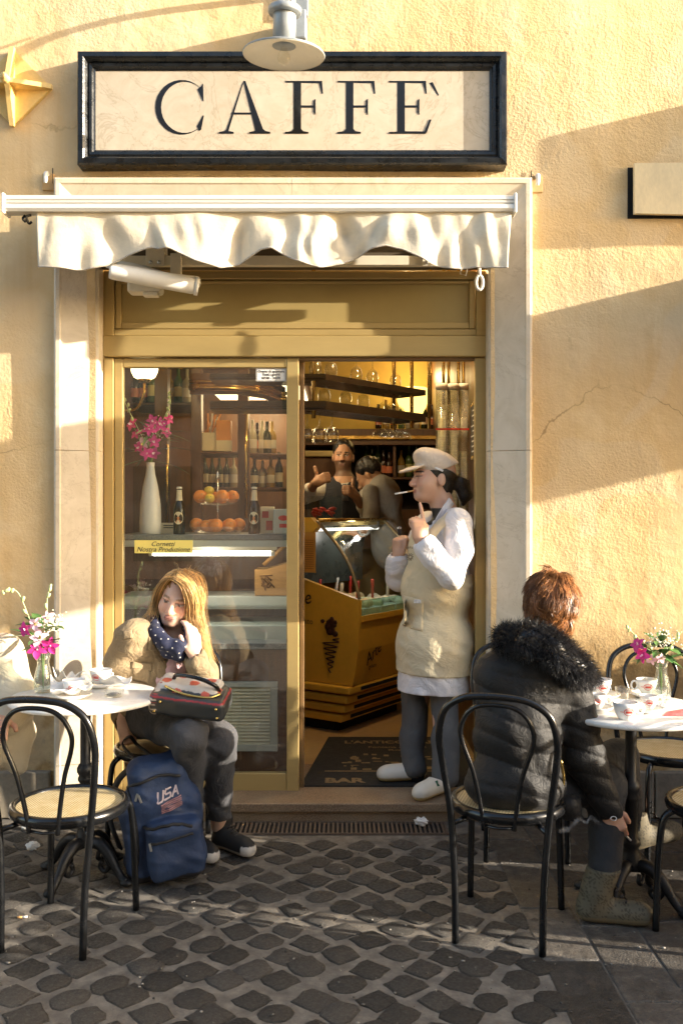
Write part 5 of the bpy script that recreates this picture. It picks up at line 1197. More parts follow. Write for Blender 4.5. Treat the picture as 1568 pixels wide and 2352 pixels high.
# ------------------------------------------------------------------ blue backpack
c = W(384, 2012, .71); BZ = R(18)
bk = thing('backpack', 'navy blue fabric backpack with zipped front pocket and a faded flag print', 'backpack', (c.x, c.y, 0), 0)
Q = Matrix.Rotation(BZ, 3, 'Z') @ Matrix.Rotation(R(-5), 3, 'Y') @ Matrix.Rotation(R(7), 3, 'X'); o_ = Vector((c.x, c.y, 0))
def BQ(x, y, z): return o_ + Q @ Vector((x, y, z))
F = Field((c.x - .32, c.y - .24, -.01), (c.x + .32, c.y + .26, .58), .0055)
F.box(BQ(0, .01, .19), (.158, .10, .185), .06, .0, Q).box(BQ(-.005, .02, .36), (.125, .085, .14), .06, .05, Q)
F.box(BQ(.028, -.112, .165), (.110, .055, .125), .038, .006, Q)
F.bend(folds(.010, 24, [(1, .3, .6), (.4, .2, 1)], 5)).bend(folds(.004, 60, [(.5, .3, 1), (1, .2, -.5)], 6)).clip((0, 0, .004), (0, 0, -1))
Qi = np.array(Q); oc = np.array(o_)
def bp_paint(V):
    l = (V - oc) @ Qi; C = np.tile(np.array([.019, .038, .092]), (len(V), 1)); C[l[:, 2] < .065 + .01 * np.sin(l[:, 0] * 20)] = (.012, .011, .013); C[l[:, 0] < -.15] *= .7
    return C
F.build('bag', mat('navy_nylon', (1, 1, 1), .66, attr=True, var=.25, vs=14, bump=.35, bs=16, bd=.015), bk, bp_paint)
M_ZIP = mat('zip_black', (.015, .013, .012), .6, var=.3)
def proj(x, z, y0=-.30):
    """front surface of the bag at local (x, z)"""
    for k in range(200):
        y = y0 + k * .002; p = BQ(x, y, z); i = [int(round((p[a] - F.lo[a]) / F.h)) for a in range(3)]
        if all(0 <= i[a] < F.f.shape[a] for a in range(3)) and F.f[tuple(i)] < 0: return BQ(x, y - .003, z)
    return BQ(x, 0, z)
m = MB(); m.tube([proj(x, z) for x, z in [(-.085 + .18 * i / 14, .268 + .022 * math.sin(i / 14 * 3.14)) for i in range(15)]], .0065, 6); m.build('pocket_zip', M_ZIP, bk)
m = MB(); m.tube([proj(x, z) for x, z in [(-.07 + .165 * i / 14, .235 - .012 + .02 * i / 14) for i in range(15)]], .0055, 6); m.build('pocket_zip', M_ZIP, bk)
m = MB(); m.tube([proj(-.125 + .012 * math.sin(i / 5), .08 + i * .019) for i in range(18)] + [proj(-.105 + i * .02, .435 + .018 * math.sin(i / 10 * 3.14)) for i in range(10)], .0065, 6); m.build('main_zip', M_ZIP, bk)
for x, z in ((-.068, .222), (-.10, .40), (-.088, .395)):
    p = proj(x, z); m = MB(); m.box(p + Vector((0, -.006, -.012)), (.009, .003, .032), Matrix.Rotation(rng.uniform(-.4, .4), 3, 'Y'), .001); m.build('zip_pull', mat('zinc', (.5, .5, .48)), bk)
def decal(name, cells, mt, par=bk):
    m = MB()
    for quad in cells: m.add([proj(x, z) + Vector((0, -.0012, 0)) for x, z in quad], [(0, 1, 2, 3)])
    return m.build(name, mt, par)
cells = []
M_PRT = mat('faded_print', (.62, .50, .48), .7, var=.1); M_PRR = mat('faded_red_print', (.42, .20, .18), .7, var=.2)
decal('flag_print', [[(-.012 + .014 * j, .313 + k * .0065 + .003 * j), (.002 + .014 * j, .316 + k * .0065 + .003 * j), (.002 + .014 * j, .3195 + k * .0065 + .003 * j), (-.012 + .014 * j, .3165 + k * .0065 + .003 * j)] for k in range(6) for j in range(6)], M_PRR)
def strokes(pl, x0, z0, s, w, sl=.2):
    out = []
    for line in pl:
        for (xa, za), (xb, zb_) in zip(line, line[1:]):
            a = Vector((x0 + (xa + za * sl) * s, z0 + za * s + xa * s * .2, 0)); b_ = Vector((x0 + (xb + zb_ * sl) * s, z0 + zb_ * s + xb * s * .2, 0)); d = (b_ - a).normalized(); nn = Vector((-d.y, d.x, 0)) * w; e = d * w * .6
            out.append([((a - nn - e).x, (a - nn - e).y), ((b_ - nn + e).x, (b_ - nn + e).y), ((b_ + nn + e).x, (b_ + nn + e).y), ((a + nn - e).x, (a + nn - e).y)])
    return out
US = [[(0, 1), (0, .1), (.15, 0), (.5, 0), (.65, .1), (.65, 1)], [(1.55, 1), (1.0, 1), (.9, .85), (.9, .62), (1.0, .5), (1.5, .5), (1.6, .38), (1.6, .12), (1.5, 0), (.9, 0)], [(1.8, 0), (2.15, 1), (2.5, 0)], [(1.93, .35), (2.37, .35)]]
decal('usa_lettering', strokes(US, -.025, .356, .034, .0032), M_PRT)
hd = W(298, 1690, .52)
m = MB(); tp_ = BQ(-.03, .03, .485); m.ribbon(catmull([BQ(-.07, .04, .475), hd + Vector((-.03, .0, -.04)), hd + Vector((0, 0, -.004)), hd + Vector((.035, .0, -.04)), BQ(-.01, .04, .49)], 6), .026, (0, 1, .2), .004); m.build('grab_handle', mat('black_webbing', (.02, .02, .022), .7, var=.3, vs=60), bk)
m = MB(); m.ribbon(catmull([BQ(-.08, .10, .46), BQ(-.16, .16, .36), BQ(-.20, .17, .22), BQ(-.17, .14, .08)], 6), .055, (.5, -.8, .1), .008); m.build('shoulder_strap', mat('black_webbing', (.02, .02, .022)), bk)

# ------------------------------------------------------------------ litter on the ground
def crumple(p, s, lab, seed):
    r2 = random.Random(seed); m = MB(); m.ell(p + Vector((0, 0, s * .28)), (s * .5, s * .36, s * .30), 12, 8); m.sm = [False] * len(m.f)
    key = {}
    for i, q in enumerate(m.v):
        k = tuple(round(a, 4) for a in q); f = key.setdefault(k, r2.uniform(.62, 1.25)); c = p + Vector((0, 0, s * .28)); v = c + (Vector(q) - c) * f; m.v[i] = (v.x, v.y, max(v.z, p.z + .0005))
    tag(m.build('paper_scrap', M_PAPER), lab, 'litter')
def scrap(u, v, s, lab, seed):
    d = FPX * CAMZ / (v - 1176); crumple(Vector(((u - 784) * d / FPX, d - CAMY, .0)), s, lab, seed)
p = W(968, 1876, .13); crumple(Vector((p.x, -.13, .001)), .07, 'crumpled white paper scrap lying by the doorstep on the grate', 21); scrap(75, 1952, .06, 'small crumpled white tissue on the cobbles left of the table foot', 22); scrap(60, 1905, .05, 'torn white scrap on the cobbles near the wall', 23)
d = FPX * CAMZ / (2110 - 1176); q = Vector(((52 - 784) * d / FPX, d - CAMY, .006)); t = thing('cigarette_butt', 'cigarette butt lying on the cobbles under the empty chair', 'cigarette butt', q)
m = MB(); m.tube([q + Vector((-.018, -.002, 0)), q + Vector((.0, 0, 0))], .0042, 8); m.build('filter', mat('cork_filter', (.60, .33, .12), .8), t); m = MB(); m.tube([q + Vector((.0005, 0, 0)), q + Vector((.018, .002, 0))], .0041, 8); m.build('paper', M_PAPER, t)
# ------------------------------------------------------------------ people
def frame(fw, up):
    fw = Vector(fw).normalized(); up = Vector(up); up = (up - fw * up.dot(fw)).normalized(); rt = fw.cross(up).normalized()
    return Matrix((rt, fw, up)).transposed()                  # local x = the person's right, y = forward, z = up
def head(F, c, Q, s=1.0, neck=None, nr=.055, nose=1.0, fat=0.0):
    c = Vector(c); L = lambda x, y, z: c + Q @ (Vector((x, y, z)) * s); Qa = np.array(Q)
    F.ell(L(0, -.018, .032), np.array((.075, .095, .088)) * s, 0, Qa)
    F.ell(L(0, .030, -.032), np.array((.060 + fat, .060, .085)) * s, .03, Qa); F.ell(L(0, .058, -.094), np.array((.034 + fat * .6, .034, .026)) * s, .035, Qa)
    for x in (-1, 1):
        F.ell(L(x * .036, .052, -.036), np.array((.028, .030, .032)) * s * (1 + fat * 6), .025, Qa)
        F.ell(L(x * .031, .104, .0), np.array((.017, .018, .011)) * s, .012, Qa, mode='s'); F.ell(L(x * .031, .074, -.002), np.array((.0135, .0135, .0125)) * s, .004, Qa)
        F.ell(L(x * .078, -.016, -.014), np.array((.009, .020, .032)) * s, .006, Qa)
        F.cap(L(x * .016, .088, .020), L(x * .046, .076, .017), .008 * s, .006 * s, .012)
        F.ell(L(x * .011, .100, -.041), np.array((.009, .011, .008)) * s, .008, Qa)
    F.cap(L(0, .084, .008), L(0, .106 + .008 * nose, -.036), .0085 * s, .0125 * s, .016)
    F.cap(L(-.017, .088, -.064), L(.017, .088, -.064), .0065 * s, .0065 * s, .010); F.cap(L(-.014, .087, -.075), L(.014, .087, -.075), .0075 * s, .0075 * s, .010)
    if neck is not None: F.cap(L(0, -.020, -.055), neck, nr * .95, nr * 1.1, .03)
def face_paint(c, Q, skin, hair, s=1.0, lip=(.42, .13, .10), iris=(.05, .03, .02), squint=0.0, beard=False, brow=None):
    c = np.array(c); Qa = np.array(Q)
    def fn(V, C):
        l = (V - c) @ Qa / s; x, y, z = l[:, 0], l[:, 1], l[:, 2]; ax = np.abs(x); fr = y > .045; near = (np.abs(z) < .16) & (ax < .12) & (np.abs(y) < .16)
        C[near & fr & (z < .01) & (z > -.05) & (ax > .02) & (ax < .06)] *= (1.04, .90, .86)
        C[near & fr & (ax < .016) & (z < -.02) & (z > -.05)] *= (1.05, .90, .86)
        if beard: C[near & (y > .0) & (z < -.040) & (ax < .2)] *= (.34, .34, .36)
        C[near & fr & (ax < .024 - .35 * np.abs(z + .069)) & (z < -.058) & (z > -.081)] = lip
        C[near & fr & (ax < .023) & (np.abs(z + .0695) < .0018)] = np.array(lip) * .4
        e = ((ax - .031) / .0155) ** 2 + ((z + .001) / (.0075 - squint)) ** 2 < 1
        C[near & fr & e] = (.60, .55, .50); C[near & fr & e & (((ax - .031) / .0065) ** 2 + ((z + .001) / .0075) ** 2 < 1)] = iris
        lid = ((ax - .031) / .019) ** 2 + ((z - .0055 + squint) / .0035) ** 2 < 1; C[near & fr & lid] = np.array(skin) * .25
        b = (ax > .013) & (ax < .050) & (np.abs(z - .0235 + (ax - .03) ** 2 * 9) < .0038); C[near & (y > .03) & b] = brow or np.array(hair) * .8
        return C
    return fn
def hand(F, wrist, dr, back, curls, thumb, side=1, s=1.0, spread=.0, rad=1.0, tips=None):
    """palm and five fingers: dr towards the knuckles, back = normal of the back of the hand, side = +1 thumb on (back x dr) side"""
    d = Vector(dr).normalized(); b = Vector(back); b = (b - d * b.dot(d)).normalized(); a = b.cross(d).normalized() * side; w = Vector(wrist)
    Qa = np.array(Matrix((d, a, b)).transposed())
    F.box(w + d * (.046 * s), (.050 * s, .040 * s, .0165 * s), .014 * s, .012, Qa); F.cap(w - d * .02, w + d * .03, .026 * s, .028 * s, .015)
    ends = []
    for i, (y, L, r) in enumerate(((.029, .082, .0098), (.010, .090, .0100), (-.010, .084, .0096), (-.028, .066, .0086))):
        p = w + d * (.088 * s) + a * (y * s); an = 0.0; c = curls[i]; c = c if isinstance(c, (tuple, list)) else (c, c, c)
        dirv = (d + a * (y * spread * 20)).normalized(); r *= s * rad
        for k, f in enumerate((.45, .32, .25)):
            an += c[k]; q = p + (dirv * math.cos(an) - b * math.sin(an)) * (L * f * s); F.cap(p, q, r * (1 - .06 * k), r * (1 - .06 * (k + 1)), .004); p = q
        ends.append(p.copy())
    p = w + d * (.022 * s) + a * (.034 * s) - b * (.004 * s); F.cap(w + d * .03 * s + a * .015 * s, p, .016 * s, .015 * s, .012)
    for k, (t, L) in enumerate(zip(thumb, (.040, .034))):
        v = (d * t[0] + a * t[1] - b * t[2]).normalized(); q = p + v * (L * s); F.cap(p, q, .0125 * s * rad, .0108 * s * rad, .006); p = q
    ends.append(p.copy()); return ends
def shoe(F, heel, toe, h=.075, w=.045, sole=.02):
    a, b = Vector(heel), Vector(toe); d = (b - a); L = d.length; d.normalize(); sd = Vector((-d.y, d.x, 0)); up = Vector((0, 0, 1))
    F.cap(a + d * .035 + up * w * .8, b - d * .045 + up * w * .75, w * .80, w * .92, .02, flat=(up, .9)); F.cap(a + d * .045 + up * .05, a + d * .055 + up * h, .040, .043, .03)
    F.cap(a + d * .08 + up * .055, b - d * .07 + up * .045, .036, .034, .03); F.clip(a, (0, 0, -1))
def strands(name, guides, n, mt, par, r=.0011, jit=.010, seed=1, taper=.35, sides=3, wave=0.0):
    """hair: each strand follows a blend of neighbouring guide curves"""
    r2 = random.Random(seed); m = MB(); G = [catmull(g, 5) for g in guides]; K = min(len(g) for g in G)
    for k in range(n):
        t = r2.uniform(0, len(G) - 1.001); i = int(t); f = t - i; off = Vector((r2.gauss(0, jit), r2.gauss(0, jit), r2.gauss(0, jit * .6))); ph = r2.uniform(0, 6); cut = r2.uniform(.72, 1.0); st = r2.uniform(0, .06)
        P = []
        for j in range(K):
            if j / K > cut or j / K < st: continue
            u = j / (K - 1); P.append(G[i][j].lerp(G[i + 1][j], f) + off * (.55 + .75 * u) + Vector((math.sin(u * 9 + ph), math.cos(u * 8 + ph), 0)) * wave * u)
        g_ = r2.choice((.35, .6, .9, 1.2, 1.5)) * r2.uniform(.85, 1.15); m.col = (.60 * g_, .38 * g_ * r2.uniform(.92, 1.04), .155 * g_ * r2.uniform(.85, 1.05))
        if len(P) > 2: m.tube(P, [r, r * 1.1, r * taper], sides, cap=False)
    return tag(m.build(name, mt, par), kind='stuff')
def fur(name, V, F_, n, L, mt, par, r=.0012, seed=1, keep=None, lean=(0, 0, -.3), spread=.5, tint=(1, 1, 1)):
    r2 = np.random.RandomState(seed); A = V[F_[:, 0]]; B = V[F_[:, 1]]; Cc = V[F_[:, 2]]; N = np.cross(B - A, Cc - A); N /= np.linalg.norm(N, axis=1)[:, None] + 1e-9
    ids = r2.randint(0, len(F_), n); m = MB()
    for i in ids:
        p = Vector(A[i] + (B[i] - A[i]) * r2.rand() + (Cc[i] - A[i]) * r2.rand() * .5)
        if keep is not None and not keep(p): continue
        d = (Vector(N[i]) + Vector(r2.randn(3)) * spread + Vector(lean)).normalized(); l = L * r2.uniform(.6, 1.25); d2 = (d + Vector(lean) * .9 + Vector(r2.randn(3)) * .2).normalized()
        g_ = r2.uniform(.5, 1.5); m.col = (g_ * tint[0], g_ * tint[1], g_ * tint[2])
        m.tube([p - d * .004, p + d * l * .5, p + d * l * .5 + d2 * l * .5], [r, r * .8, r * .15], 3, cap=False)
    return tag(m.build(name, mt, par), kind='stuff')
def cloth(name, col, rough=.8, var=.12, bs=420.0, fold=.28, fs=10.0, spec=.4):
    if name in MATS: return MATS[name]
    q = NT(name); f = q.noise(11, 5, .6); br = q.n('ShaderNodeMapRange', {'Value': f.outputs[0], 'From Min': .3, 'From Max': .7, 'To Min': 1 - var, 'To Max': 1 + var}).outputs[0]
    c = q.n('ShaderNodeVectorMath', operation='SCALE'); q.set(c, 0, tuple(col)); q.set(c, 'Scale', br)
    rd = q.math('ABSOLUTE', q.math('SUBTRACT', q.noise(fs, 3, .5, dist=1.8).outputs[0], .5))
    h = q.math('ADD', q.math('MULTIPLY', rd, 1.6), q.math('MULTIPLY', q.noise(fs * 3.1, 4, .55, dist=1.0).outputs[0], .35)); h = q.math('ADD', h, q.math('MULTIPLY', q.noise(bs, 2).outputs[0], .03))
    MATS[name] = q.bsdf(c.outputs[0], rough, 0, q.bump(h, fold, .022), Sheen_Weight=.05, Specular_IOR_Level=spec); return MATS[name]
M_SKIN = mat('skin', (1, 1, 1), .48, attr=True, var=.06, vs=24, bump=.05, bs=300, bd=.001, Subsurface_Weight=.12, Subsurface_Radius=(.010, .004, .002), Subsurface_Scale=.5)

def skin_at(Fd, x, z, y0=-1.6):
    i = min(max(int(round((x - Fd.lo[0]) / Fd.h)), 0), Fd.f.shape[0] - 1); k = min(max(int(round((z - Fd.lo[2]) / Fd.h)), 0), Fd.f.shape[2] - 1)
    col = Fd.f[i, :, k]; j = np.nonzero(col < 0)[0]
    if len(j) == 0: return None
    j = j[0]; a, b = col[j - 1], col[j]; return Fd.ax[1][j - 1] + Fd.h * a / (a - b)
def drape(name, Fd, corners, n, mt, par, off=.004, nu=8, nv=8, edge=.0):
    """a patch laid over the street side of a grown surface; corners as (u, v) seen at distance n"""
    c = [W(u, v, n) for u, v in corners]; last = [None]
    def fn(a, b):
        p = c[0].lerp(c[1], a).lerp(c[3].lerp(c[2], a), b); y = skin_at(Fd, p.x, p.z); y = y if y is not None else (last[0] if last[0] is not None else p.y); last[0] = y
        e = min(a, 1 - a, b, 1 - b); return (p.x, y - off * (1 if e > .01 else .3), p.z)
    m = MB(); m.grid(fn, nu, nv, th=-.002); return m.build(name, mt, par)
# ---------------- cafe worker smoking in the doorway
WK = lambda u, v, n=0.0: W(u, v, n - .115)
wk = thing('person', 'cafe worker in cream cap and apron lighting a cigarette in the doorway', 'person', (.46, .15, FZ))
Hq = frame((-.965, -.25, .02), (.02, 0, 1)); hc = WK(994, 1096, -.12); SK = (.60, .36, .25)
F = Field((.10, -.28, .08), (.80, .54, 1.84), .0055)
nk = WK(1024, 1185, -.13); head(F, hc, Hq, 1.06, nk, .060, .3, .010)
F.ell(WK(1006, 1265, -.13), (.14, .15, .16), .04).ell(WK(1000, 1400, -.13), (.15, .15, .20), .05).ell(WK(1000, 1510, -.13), (.15, .15, .14), .05)
shN, elN, wrN = WK(1052, 1200, .03), WK(1034, 1322, .125), WK(964, 1236, .135); shF, elF, wrF = WK(985, 1205, -.29), WK(914, 1330, -.24), WK(914, 1278, -.18)
F.chain([shN, elN], [.045, .042]).chain([elN, wrN], [.042, .029]).chain([shF, elF], [.045, .042]).chain([elF, wrF], [.042, .029])
F.chain([WK(1015, 1540, -.10), WK(1018, 1690, -.03), WK(1016, 1796, .02)], [.07, .05, .04]).chain([WK(965, 1540, -.2), WK(950, 1690, -.18), WK(957, 1780, -.15)], [.07, .05, .04])
up = Vector((0, 0, 1))
hand(F, wrN, (-.12, -.03, 1), (.35, -1, .1), [(.10, .12, .10), (1.25, 1.4, .9), (1.3, 1.4, .9), (1.35, 1.4, .9)], [(.75, .5, .5), (.7, -.2, .6)], side=-1, s=.98)
e2 = hand(F, wrF, (-.02, -.10, 1), (-.85, -.5, .0), [(1.2, 1.4, 1.0)] * 4, [(.95, .15, .3), (1, .0, .1)], side=-1, s=.98)
fp1 = face_paint(hc, Hq, SK, (.012, .010, .010), 1.06, (.45, .17, .13), squint=.0045)
def paint(V):
    C = np.tile(np.array(SK), (len(V), 1)); C = fp1(V, C); C[(V[:, 2] < WK(0, 1166, -.1).z) & (V[:, 2] > WK(0, 1215, -.1).z) & (V[:, 0] > WK(960, 0, -.1).x) & (V[:, 1] > .10)] = (.012, .012, .014); C[V[:, 2] < .25] = (.012, .012, .013); return C
F.build('body', M_SKIN, wk, paint)
# coat
J = Field((.08, -.28, .50), (.82, .54, 1.62), .006)
J.ell(WK(1012, 1262, -.13), (.150, .17, .16), 0).ell(WK(1004, 1350, -.13), (.172, .175, .18), .06).ell(WK(1001, 1470, -.13), (.182, .18, .20), .06).cap(WK(998, 1500, -.13), WK(993, 1640, -.13), .176, .188, .05)
J.chain([WK(1040, 1192, -.05), shN], [.05, .066], .04).chain([WK(1000, 1195, -.22), shF], [.05, .064], .04)
J.chain([shN, WK(1052, 1265, .08), elN], [.068, .068, .062], .03).chain([elN, WK(988, 1268, .134)], [.064, .062], .02)
J.chain([shF, elF], [.066, .060], .03).chain([elF, WK(911, 1296, -.20)], [.060, .056], .02)
J.cap(WK(996, 1277, .133), WK(978, 1256, .135), .066, .064, .008).cap(WK(910, 1305, -.205), WK(912, 1288, -.195), .060, .060, .008)
J.bend(folds(.006, 30, [(.6, .3, 1), (1, .4, -.5)], 3)).bend(folds(.0035, 62, [(.7, .2, .8)], 4)).clip(WK(1000, 1592, -.05), (-.03, 0, -1))
for a, b, r in ((WK(985, 1263, .134), WK(966, 1237, .135), .040), (WK(912, 1300, -.20), WK(914, 1270, -.18), .038)): J.cap(a, b, r, r, .006, 's')
J.cap(WK(1014, 1150, -.13), WK(1012, 1180, -.14), .062, .058, .01, 's'); J.cap(WK(985, 1190, -.16), WK(968, 1240, -.17), .03, .005, .02, 's')
J.build('coat', cloth('white_cotton', (.72, .70, .72), .85, .05, 420, .5, 8.0), wk)
m = MB(); P = catmull([WK(1036, 1150, -.05), WK(1022, 1172, -.035), WK(1005, 1200, -.04), WK(988, 1226, -.06)], 5); m.ribbon(P, [.05] * 4 + [.055] * 6 + [.05] * 3 + [.035] * 2 + [.01] * (len(P) - 15) if len(P) > 15 else .05, (-.45, -.55, .5), .006); m.build('collar', cloth('white_cotton', (.76, .74, .76)), wk)
# apron: the coat's own surface, a little proud, cut to shape
A1 = Field((.08, -.28, .50), (.82, .54, 1.62), .006)
A1.ell(WK(1010, 1262, -.13), (.164, .184, .165), 0).ell(WK(1003, 1350, -.13), (.188, .192, .185), .06).ell(WK(1000, 1470, -.13), (.198, .196, .20), .06).cap(WK(997, 1500, -.13), WK(990, 1640, -.13), .190, .204, .05)
A1.bend(folds(.004, 22, [(1, .4, .25), (.8, .5, .1)], 9)).bend(folds(.003, 55, [(.3, .4, 1)], 2)).clip(WK(1000, 1549, -.05), (-.05, 0, -1)).clip(WK(0, 1216, -.13), (0, 0, 1))
cut = A1.shell(0); zc = WK(0, 1318, -.13).z; xc = WK(972, 0, -.13).x
X3 = A1.ax[0][:, None, None]; Z3 = A1.ax[2][None, None, :]; A1.f = np.maximum(A1.f, np.minimum((Z3 - zc), (X3 - xc - np.clip((1.36 - Z3), 0, .2) * .5)).astype(np.float32) + 0 * A1.f)
M_APR = cloth('beige_canvas', (.62, .53, .36), .85, .08); A1.build('apron', M_APR, wk)
m = MB(); P = catmull([WK(974, 1256, .052), WK(992, 1226, .062), WK(1016, 1200, .062), WK(1044, 1180, .045), WK(1068, 1192, -.01), WK(1084, 1236, -.06)], 6); m.ribbon(P, .046, [(P[min(i + 1, len(P) - 1)] - P[max(i - 1, 0)]).cross(Vector((.25, -.85, .45))) for i in range(len(P))], .007); sp = m.build('apron_strap', M_APR, wk)
for u, v in ((972, 1244), (980, 1252)): m = MB(); m.ell(WK(u + 8, v - 8, .068), .006, 8, 6); m.build('snap_button', mat('zinc', (.5, .5, .48)), sp)
pk = WK(940, 1395, .045); m = MB(); q = WK(960, 1385, .066)
drape('apron_pocket', A1, [(928, 1370), (972, 1378), (970, 1450), (926, 1442)], -.1, M_APR, wk, .005)
m = MB(); yy = skin_at(A1, W(958, 0, -.1).x, W(0, 1381, -.1).z); m.box((W(958, 0, -.1).x, (yy or 0) - .008, W(0, 1381, -.1).z), (.035, .003, .018), Matrix.Rotation(R(-18), 3, 'Z')); m.build('apron_tag', mat('grey_tag', (.6, .6, .62), .6, var=.5, vs=160), wk)
m = MB(); c_ = W(938, 1277, -.1); c_.y = (skin_at(A1, c_.x, c_.z) or 0) - .001
for k in range(10): a = k * .628; m.tube([c_ + Vector((.017 * math.cos(a), -.004, .020 * math.sin(a))), c_ + Vector((.006 * math.cos(a + .9), -.006, .008 * math.sin(a + .9)))], .0016, 4)
for k in range(7): a = 2.5 - k * .32; m.tube([c_ + Vector((.030 * math.cos(a), -.006, .012 + .030 * math.sin(a))), c_ + Vector((.033 * math.cos(a), -.006, .02 + .033 * math.sin(a)))], .002, 4)
m.build('apron_crest', mat('brown_print2', (.20, .14, .08), .8), wk)
# trousers
T = Field((.08, -.25, .10), (.74, .50, .95), .006)
T.ell(WK(1000, 1540, -.13), (.155, .155, .12), 0).chain([WK(1018, 1545, -.10), WK(1022, 1690, -.03), WK(1022, 1784, .02)], [.085, .068, .064], .03).chain([WK(962, 1545, -.2), WK(946, 1690, -.18), WK(950, 1762, -.15)], [.085, .066, .062], .03)
T.bend(folds(.010, 34, [(.3, .3, 1), (1, .2, .3)], 7)).clip(WK(0, 1790, -.1), (0, 0, -1)); T.build('trousers', cloth('grey_jersey', (.115, .115, .115), .9, .1), wk)
for hl, to in ((Vector((.515, .115, FZ + .002)), Vector((.352, -.058, FZ + .002))), (Vector((.435, .285, FZ + .010)), Vector((.178, .265, FZ + .010)))):
    S_ = Field((.10, -.16, .07), (.66, .42, .24), .005); shoe(S_, hl, to, .055, .046); dd = (to - hl).normalized(); S_.clip(hl + Vector((0, 0, .068)) + dd * .05, (-dd.x * .45, -dd.y * .45, 1))
    def sp_(V, z0=hl.z): C = np.tile(np.array([.76, .72, .62]), (len(V), 1)); C[V[:, 2] < z0 + .022] = (.60, .48, .24); return C
    so = S_.build('clog', mat('clog_white', (1, 1, 1), .45, attr=True, var=.05, bump=.1, bs=150), wk, sp_)
    m = MB(); p = hl + dd * .105 + Vector((0, 0, .075)); sd = Vector((-dd.y, dd.x, 0)); sd = sd if sd.y < 0 else -sd; m.ribbon([p + sd * .030 + Vector((0, 0, .006)), p + sd * .043 - Vector((0, 0, .018))], .016, dd, .004); m.build('green_gusset', mat('green_elastic', (.02, .12, .06), .8), so)
# cap
K = Field((.28, -.06, 1.50), (.78, .46, 1.87), .005); HL = lambda x, y, z: hc + Hq @ (Vector((x, y, z)) * 1.06)
tl = Hq @ Matrix.Rotation(R(16), 3, 'X'); tla = np.array(tl)
K.ell(HL(0, -.012, .075), (.092, .122, .062), 0, tla).ell(HL(0, -.018, .040), (.086, .110, .060), .03, tla).ell(HL(0, -.085, .045), (.062, .050, .040), .03, tla)
K.ell(HL(0, .045, .105), (.062, .042, .032), .03, tla)
K.clip(HL(0, .0, .030), Hq @ Vector((0, -.34, -1)))
B = np.array(Hq @ Matrix.Rotation(R(-20), 3, 'X')); K.ell(HL(0, .108, .040), (.080, .068, .0085), .012, B)
K.bend(folds(.0025, 60, [(1, .3, .4), (.3, 1, .2)], 6)); K.cap(HL(0, -.02, -.05), HL(0, -.02, .03), .076, .080, .004, 's')
K.build('cap', cloth('beige_cap', (.66, .55, .44), .8, .05), wk)
m = MB(); m.box(HL(-.094, .005, .035), (.045, .003, .010), Hq @ Matrix.Rotation(R(90), 3, 'Z') @ Matrix.Rotation(R(-20), 3, 'Y')); m.build('cap_tag', mat('grey_tag', (.6, .6, .62)), wk)
# hair
Hr = Field((.30, -.06, 1.40), (.82, .46, 1.80), .005)
Hr.ell(HL(0, -.022, .028), (.085, .105, .098), 0, np.array(Hq)).ell(HL(0, -.045, -.055), (.060, .055, .055), .03, np.array(Hq)).clip(HL(0, .040, .030), Hq @ Vector((0, 1, -.9)))
Hr.chain([HL(0, -.10, .0), HL(0, -.145, -.03), HL(-.005, -.165, -.085), HL(0, -.155, -.125)], [.04, .042, .034, .012], .02); Hr.bend(folds(.004, 90, [(1, .2, .1), (.2, 1, .1)], 8)); Hr.clip(HL(0, .0, .052), Hq @ Vector((0, -.34, 1)))
Hr.build('hair', mat('black_hair', (.010, .009, .009), .32, var=.4, vs=60, stretch=(6, 6, 1), bump=.4, bs=160), wk)
cg = HL(-.004, .098, -.068); m = MB(); e = Vector((-.135, -.02, -.024))
t = thing('cigarette', 'unlit white cigarette held in the lips of the cafe worker', 'cigarette', cg + e * .5)
m.tube([cg, cg + e * .26], .0042, 8); m.build('filter', mat('cork_filter', (.60, .33, .12)), t); m = MB(); m.tube([cg + e * .262, cg + e * .72], .0042, 8); m.build('paper', M_PAPER, t)
t = thing('lighter', 'small silver topped lighter in the fist of the cafe worker', 'lighter', e2[4]); p = WK(917, 1222, -.20); m = MB(); m.box(p, (.018, .012, .03), bev=.002); m.build('body', M_BLKP, t); m = MB(); m.box(p + Vector((0, 0, .021)), (.018, .012, .0115), bev=.001); m.build('hood', M_STEEL, t)

# ---------------- barman with both thumbs up
bm_ = thing('person', 'smiling barman in dark waistcoat and tie giving two thumbs up', 'person', D(795, 1400, 6.9)); SKB = (.42, .24, .15)
Bq = frame((-.05, -1, .02), (.04, 0, 1)); bc_ = D(788, 1046, 6.92) + Vector((0, .085, 0)); N_ = CAMY - 6.95
F = Field((bc_.x - .42, bc_.y - .50, .9), (bc_.x + .42, bc_.y + .30, bc_.z + .16), .007); Wb = lambda u, v, dn=0: W(u, v, N_ + dn)
head(F, bc_, Bq, 1.0, Wb(790, 1105), .058)
F.ell(Wb(790, 1150), (.17, .10, .20), .05).ell(Wb(790, 1230), (.14, .095, .20), .05)
L1, L2, L3 = Wb(748, 1122), Wb(700, 1140, .10), Wb(726, 1108, .30); R1, R2, R3 = Wb(834, 1124), Wb(846, 1182, .12), Wb(814, 1136, .32)
F.chain([L1, L2, L3], [.05, .045, .03]).chain([R1, R2, R3], [.05, .045, .03])
hand(F, L3, (.7, -.5, .35), (-.1, -1, .2), [(1.2, 1.4, .9)] * 4, [(.25, .95, -.2), (.1, 1, -.1)], side=1, s=1.0, rad=1.15)
hand(F, R3, (-.45, -.7, .3), (-.1, -1, .4), [(1.2, 1.4, .9)] * 4, [(.2, 1, -.1), (.05, 1, .0)], side=-1, s=1.0, rad=1.15)
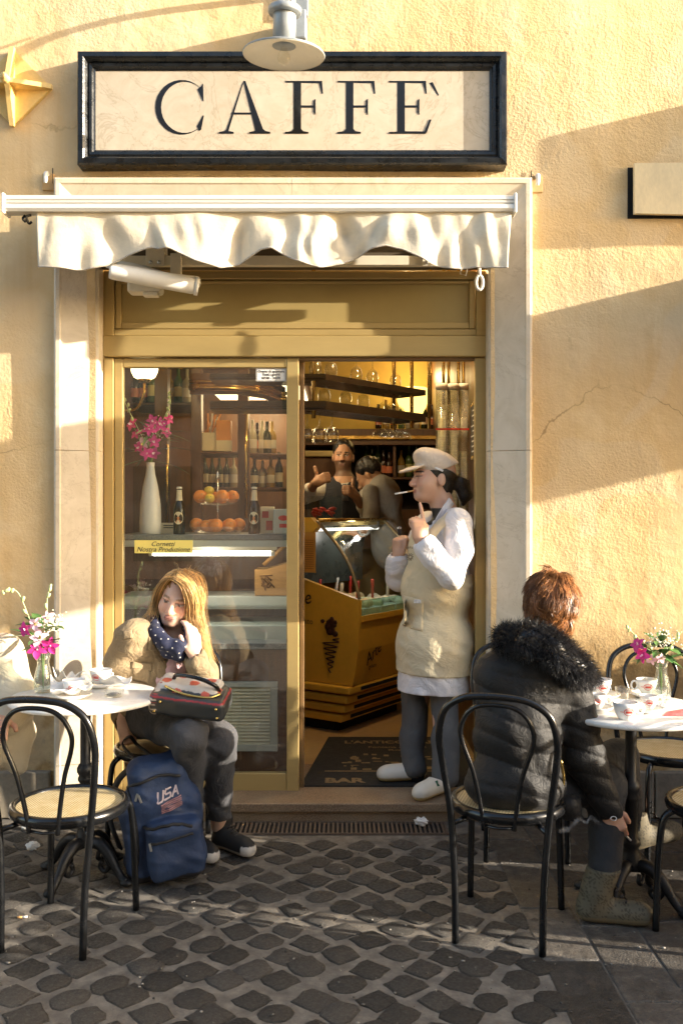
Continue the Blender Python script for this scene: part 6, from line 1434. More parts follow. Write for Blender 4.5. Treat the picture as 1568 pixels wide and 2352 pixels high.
fpb = face_paint(bc_, Bq, SKB, (.015, .010, .008), 1.0, (.17, .085, .07), beard=True)
F.build('body', M_SKIN, bm_, lambda V: fpb(V, np.tile(np.array(SKB), (len(V), 1))))
V_ = Field((bc_.x - .40, bc_.y - .30, .9), (bc_.x + .40, bc_.y + .30, bc_.z + .02), .007); V_.ell(Wb(790, 1152), (.185, .115, .20), 0).ell(Wb(790, 1235), (.155, .11, .22), .06).chain([Wb(765, 1112), L1], [.05, .062], .03).chain([Wb(812, 1112), R1], [.05, .062], .03).cap(Wb(790, 1085, .05), Wb(791, 1128, .16), .055, .010, .01, 's')
V_.build('waistcoat', cloth('dark_waistcoat', (.014, .015, .022), .8), bm_)
V_ = Field((bc_.x - .42, bc_.y - .40, .9), (bc_.x + .42, bc_.y + .30, bc_.z + .02), .007); V_.ell(Wb(790, 1150), (.175, .106, .195), 0).chain([L1, L2, L2.lerp(L3, .45)], [.060, .060, .052], .02).chain([R1, R2, R2.lerp(R3, .4)], [.060, .060, .052], .02).cap(Wb(790, 1104), Wb(790, 1122), .066, .095, .03).bend(folds(.005, 34, [(.5, .2, 1)], 3)).cap(Wb(790, 1060), Wb(790, 1094, .0), .056, .056, .004, 's')
V_.build('shirt', cloth('barman_shirt', (.55, .52, .46), .85), bm_)
m = MB(); m.ribbon([Wb(791, 1112, .10), Wb(792, 1125, .125), Wb(793, 1150, .13)], [.03, .04, .05], (1, 0, 0), .008); m.build('tie', cloth('grey_tie', (.10, .10, .11), .7), bm_)
Hb = Field((bc_.x - .14, bc_.y - .16, bc_.z - .06), (bc_.x + .14, bc_.y + .2, bc_.z + .18), .005); BL = lambda x, y, z: bc_ + Bq @ Vector((x, y, z)); Hb.ell(BL(0, -.028, .050), (.083, .098, .088), 0, np.array(Bq)).cap(BL(0, .10, -.02), BL(0, .09, .035), .070, .060, .01, 's').bend(folds(.004, 110, [(1, .4, .2)], 2)).clip(BL(0, 0, -.045), (0, 0, -1)); Hb.build('hair', mat('black_hair', (.010, .009, .009)), bm_)
# ---------------- second barman, stooping
b2_ = thing('person', 'grey shirted worker stooping over the counter next to the barman', 'person', D(880, 1400, 6.75)); N2 = CAMY - 6.75; Wc = lambda u, v, dn=0: W(u, v, N2 + dn)
Cq = frame((-.75, .3, -.6), (-.5, .2, .8)); cc_ = Wc(846, 1092, -.05)
F = Field((cc_.x - .25, cc_.y - .35, .8), (cc_.x + .48, cc_.y + .35, cc_.z + .2), .008); head(F, cc_, Cq, 1.0, Wc(860, 1120), .055); F.ell(Wc(878, 1145), (.13, .14, .17), .04).ell(Wc(890, 1230), (.12, .12, .22), .05).chain([Wc(850, 1130, .14), Wc(852, 1200, .2), Wc(826, 1225, .3)], [.05, .042, .03])
hand(F, Wc(826, 1225, .3), (-1, -.2, 0), (0, -.3, 1), [(.4, .5, .4)] * 4, [(.7, .6, .3), (.8, .2, .4)], s=1.0)
F.build('body', M_SKIN, b2_, lambda V: np.tile(np.array(SKB) * .9, (len(V), 1)))
V_ = Field((cc_.x - .25, cc_.y - .35, .8), (cc_.x + .48, cc_.y + .35, cc_.z + .1), .008); V_.ell(Wc(878, 1148), (.145, .16, .185), 0).ell(Wc(892, 1235), (.135, .14, .24), .06).chain([Wc(850, 1130, .14), Wc(852, 1200, .2), Wc(836, 1216, .26)], [.062, .055, .05], .02).bend(folds(.006, 30, [(.5, .3, 1)], 5)).cap(cc_, Wc(858, 1115), .06, .055, .01, 's'); V_.build('shirt', cloth('grey_shirt', (.26, .25, .23), .85), b2_)
Hb = Field(tuple(cc_ - Vector((.17, .17, .15))), tuple(cc_ + Vector((.17, .17, .19))), .006); CL = lambda x, y, z: cc_ + Cq @ Vector((x, y, z)); Hb.ell(CL(0, -.030, .045), (.086, .098, .092), 0, np.array(Cq)).bend(folds(.005, 100, [(1, .4, .2)], 2)); Hb.build('hair', mat('black_hair', (.010, .009, .009)), b2_)

# ---------------- long haired person seated by the window
bl = thing('person', 'seated person with long fair hair, khaki jacket and starred navy scarf', 'person', (-.75, -.45, 0)); SKL = (.66, .42, .31)
Lq = frame((-.10, -.96, -.20), (.26, -.1, .95)); lc_ = W(397, 1386, .45) - Lq @ Vector((0, .085, 0)); LL = lambda x, y, z: lc_ + Lq @ Vector((x, y, z))
nk = W(402, 1462, .33); shR, elR, wrR = W(300, 1464, .50), W(266, 1568, .37), W(285, 1664, .46); shL, elL, wrL = W(447, 1490, .27), W(472, 1592, .46), W(447, 1502, .50)
F = Field((-1.12, -1.05, -.01), (-.30, -.12, 1.26), .0055); head(F, lc_, Lq, 1.0, nk, .050, 1.0)
F.ell(W(372, 1530, .32), (.14, .095, .17), .04).ell(W(352, 1625, .34), (.15, .12, .13), .05).chain([shR, elR, wrR], [.045, .040, .027]).chain([shL, elL, wrL], [.045, .040, .027])
hR, kR, aR = W(322, 1640, .38), W(434, 1690, .80), W(436, 1880, .50); hL, kL, aL = W(388, 1640, .36), W(505, 1700, .66), W(503, 1895, .42)
F.chain([hR, kR, aR], [.075, .052, .036]).chain([hL, kL, aL], [.075, .052, .036])
hand(F, wrR, (.25, -.35, -1), (-.55, -.8, .1), [(1.5, 1.5, 1.0)] * 4, [(.8, .4, .5), (.8, -.1, .6)], side=-1, s=.88)
hand(F, wrL, (-.10, .12, 1), (.7, -.65, .2), [(.20, .4, .4), (.25, .5, .4), (.35, .6, .5), (.45, .6, .5)], [(.8, .5, .2), (.9, .1, .2)], side=1, s=.92)
fpl = face_paint(lc_, Lq, SKL, (.30, .17, .07), 1.0, (.52, .24, .20), (.06, .06, .05), .0015, brow=(.28, .16, .08))
F.build('body', M_SKIN, bl, lambda V: fpl(V, np.tile(np.array(SKL), (len(V), 1))))
P_ = Field((-1.05, -.75, .55), (-.45, -.15, 1.10), .006); P_.ell(W(374, 1530, .34), (.145, .102, .175), 0, np.array(Matrix.Rotation(R(24), 3, 'Z'))).ell(W(354, 1625, .34), (.155, .125, .12), .05).cap(W(400, 1468, .37), W(400, 1440, .39), .06, .05, .01, 's').bend(folds(.004, 40, [(.3, .2, 1)], 2)); P_.build('pink_top', cloth('pink_jersey', (.68, .46, .50), .85), bl)
J = Field((-1.18, -1.0, .40), (-.40, -.12, 1.16), .006)
TW = np.array(Matrix.Rotation(R(24), 3, 'Z')); J.ell(W(370, 1528, .32), (.172, .118, .175), 0, TW).ell(W(352, 1622, .33), (.180, .145, .13), .05, TW).chain([W(340, 1455, .38), shR], [.05, .072], .04).chain([W(425, 1475, .31), shL], [.05, .066], .04)
J.chain([shR, W(274, 1520, .46), elR, W(282, 1652, .43)], [.066, .062, .058, .050], .025).chain([shL, W(468, 1545, .37), elL, W(451, 1517, .495)], [.066, .064, .062, .047], .025)
J.cap(W(281, 1644, .422), W(284, 1660, .44), .053, .051, .006).cap(W(454, 1526, .488), W(449, 1511, .495), .052, .051, .006)
J.cap(W(332, 1482, .40), W(318, 1565, .38), .085, .08, .05).cap(W(322, 1458, .45), W(310, 1480, .47), .06, .065, .04).bend(folds(.0055, 30, [(.6, .3, 1), (1, .2, -.4), (.2, .2, 1)], 13)).bend(folds(.008, 52, [(.5, .2, 1), (.8, .3, -.6)], 14))
J.cap(W(398, 1470, .50), W(398, 1620, .55), .030, .050, .006, 's'); J.cap(W(398, 1455, .36), W(402, 1430, .38), .064, .060, .01, 's')
J.cap(W(283, 1652, .43), wrR, .036, .036, .004, 's'); J.cap(W(451, 1519, .493), wrL, .036, .036, .004, 's')
M_KH = cloth('khaki_cotton', (.27, .20, .115), .85, .16, 420, .5, 13.0); J.build('jacket', M_KH, bl)
M_KH2 = M_KH
drape('chest_pocket', J, [(312, 1520), (350, 1528), (346, 1572), (308, 1562)], .45, M_KH2, bl, .007); drape('pocket_flap', J, [(310, 1514), (353, 1522), (352, 1540), (308, 1530)], .45, M_KH2, bl, .012)
drape('placket', J, [(352, 1480), (376, 1480), (388, 1590), (366, 1590)], .45, M_KH2, bl, .009, 4, 14); drape('epaulette', J, [(296, 1440), (318, 1438), (322, 1456), (300, 1460)], .44, M_KH2, bl, .008)
drape('lapel', J, [(352, 1448), (376, 1462), (380, 1505), (346, 1488)], .45, M_KH2, bl, .014); drape('lapel', J, [(418, 1478), (440, 1474), (436, 1520), (412, 1512)], .40, M_KH2, bl, .012)
for u_, v_ in ((360, 1478), (368, 1492), (378, 1520), (380, 1550)):
    q_ = W(u_, v_, .45); y_ = skin_at(J, q_.x, q_.z); m = MB(); m.ell((q_.x, (y_ if y_ is not None else q_.y) - .014, q_.z), (.007, .004, .007), 8, 6); m.build('snap', mat('bronze_snap', (.20, .14, .07), .4, .6), bl)
T = Field((-1.08, -1.05, .02), (-.30, -.15, .75), .006); T.ell(W(350, 1640, .36), (.165, .14, .11), 0).chain([hR, kR, aR], [.092, .070, .052], .03).chain([hL, kL, aL], [.092, .070, .050], .03).bend(folds(.0075, 48, [(.4, .2, 1), (1, .3, .2)], 21)).clip(W(0, 1880, .45), (0, 0, -1)); T.build('jeans', cloth('charcoal_denim', (.060, .060, .066), .85, .25, 300, .3, 14.0), bl)
for hl, to, z in ((Vector((-.565, -.38, .0)), Vector((-.425, -.50, .0)), 0), (Vector((-.68, -.42, .0)), Vector((-.56, -.58, .0)), 0)):
    S_ = Field((-.80, -.80, -.01), (-.34, -.28, .22), .005); dd = (to - hl).normalized(); to2 = hl + dd * .255; shoe(S_, hl, to2, .13, .042); S_.clip(hl + Vector((0, 0, .155)), (0, 0, 1))
    tp2 = np.array(to2)
    def sp2(V): C = np.tile(np.array([.014, .013, .013]), (len(V), 1)); dt = np.linalg.norm((V - tp2)[:, :2], axis=1); C[V[:, 2] < .024] = (.40, .36, .30); C[(dt < .062) & (V[:, 2] < .052)] = (.58, .53, .46); C[V[:, 2] < .010] = (.05, .045, .04); return C
    so = S_.build('sneaker', mat('canvas_sneaker', (1, 1, 1), .75, attr=True, var=.15, bump=.2, bs=260), bl, sp2)
    for k in range(5):
        p = hl + dd * (.085 + k * .022) + Vector((0, 0, .118 - k * .0135)); sd = Vector((-dd.y, dd.x, 0)); m = MB(); m.tube([p - sd * .022, p + Vector((0, 0, .006)), p + sd * .022], .0035, 5); m.build('lace', M_BLKP, so)
# scarf
S_ = Field((-.90, -.72, .80), (-.52, -.22, 1.12), .0055)
sc1 = [W(352, 1424, 0.41), W(356, 1454, 0.48), W(378, 1480, 0.52), W(408, 1488, 0.52), W(436, 1470, 0.48), W(442, 1447, 0.41), W(425, 1434, 0.31), W(385, 1424, 0.29)]
S_.chain(sc1 + sc1[:1], [.024, .030, .032, .032, .030, .026, .028, .028, .024], .02).chain([W(360, 1464, 0.45), W(382, 1498, 0.49), W(412, 1502, 0.49), W(434, 1480, 0.45)], [.026, .030, .028, .024], .02).bend(folds(.007, 42, [(.5, .2, 1), (-.4, .2, 1)], 17)); S_.build('scarf', cloth('navy_scarf', (.012, .016, .045), .8), bl)
r2 = np.random.RandomState(5); V, Fq = S_.V, S_.F; Nn = np.cross(V[Fq[:, 1]] - V[Fq[:, 0]], V[Fq[:, 2]] - V[Fq[:, 0]]); Nn /= np.linalg.norm(Nn, axis=1)[:, None] + 1e-9; okf = np.nonzero(Nn[:, 1] < -.35)[0]; used = []; m = MB()
for i in r2.permutation(okf):
    p = V[Fq[i]].mean(0)
    if any(np.linalg.norm(p - u) < .028 for u in used): continue
    used.append(p); n_ = Vector(Nn[i]); a = n_.orthogonal().normalized(); b = n_.cross(a); o_2 = Vector(p) + n_ * .0016; ph = r2.rand() * 6
    m.add([o_2 + (a * math.cos(ph + k * .628) + b * math.sin(ph + k * .628)) * (.0050 if k % 2 == 0 else .0021) for k in range(10)], [tuple(range(10))])
tag(m.build('star_print', mat('star_white', (.70, .67, .62), .8), bl), kind='stuff')
# hair: a soft cap under many strands parted on one side
M_BLO = mat('fair_hair', (1, 1, 1), .36, attr=True, var=.25, vs=30)
Hb = Field((-.98, -.72, .92), (-.50, -.16, 1.28), .005); Hb.ell(LL(0, -.026, .032), (.082, .100, .092), 0, np.array(Lq)).ell(LL(0, -.05, -.05), (.074, .062, .10), .04, np.array(Lq)).cap(LL(.012, .13, -.05), LL(.012, .115, .045), .075, .050, .008, 's').bend(folds(.003, 120, [(1, .2, .1)], 2)); Hb.build('hair_base', mat('fair_hair_base', (.26, .13, .04), .55, var=.5, vs=60, stretch=(12, 12, 1)), bl)
pt = [LL(.030, .070 - .045 * k, .098 + .024 * math.sin(.3 + k * .9)) for k in range(4)]
gl_ = [[p, LL(-.035, .095 - .05 * k, .095), LL(-.075, .085 - .045 * k, .03), LL(-.088, .062 - .04 * k, -.05), W(454 + 4 * k, 1468, .45 - .05 * k), W(468 + 4 * k, 1530, .42 - .05 * k)] for k, p in enumerate(pt)]
gl_ += [[pt[3], LL(-.06, -.08, .09), LL(-.09, -.08, .0), LL(-.09, -.08, -.09), W(466, 1475, .30), W(476, 1545, .28)]]
strands('hair', gl_, 2600, M_BLO, bl, .0011, .011, 3, wave=.006)
gr_ = [[p, LL(.062, .062 - .045 * k, .085), LL(.086, .052 - .05 * k, .02), LL(.090, .030 - .04 * k, -.06), W(350 - 5 * k, 1425, .44 - .05 * k), W(322 - 10 * k, 1452, .44 - .05 * k)] for k, p in enumerate(pt)]
strands('hair', gr_, 1400, M_BLO, bl, .0011, .009, 4, wave=.005)
strands('hair', gl_, 90, M_BLO, bl, .0007, .022, 14, wave=.014)
strands('hair', [[LL(.02, .03, .12), LL(.03, .02, .145), LL(.05, .03, .155)], [LL(-.05, -.02, .12), LL(-.07, -.03, .135), LL(-.10, -.03, .12)]], 26, M_BLO, bl, .0008, .02, 6)

# ---------------- handbag on the lap
hb = thing('handbag', 'dark leather handbag with floral panels lying on the lap in grey jeans', 'handbag', W(432, 1640, .74)); Q = Matrix.Rotation(R(-6), 3, 'Z') @ Matrix.Rotation(R(6), 3, 'Y') @ Matrix.Rotation(R(16), 3, 'X'); c = W(436, 1606, .80)
HB = lambda x, y, z: c + Q @ Vector((x, y, z))
F = Field(tuple(c - Vector((.26, .18, .13))), tuple(c + Vector((.26, .20, .15))), .005); F.box(HB(0, .02, -.012), (.155, .085, .045), .025, 0, np.array(Q)).box(HB(-.01, .05, .028), (.125, .06, .03), .022, .02, np.array(Q)).bend(folds(.003, 50, [(1, .3, .2)], 4))
def hb_paint(V):
    l = (V - np.array(c)) @ np.array(Q); C = np.tile(np.array([.040, .043, .044]), (len(V), 1)); C[(l[:, 2] > .040)] = (.55, .50, .44); C[(np.abs(l[:, 2] - .024) < .003)] = (.28, .03, .03)
    sp = np.sin(l[:, 1] * 120 + np.sin(l[:, 2] * 90) * 2) * np.sin(l[:, 2] * 130 + np.sin(l[:, 1] * 70)); e = l[:, 0] < -.118; C[e & (sp > 0)] = (.55, .46, .38); C[e & (sp < -.8)] = (.30, .05, .05)
    f_ = (l[:, 2] > .035) & (np.sin(l[:, 0] * 55 + 1) * np.sin(l[:, 1] * 60) > .45); C[f_] = (.50, .10, .06); return C
F.build('bag', mat('bag_leather', (1, 1, 1), .38, attr=True, var=.12, vs=30), hb, hb_paint)
m = MB(); m.tube(catmull([HB(-.085, .05, .05), HB(-.06, .03, .085), HB(.03, .0, .098), HB(.10, .0, .075), HB(.112, .03, .035)], 6), .0085, 8); m.build('handle', M_BLK, hb)
m = MB(); m.tube(catmull([HB(-.10, -.01, .050), HB(-.02, -.035, .040), HB(.08, -.035, .036), HB(.125, .0, .040)], 6), .005, 6); m.build('zip', M_BRASS, hb)
for x, z in ((-.125, -.035), (.13, -.03), (-.10, .01), (.125, .008)): m = MB(); m.ell(HB(x, -.068, z), .006, 8, 6); m.build('stud', M_BRASS, hb)

# ---------------- copper haired person seen from behind
WC = lambda u, v, n=0.0: W(u, v, n + .055)
cw = thing('person', 'copper haired person from behind in black quilted jacket with fur collar', 'person', (.62, -1.10, 0)); SKC = (.62, .37, .27)
Rq = frame((.42, .90, -.06), (.05, -.05, 1)); rc = WC(1268, 1392, 1.06); RL = lambda x, y, z: rc + Rq @ Vector((x, y, z))
F = Field((.34, -1.48, -.01), (1.20, -.58, 1.28), .0055); head(F, rc, Rq, .98, WC(1262, 1490, 1.08), .055)
F.ell(WC(1215, 1560, 1.08), (.13, .09, .14), .04).ell(WC(1190, 1690, 1.10), (.12, .09, .15), .05).ell(WC(1180, 1800, 1.10), (.14, .12, .11), .05)
sr, er, wr = WC(1302, 1568, 1.03), WC(1342, 1738, 1.06), WC(1396, 1858, 1.04); sl, el_, wl = WC(1142, 1552, 1.08), WC(1135, 1690, 1.10), WC(1160, 1785, 1.02)
F.chain([sr, er, wr], [.045, .04, .027]).chain([sl, el_, wl], [.045, .04, .027])
A_h, A_k, A_a = WC(1220, 1812, 1.02), WC(1392, 1802, .92), WC(1388, 2010, 1.08); B_h, B_k, B_a = WC(1235, 1800, .95), WC(1420, 1742, .78), WC(1450, 1900, .60)
F.chain([A_h, A_k, A_a], [.07, .05, .035]).chain([B_h, B_k, B_a, WC(1480, 1930, .58)], [.07, .05, .035, .035])
hd_e = hand(F, wr, (.42, -.1, -1), (.15, -1, -.1), [(.55, .8, .5), (.75, .9, .5), (.8, .9, .5), (.9, .9, .6)], [(.8, .5, .4), (.9, .2, .3)], side=1, s=.95, spread=.06)
hand(F, wl, (.9, .5, -.1), (0, .2, 1), [(.3, .4, .3)] * 4, [(.7, .6, .2), (.9, .2, .2)], s=.92)
F.build('body', M_SKIN, cw, lambda V: np.tile(np.array(SKC), (len(V), 1)))
J = Field((.32, -1.56, .36), (1.14, -.70, 1.16), .006)
J.ell(WC(1216, 1565, 1.08), (.165, .118, .15), 0).ell(WC(1192, 1690, 1.12), (.150, .122, .16), .06).ell(WC(1182, 1800, 1.13), (.180, .140, .11), .06).chain([WC(1250, 1525, 1.06), sr], [.06, .082], .04).chain([WC(1170, 1520, 1.06), sl], [.06, .078], .04)
J.chain([sr, WC(1322, 1660, 1.05), er, wr], [.084, .076, .070, .050], .03).chain([sl, el_, wl], [.080, .070, .05], .03)
J.cap(WC(1300, 1850, 1.05), WC(1320, 1880, 1.05), .05, .03, .04)
zj = WC(0, 1490, 1.1).z
def puff(x, y, z): s = (z - zj + (x - .6) * .22 + .010 * np.sin(x * 21 + z * 9)) / .079; return -.010 * np.abs(np.sin(math.pi * s)) ** .35 + .007
J.bend(puff).bend(folds(.003, 55, [(1, .2, .3)], 31)).bend(folds(.0012, 110, [(.4, .2, 1), (1, .1, .5)], 32))
J.cap(wr + Vector((-.006, 0, .02)), wr + Vector((.03, 0, -.06)), .037, .037, .004, 's').clip(WC(0, 1866, 1.12), (.25, 0, -1)) if False else J.cap(wr + Vector((-.006, 0, .02)), wr + Vector((.03, 0, -.06)), .037, .037, .004, 's')
J.build('jacket', cloth('black_nylon', (.0125, .012, .012), .58, .2, 300, .24, 30.0, .28), cw)
m = MB(); m.tube(catmull([WC(1287, 1745, 1.20), WC(1294, 1790, 1.19), WC(1288, 1828, 1.18)], 5), .005, 6); m.build('zip', M_BRASS, cw)
C_ = Field((.44, -1.46, .86), (1.05, -.86, 1.14), .006); C_.chain([WC(1170, 1462, 1.00), WC(1172, 1470, 1.12), WC(1215, 1468, 1.22), WC(1268, 1492, 1.23), WC(1318, 1532, 1.18), WC(1338, 1566, 1.06), WC(1330, 1580, .98)], [.036, .042, .046, .046, .044, .038, .028], .03).bend(folds(.006, 50, [(1, .3, .6)], 3)); M_FUR = mat('black_fur', (.012, .012, .014), .30, var=.4, vs=40)
C_.build('fur_collar', M_FUR, cw); fur('fur_hair', C_.V, C_.F, 7000, .036, M_FUR, cw, .0011, 2, None, (.25, -.1, -.35), .45)
def locks(name, V, F_, n, L, mt, par, crown, tint, r=.0016, seed=1, keep=None):
    r2 = np.random.RandomState(seed); A = V[F_[:, 0]]; B = V[F_[:, 1]]; Cc = V[F_[:, 2]]; N = np.cross(B - A, Cc - A); N /= np.linalg.norm(N, axis=1)[:, None] + 1e-9; m = MB(); cell = {}
    for i in r2.randint(0, len(F_), n):
        p = Vector(A[i]); nn = Vector(N[i])
        if keep is not None and not keep(p): continue
        k = tuple(int(math.floor(c / .024)) for c in p); q = cell.setdefault(k, (Vector(r2.randn(3)) * .45, r2.uniform(.55, 1.35), r2.uniform(.1, .5)))
        f = p - crown; f = f - nn * f.dot(nn); f = (f.normalized() if f.length > 1e-4 else Vector((1, 0, 0))) + q[0] * .55 + Vector(r2.randn(3)) * .16 + Vector((0, 0, -.35)); f = (f - nn * f.dot(nn)).normalized(); l = L * r2.uniform(.6, 1.2); g_ = q[1] * r2.uniform(.7, 1.3); m.col = tuple(g_ * c for c in tint)
        a = p - nn * .002; b = p + f * l * .45 + nn * (.004 + .012 * q[2]); c = p + f * l + nn * (.012 * q[2] - .006); m.tube([a, b, c], [r, r, r * .2], 3, cap=False)
    return tag(m.build(name, mt, par), kind='stuff')
# short copper hair
M_COP = mat('copper_hair', (.20, .080, .026), .38, var=.5, vs=36, rvar=.12); M_COP2 = mat('copper_strand', (1, 1, 1), .34, attr=True, var=.3, vs=40)
Hb = Field(tuple(rc - Vector((.16, .17, .16))), tuple(rc + Vector((.16, .16, .17))), .005); Hb.ell(RL(0, -.026, .028), (.088, .104, .096), 0, np.array(Rq)).ell(RL(0, -.045, -.05), (.066, .060, .075), .04, np.array(Rq)).cap(RL(0, .14, -.06), RL(0, .12, .02), .085, .065, .01, 's').bend(folds(.006, 75, [(1, .2, .4), (-.6, .3, .8)], 12)); Hb.build('hair_base', M_COP, cw)
locks('hair', Hb.V, Hb.F, 9500, .058, M_COP2, cw, RL(.01, -.03, .125), (.25, .105, .036), .0012, 9, lambda p: (Rq.transposed() @ (p - rc)).y < .075)
T = Field((.40, -1.46, .16), (1.22, -.55, .80), .006); T.ell(WC(1185, 1815, 1.08), (.165, .14, .10), 0).chain([A_h, A_k, WC(1388, 1996, 1.08)], [.088, .072, .058], .03).chain([B_h, B_k, B_a], [.090, .074, .058], .03).bend(folds(.004, 45, [(.4, .2, 1)], 23)).clip(WC(0, 2000, 1.08), (0, 0, -1)); T.build('jeans', cloth('black_denim', (.022, .022, .024), .85, .25, 300), cw)
def boot(name, hl, to, top):
    S_ = Field(tuple(Vector((min(hl.x, to.x) - .12, min(hl.y, to.y) - .12, hl.z - .02))), tuple(Vector((max(hl.x, to.x) + .12, max(hl.y, to.y) + .12, top.z + .03))), .005)
    shoe(S_, hl, to, .10, .046); dd = (to - hl).normalized(); S_.cap(hl + dd * .055 + Vector((0, 0, .08)), top, .050, .060, .03).bend(folds(.003, 50, [(.2, .2, 1)], 3)).clip(top, (0, 0, 1)).clip(hl, (0, 0, -1))
    z0 = hl.z
    def bp2(V):
        C = np.tile(np.array([.105, .088, .055]), (len(V), 1)); s = np.sin(V[:, 0] * 260 + np.sin(V[:, 2] * 170) * 2) * np.sin(V[:, 2] * 240 + np.sin(V[:, 0] * 150) * 2); C[s > .45] = (.045, .036, .022); C[V[:, 2] < z0 + .030] = (.16, .125, .07); C[V[:, 2] < z0 + .010] = (.07, .05, .03); return C
    o = S_.build(name, mat('boot_suede', (1, 1, 1), .75, attr=True, var=.2, bump=.2, bs=200), cw, bp2)
    for k in range(6):
        p = hl + dd * (.112 + max(0, 3 - k) * .018) + Vector((0, 0, .085 + k * .020)); sd = Vector((-dd.y, dd.x, 0)); m = MB(); m.tube([p - sd * .025, p + dd * .008, p + sd * .025], .0035, 5); m.build('lace', M_BLKP, o)
    return o
boot('boot', Vector((.862, -1.13, 0)), Vector((1.128, -1.175, 0)), WC(1386, 1992, 1.09)); boot('boot', B_a + Vector((-.03, 0, -.10)), B_a + Vector((.23, .05, -.06)), B_a + Vector((-.0, 0, .06)))
t = thing('cigarette', 'lit cigarette between the fingers below the quilted sleeve', 'cigarette', hd_e[1]); p = hd_e[0].lerp(hd_e[1], .5) + Vector((0, -.004, .008)); e = Vector((.045, -.01, -.045)); m = MB(); m.tube([p - e * .4, p + e * .1], .0042, 8); m.build('filter', mat('cork_filter', (.60, .33, .12)), t); m = MB(); m.tube([p + e * .102, p + e * .95], .0042, 8); m.build('paper', M_PAPER, t)
m = MB(); p = WC(1408, 1880, 1.10); m.tube([p + Vector((.011 * math.cos(a), .004 * math.sin(a), .006 * math.sin(a))) for a in np.linspace(0, 6.283, 13)[:-1]], .0016, 6, closed=True); m.build('ring', mat('steel', (.6, .6, .58)), cw)
# ---------------- person in a cream coat at the edge of the frame
WE = lambda u, v, n=0.0: W(u + 16, v, n)
wp = thing('person', 'person in a puffy cream coat seated beside the cup and vase table', 'person', (-1.78, -.55, 0)); Eq = frame((.8, -.6, 0), (0, 0, 1)); ec = WE(-70, 1392, .52)
F = Field((-2.2, -1.0, -.01), (-1.20, -.2, 1.32), .008); head(F, ec, Eq, 1.0, WE(-66, 1470, .5), .05); F.ell(WE(-55, 1560, .5), (.14, .12, .18), .04).ell(WE(-55, 1680, .5), (.15, .13, .13), .05).chain([WE(-5, 1500, .55), WE(25, 1620, .62), WE(-12, 1655, .70)], [.045, .04, .028]).chain([WE(-110, 1500, .5), WE(-130, 1630, .55), WE(-60, 1650, .72)], [.045, .04, .028])
F.chain([WE(-40, 1690, .5), WE(-70, 1690, .92), WE(-75, 1960, .86)], [.075, .05, .035]).chain([WE(-90, 1690, .5), WE(-120, 1690, .9), WE(-125, 1960, .86)], [.075, .05, .035]).chain([WE(-75, 1960, .86), WE(-55, 1985, .95)], [.035, .03]).chain([WE(-125, 1960, .86), WE(-110, 1985, .95)], [.035, .03])
hand(F, WE(-12, 1655, .70), (.3, -1, 0), (0, 0, 1), [(.4, .5, .4)] * 4, [(.7, .6, .3), (.8, .2, .4)], s=.92); hand(F, WE(-60, 1650, .72), (.8, -.6, 0), (0, 0, 1), [(.4, .5, .4)] * 4, [(.7, .6, .3), (.8, .2, .4)], side=-1, s=.92); F.clip((0, 0, .004), (0, 0, -1))
F.build('body', M_SKIN, wp, lambda V: np.where((V[:, 2] < .42)[:, None], np.array([[.55, .50, .42]]), np.tile(np.array(SKC), (len(V), 1))))
J = Field((-2.14, -1.0, .28), (-1.16, -.2, 1.18), .008); J.ell(WE(-50, 1565, .5), (.19, .165, .20), 0).ell(WE(-45, 1690, .5), (.20, .18, .15), .06).chain([WE(-8, 1500, .55), WE(26, 1600, .60), WE(4, 1655, .66)], [.082, .080, .064], .04).chain([WE(-110, 1500, .5), WE(-130, 1630, .55), WE(-75, 1650, .66)], [.08, .075, .06], .04).cap(WE(20, 1640, .55), WE(28, 1760, .56), .07, .035, .06).bend(folds(.009, 24, [(.4, .2, 1), (.2, .3, 1)], 41)); J.build('coat', cloth('cream_nylon', (.52, .46, .35), .6, .06), wp)
T = Field((-2.2, -1.1, .06), (-1.2, -.2, .75), .008); T.ell(WE(-60, 1690, .5), (.17, .15, .11), 0).chain([WE(-40, 1690, .5), WE(-70, 1690, .92), WE(-75, 1930, .86)], [.09, .07, .055], .03).chain([WE(-90, 1690, .5), WE(-120, 1690, .9), WE(-125, 1930, .86)], [.09, .07, .055], .03); T.build('trousers', cloth('pale_trousers', (.52, .48, .42), .85), wp)
Hb = Field(tuple(ec - Vector((.15, .15, .14))), tuple(ec + Vector((.15, .15, .17))), .007); EL = lambda x, y, z: ec + Eq @ Vector((x, y, z)); Hb.ell(EL(0, -.03, .045), (.087, .10, .09), 0, np.array(Eq)).cap(EL(0, .12, -.02), EL(0, .10, .03), .075, .06, .01, 's'); Hb.build('hair', mat('brown_hair', (.08, .045, .02), .4, var=.4, vs=40), wp)

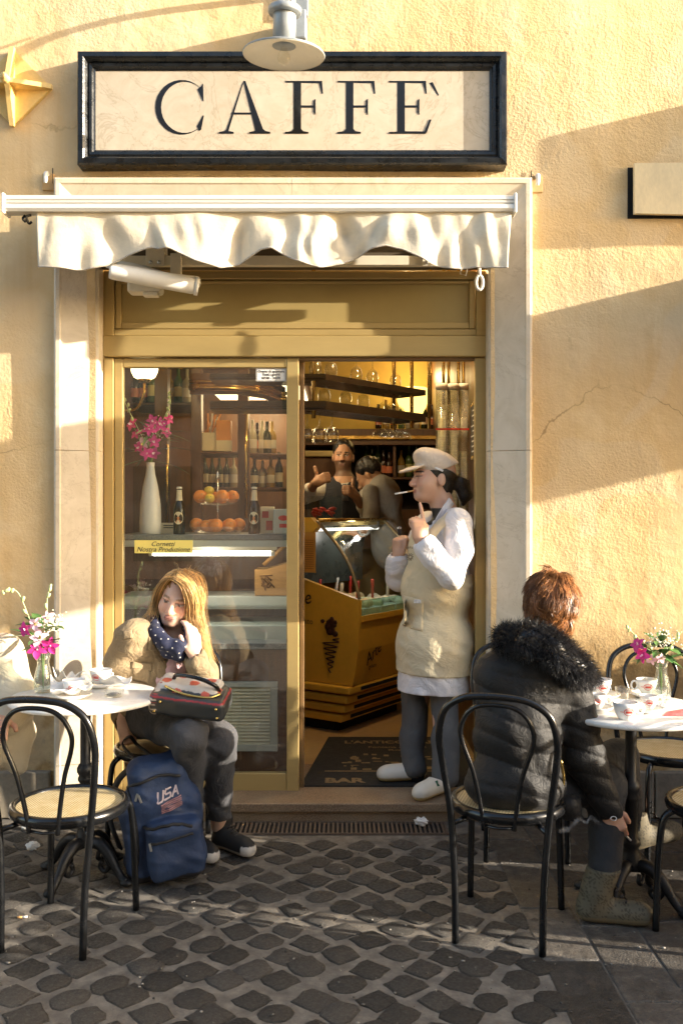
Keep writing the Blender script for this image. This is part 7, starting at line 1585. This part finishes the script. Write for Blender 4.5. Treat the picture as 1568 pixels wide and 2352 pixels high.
# ---------------- thin smoke curling from the cigarette
def smoke_mat():
    q = NT('smoke'); tr = q.n('ShaderNodeBsdfTransparent'); df = q.n('ShaderNodeBsdfDiffuse', {'Color': (.85, .88, .92)})
    a = q.n('ShaderNodeMapRange', {'Value': q.noise(40, 3).outputs[0], 'From Min': .35, 'From Max': .7, 'To Min': .0, 'To Max': .06}).outputs[0]
    mx_ = q.n('ShaderNodeMixShader', {0: a, 1: tr.outputs[0], 2: df.outputs[0]}); q.t.links.new(mx_.outputs[0], q.out.inputs[0]); return q.m
sm = thing('smoke_wisp', 'thin pale smoke curling away from the lit cigarette', 'smoke', W(1340, 1905, 1.14)); M_SMK = smoke_mat()
for dy in (0, 1, 2):
    P = catmull([W(1402, 1900, 1.10), W(1375, 1888 + dy * 3, 1.12), W(1357, 1872 + dy * 4, 1.13), W(1345, 1890, 1.14), W(1328, 1880 + dy * 2, 1.15), W(1308, 1900 + dy * 3, 1.16), W(1284, 1906 + dy * 2, 1.17)], 6); m = MB(); m.tube(P, [.0015, .003 + .001 * dy, .006, .008], 6, cap=False); m.build('wisp', M_SMK, sm)
# ------------------------------------------------------------------ unseen blockers, added right of the frame to cast the shade
nb_ = thing('shop_sign_box', 'deep boxed shop sign fixed to the wall of the next shop', 'sign', (3.3, -.16, 3.08))  # added box, shaped to cast the upper band of shade
m = MB(); m.b2((2.30, -.315, 3.10), (4.4, -.02, 3.63), .01); m.build('box', mat('dark_green_paint', (.05, .09, .06), .5), nb_)
m = MB(); m.b2((2.4, -.322, 3.16), (4.3, -.3155, 3.57)); m.build('face', M_CREAM, nb_)
cn = thing('shop_canopy', 'flat projecting shop canopy with a deep fascia next door', 'canopy', (3.4, -.8, 2.39))  # added slab, shaped to cast the lower band of shade
m = MB(); m.b2((2.32, -1.55, 2.395), (4.6, -.02, 2.70)); m.build('roof', M_CREAM, cn)
m = MB(); m.b2((2.30, -1.58, 2.39), (2.3195, -.02, 2.775)); m.b2((2.32, -1.58, 2.39), (4.6, -1.5505, 2.775)); m.build('fascia', mat('grey_fascia', (.3, .3, .3), .5), cn)
def sun_block_planter(x, n0, n1, h, lab):  # added to keep sun off the paving; gaps let streaks through
    t = thing('planter', lab, 'planter', (x + .2, -(n0 + n1) / 2, 0), group='planters along the neighbouring terrace')
    m = MB(); m.b2((x, -n1, .0), (x + .4, -n0, h), .01); m.build('box', mat('terracotta', (.38, .17, .09), .8, var=.2), t)
    m = MB(); r2 = random.Random(int(n0 * 100))
    for _ in range(260):
        c = Vector((x + .2 + r2.uniform(-.2, .2), -(n0 + (n1 - n0) * r2.uniform(.04, .96)), h + abs(r2.gauss(0, .025))))
        a = Vector((r2.uniform(-1, 1), r2.uniform(-1, 1), r2.uniform(-.3, 1))).normalized() * .04; b = a.orthogonal().normalized() * .018
        m.add([c, c + a * .5 + b, c + a, c + a * .5 - b], [(0, 1, 2, 3)])
    m.build('foliage', mat('box_leaf', (.05, .10, .03), .6), t)
SUN_BLOCKERS = [(.0, .50, 1.0), (.56, .95, .93), (1.14, 1.68, .95), (1.93, 2.7, .86), (2.72, 3.6, .95)]
for k, (a, b, h) in enumerate(SUN_BLOCKERS):
    sun_block_planter(2.6, a, b, h, ['tall terracotta planter of box leaves standing against the next shop wall', 'terracotta planter of box leaves, second out from the next shop wall',
        'terracotta planter of box leaves, third out from the next shop wall', 'terracotta planter of box leaves, fourth out from the next shop wall', 'low terracotta planter of box leaves at the outer end of the row'][k])
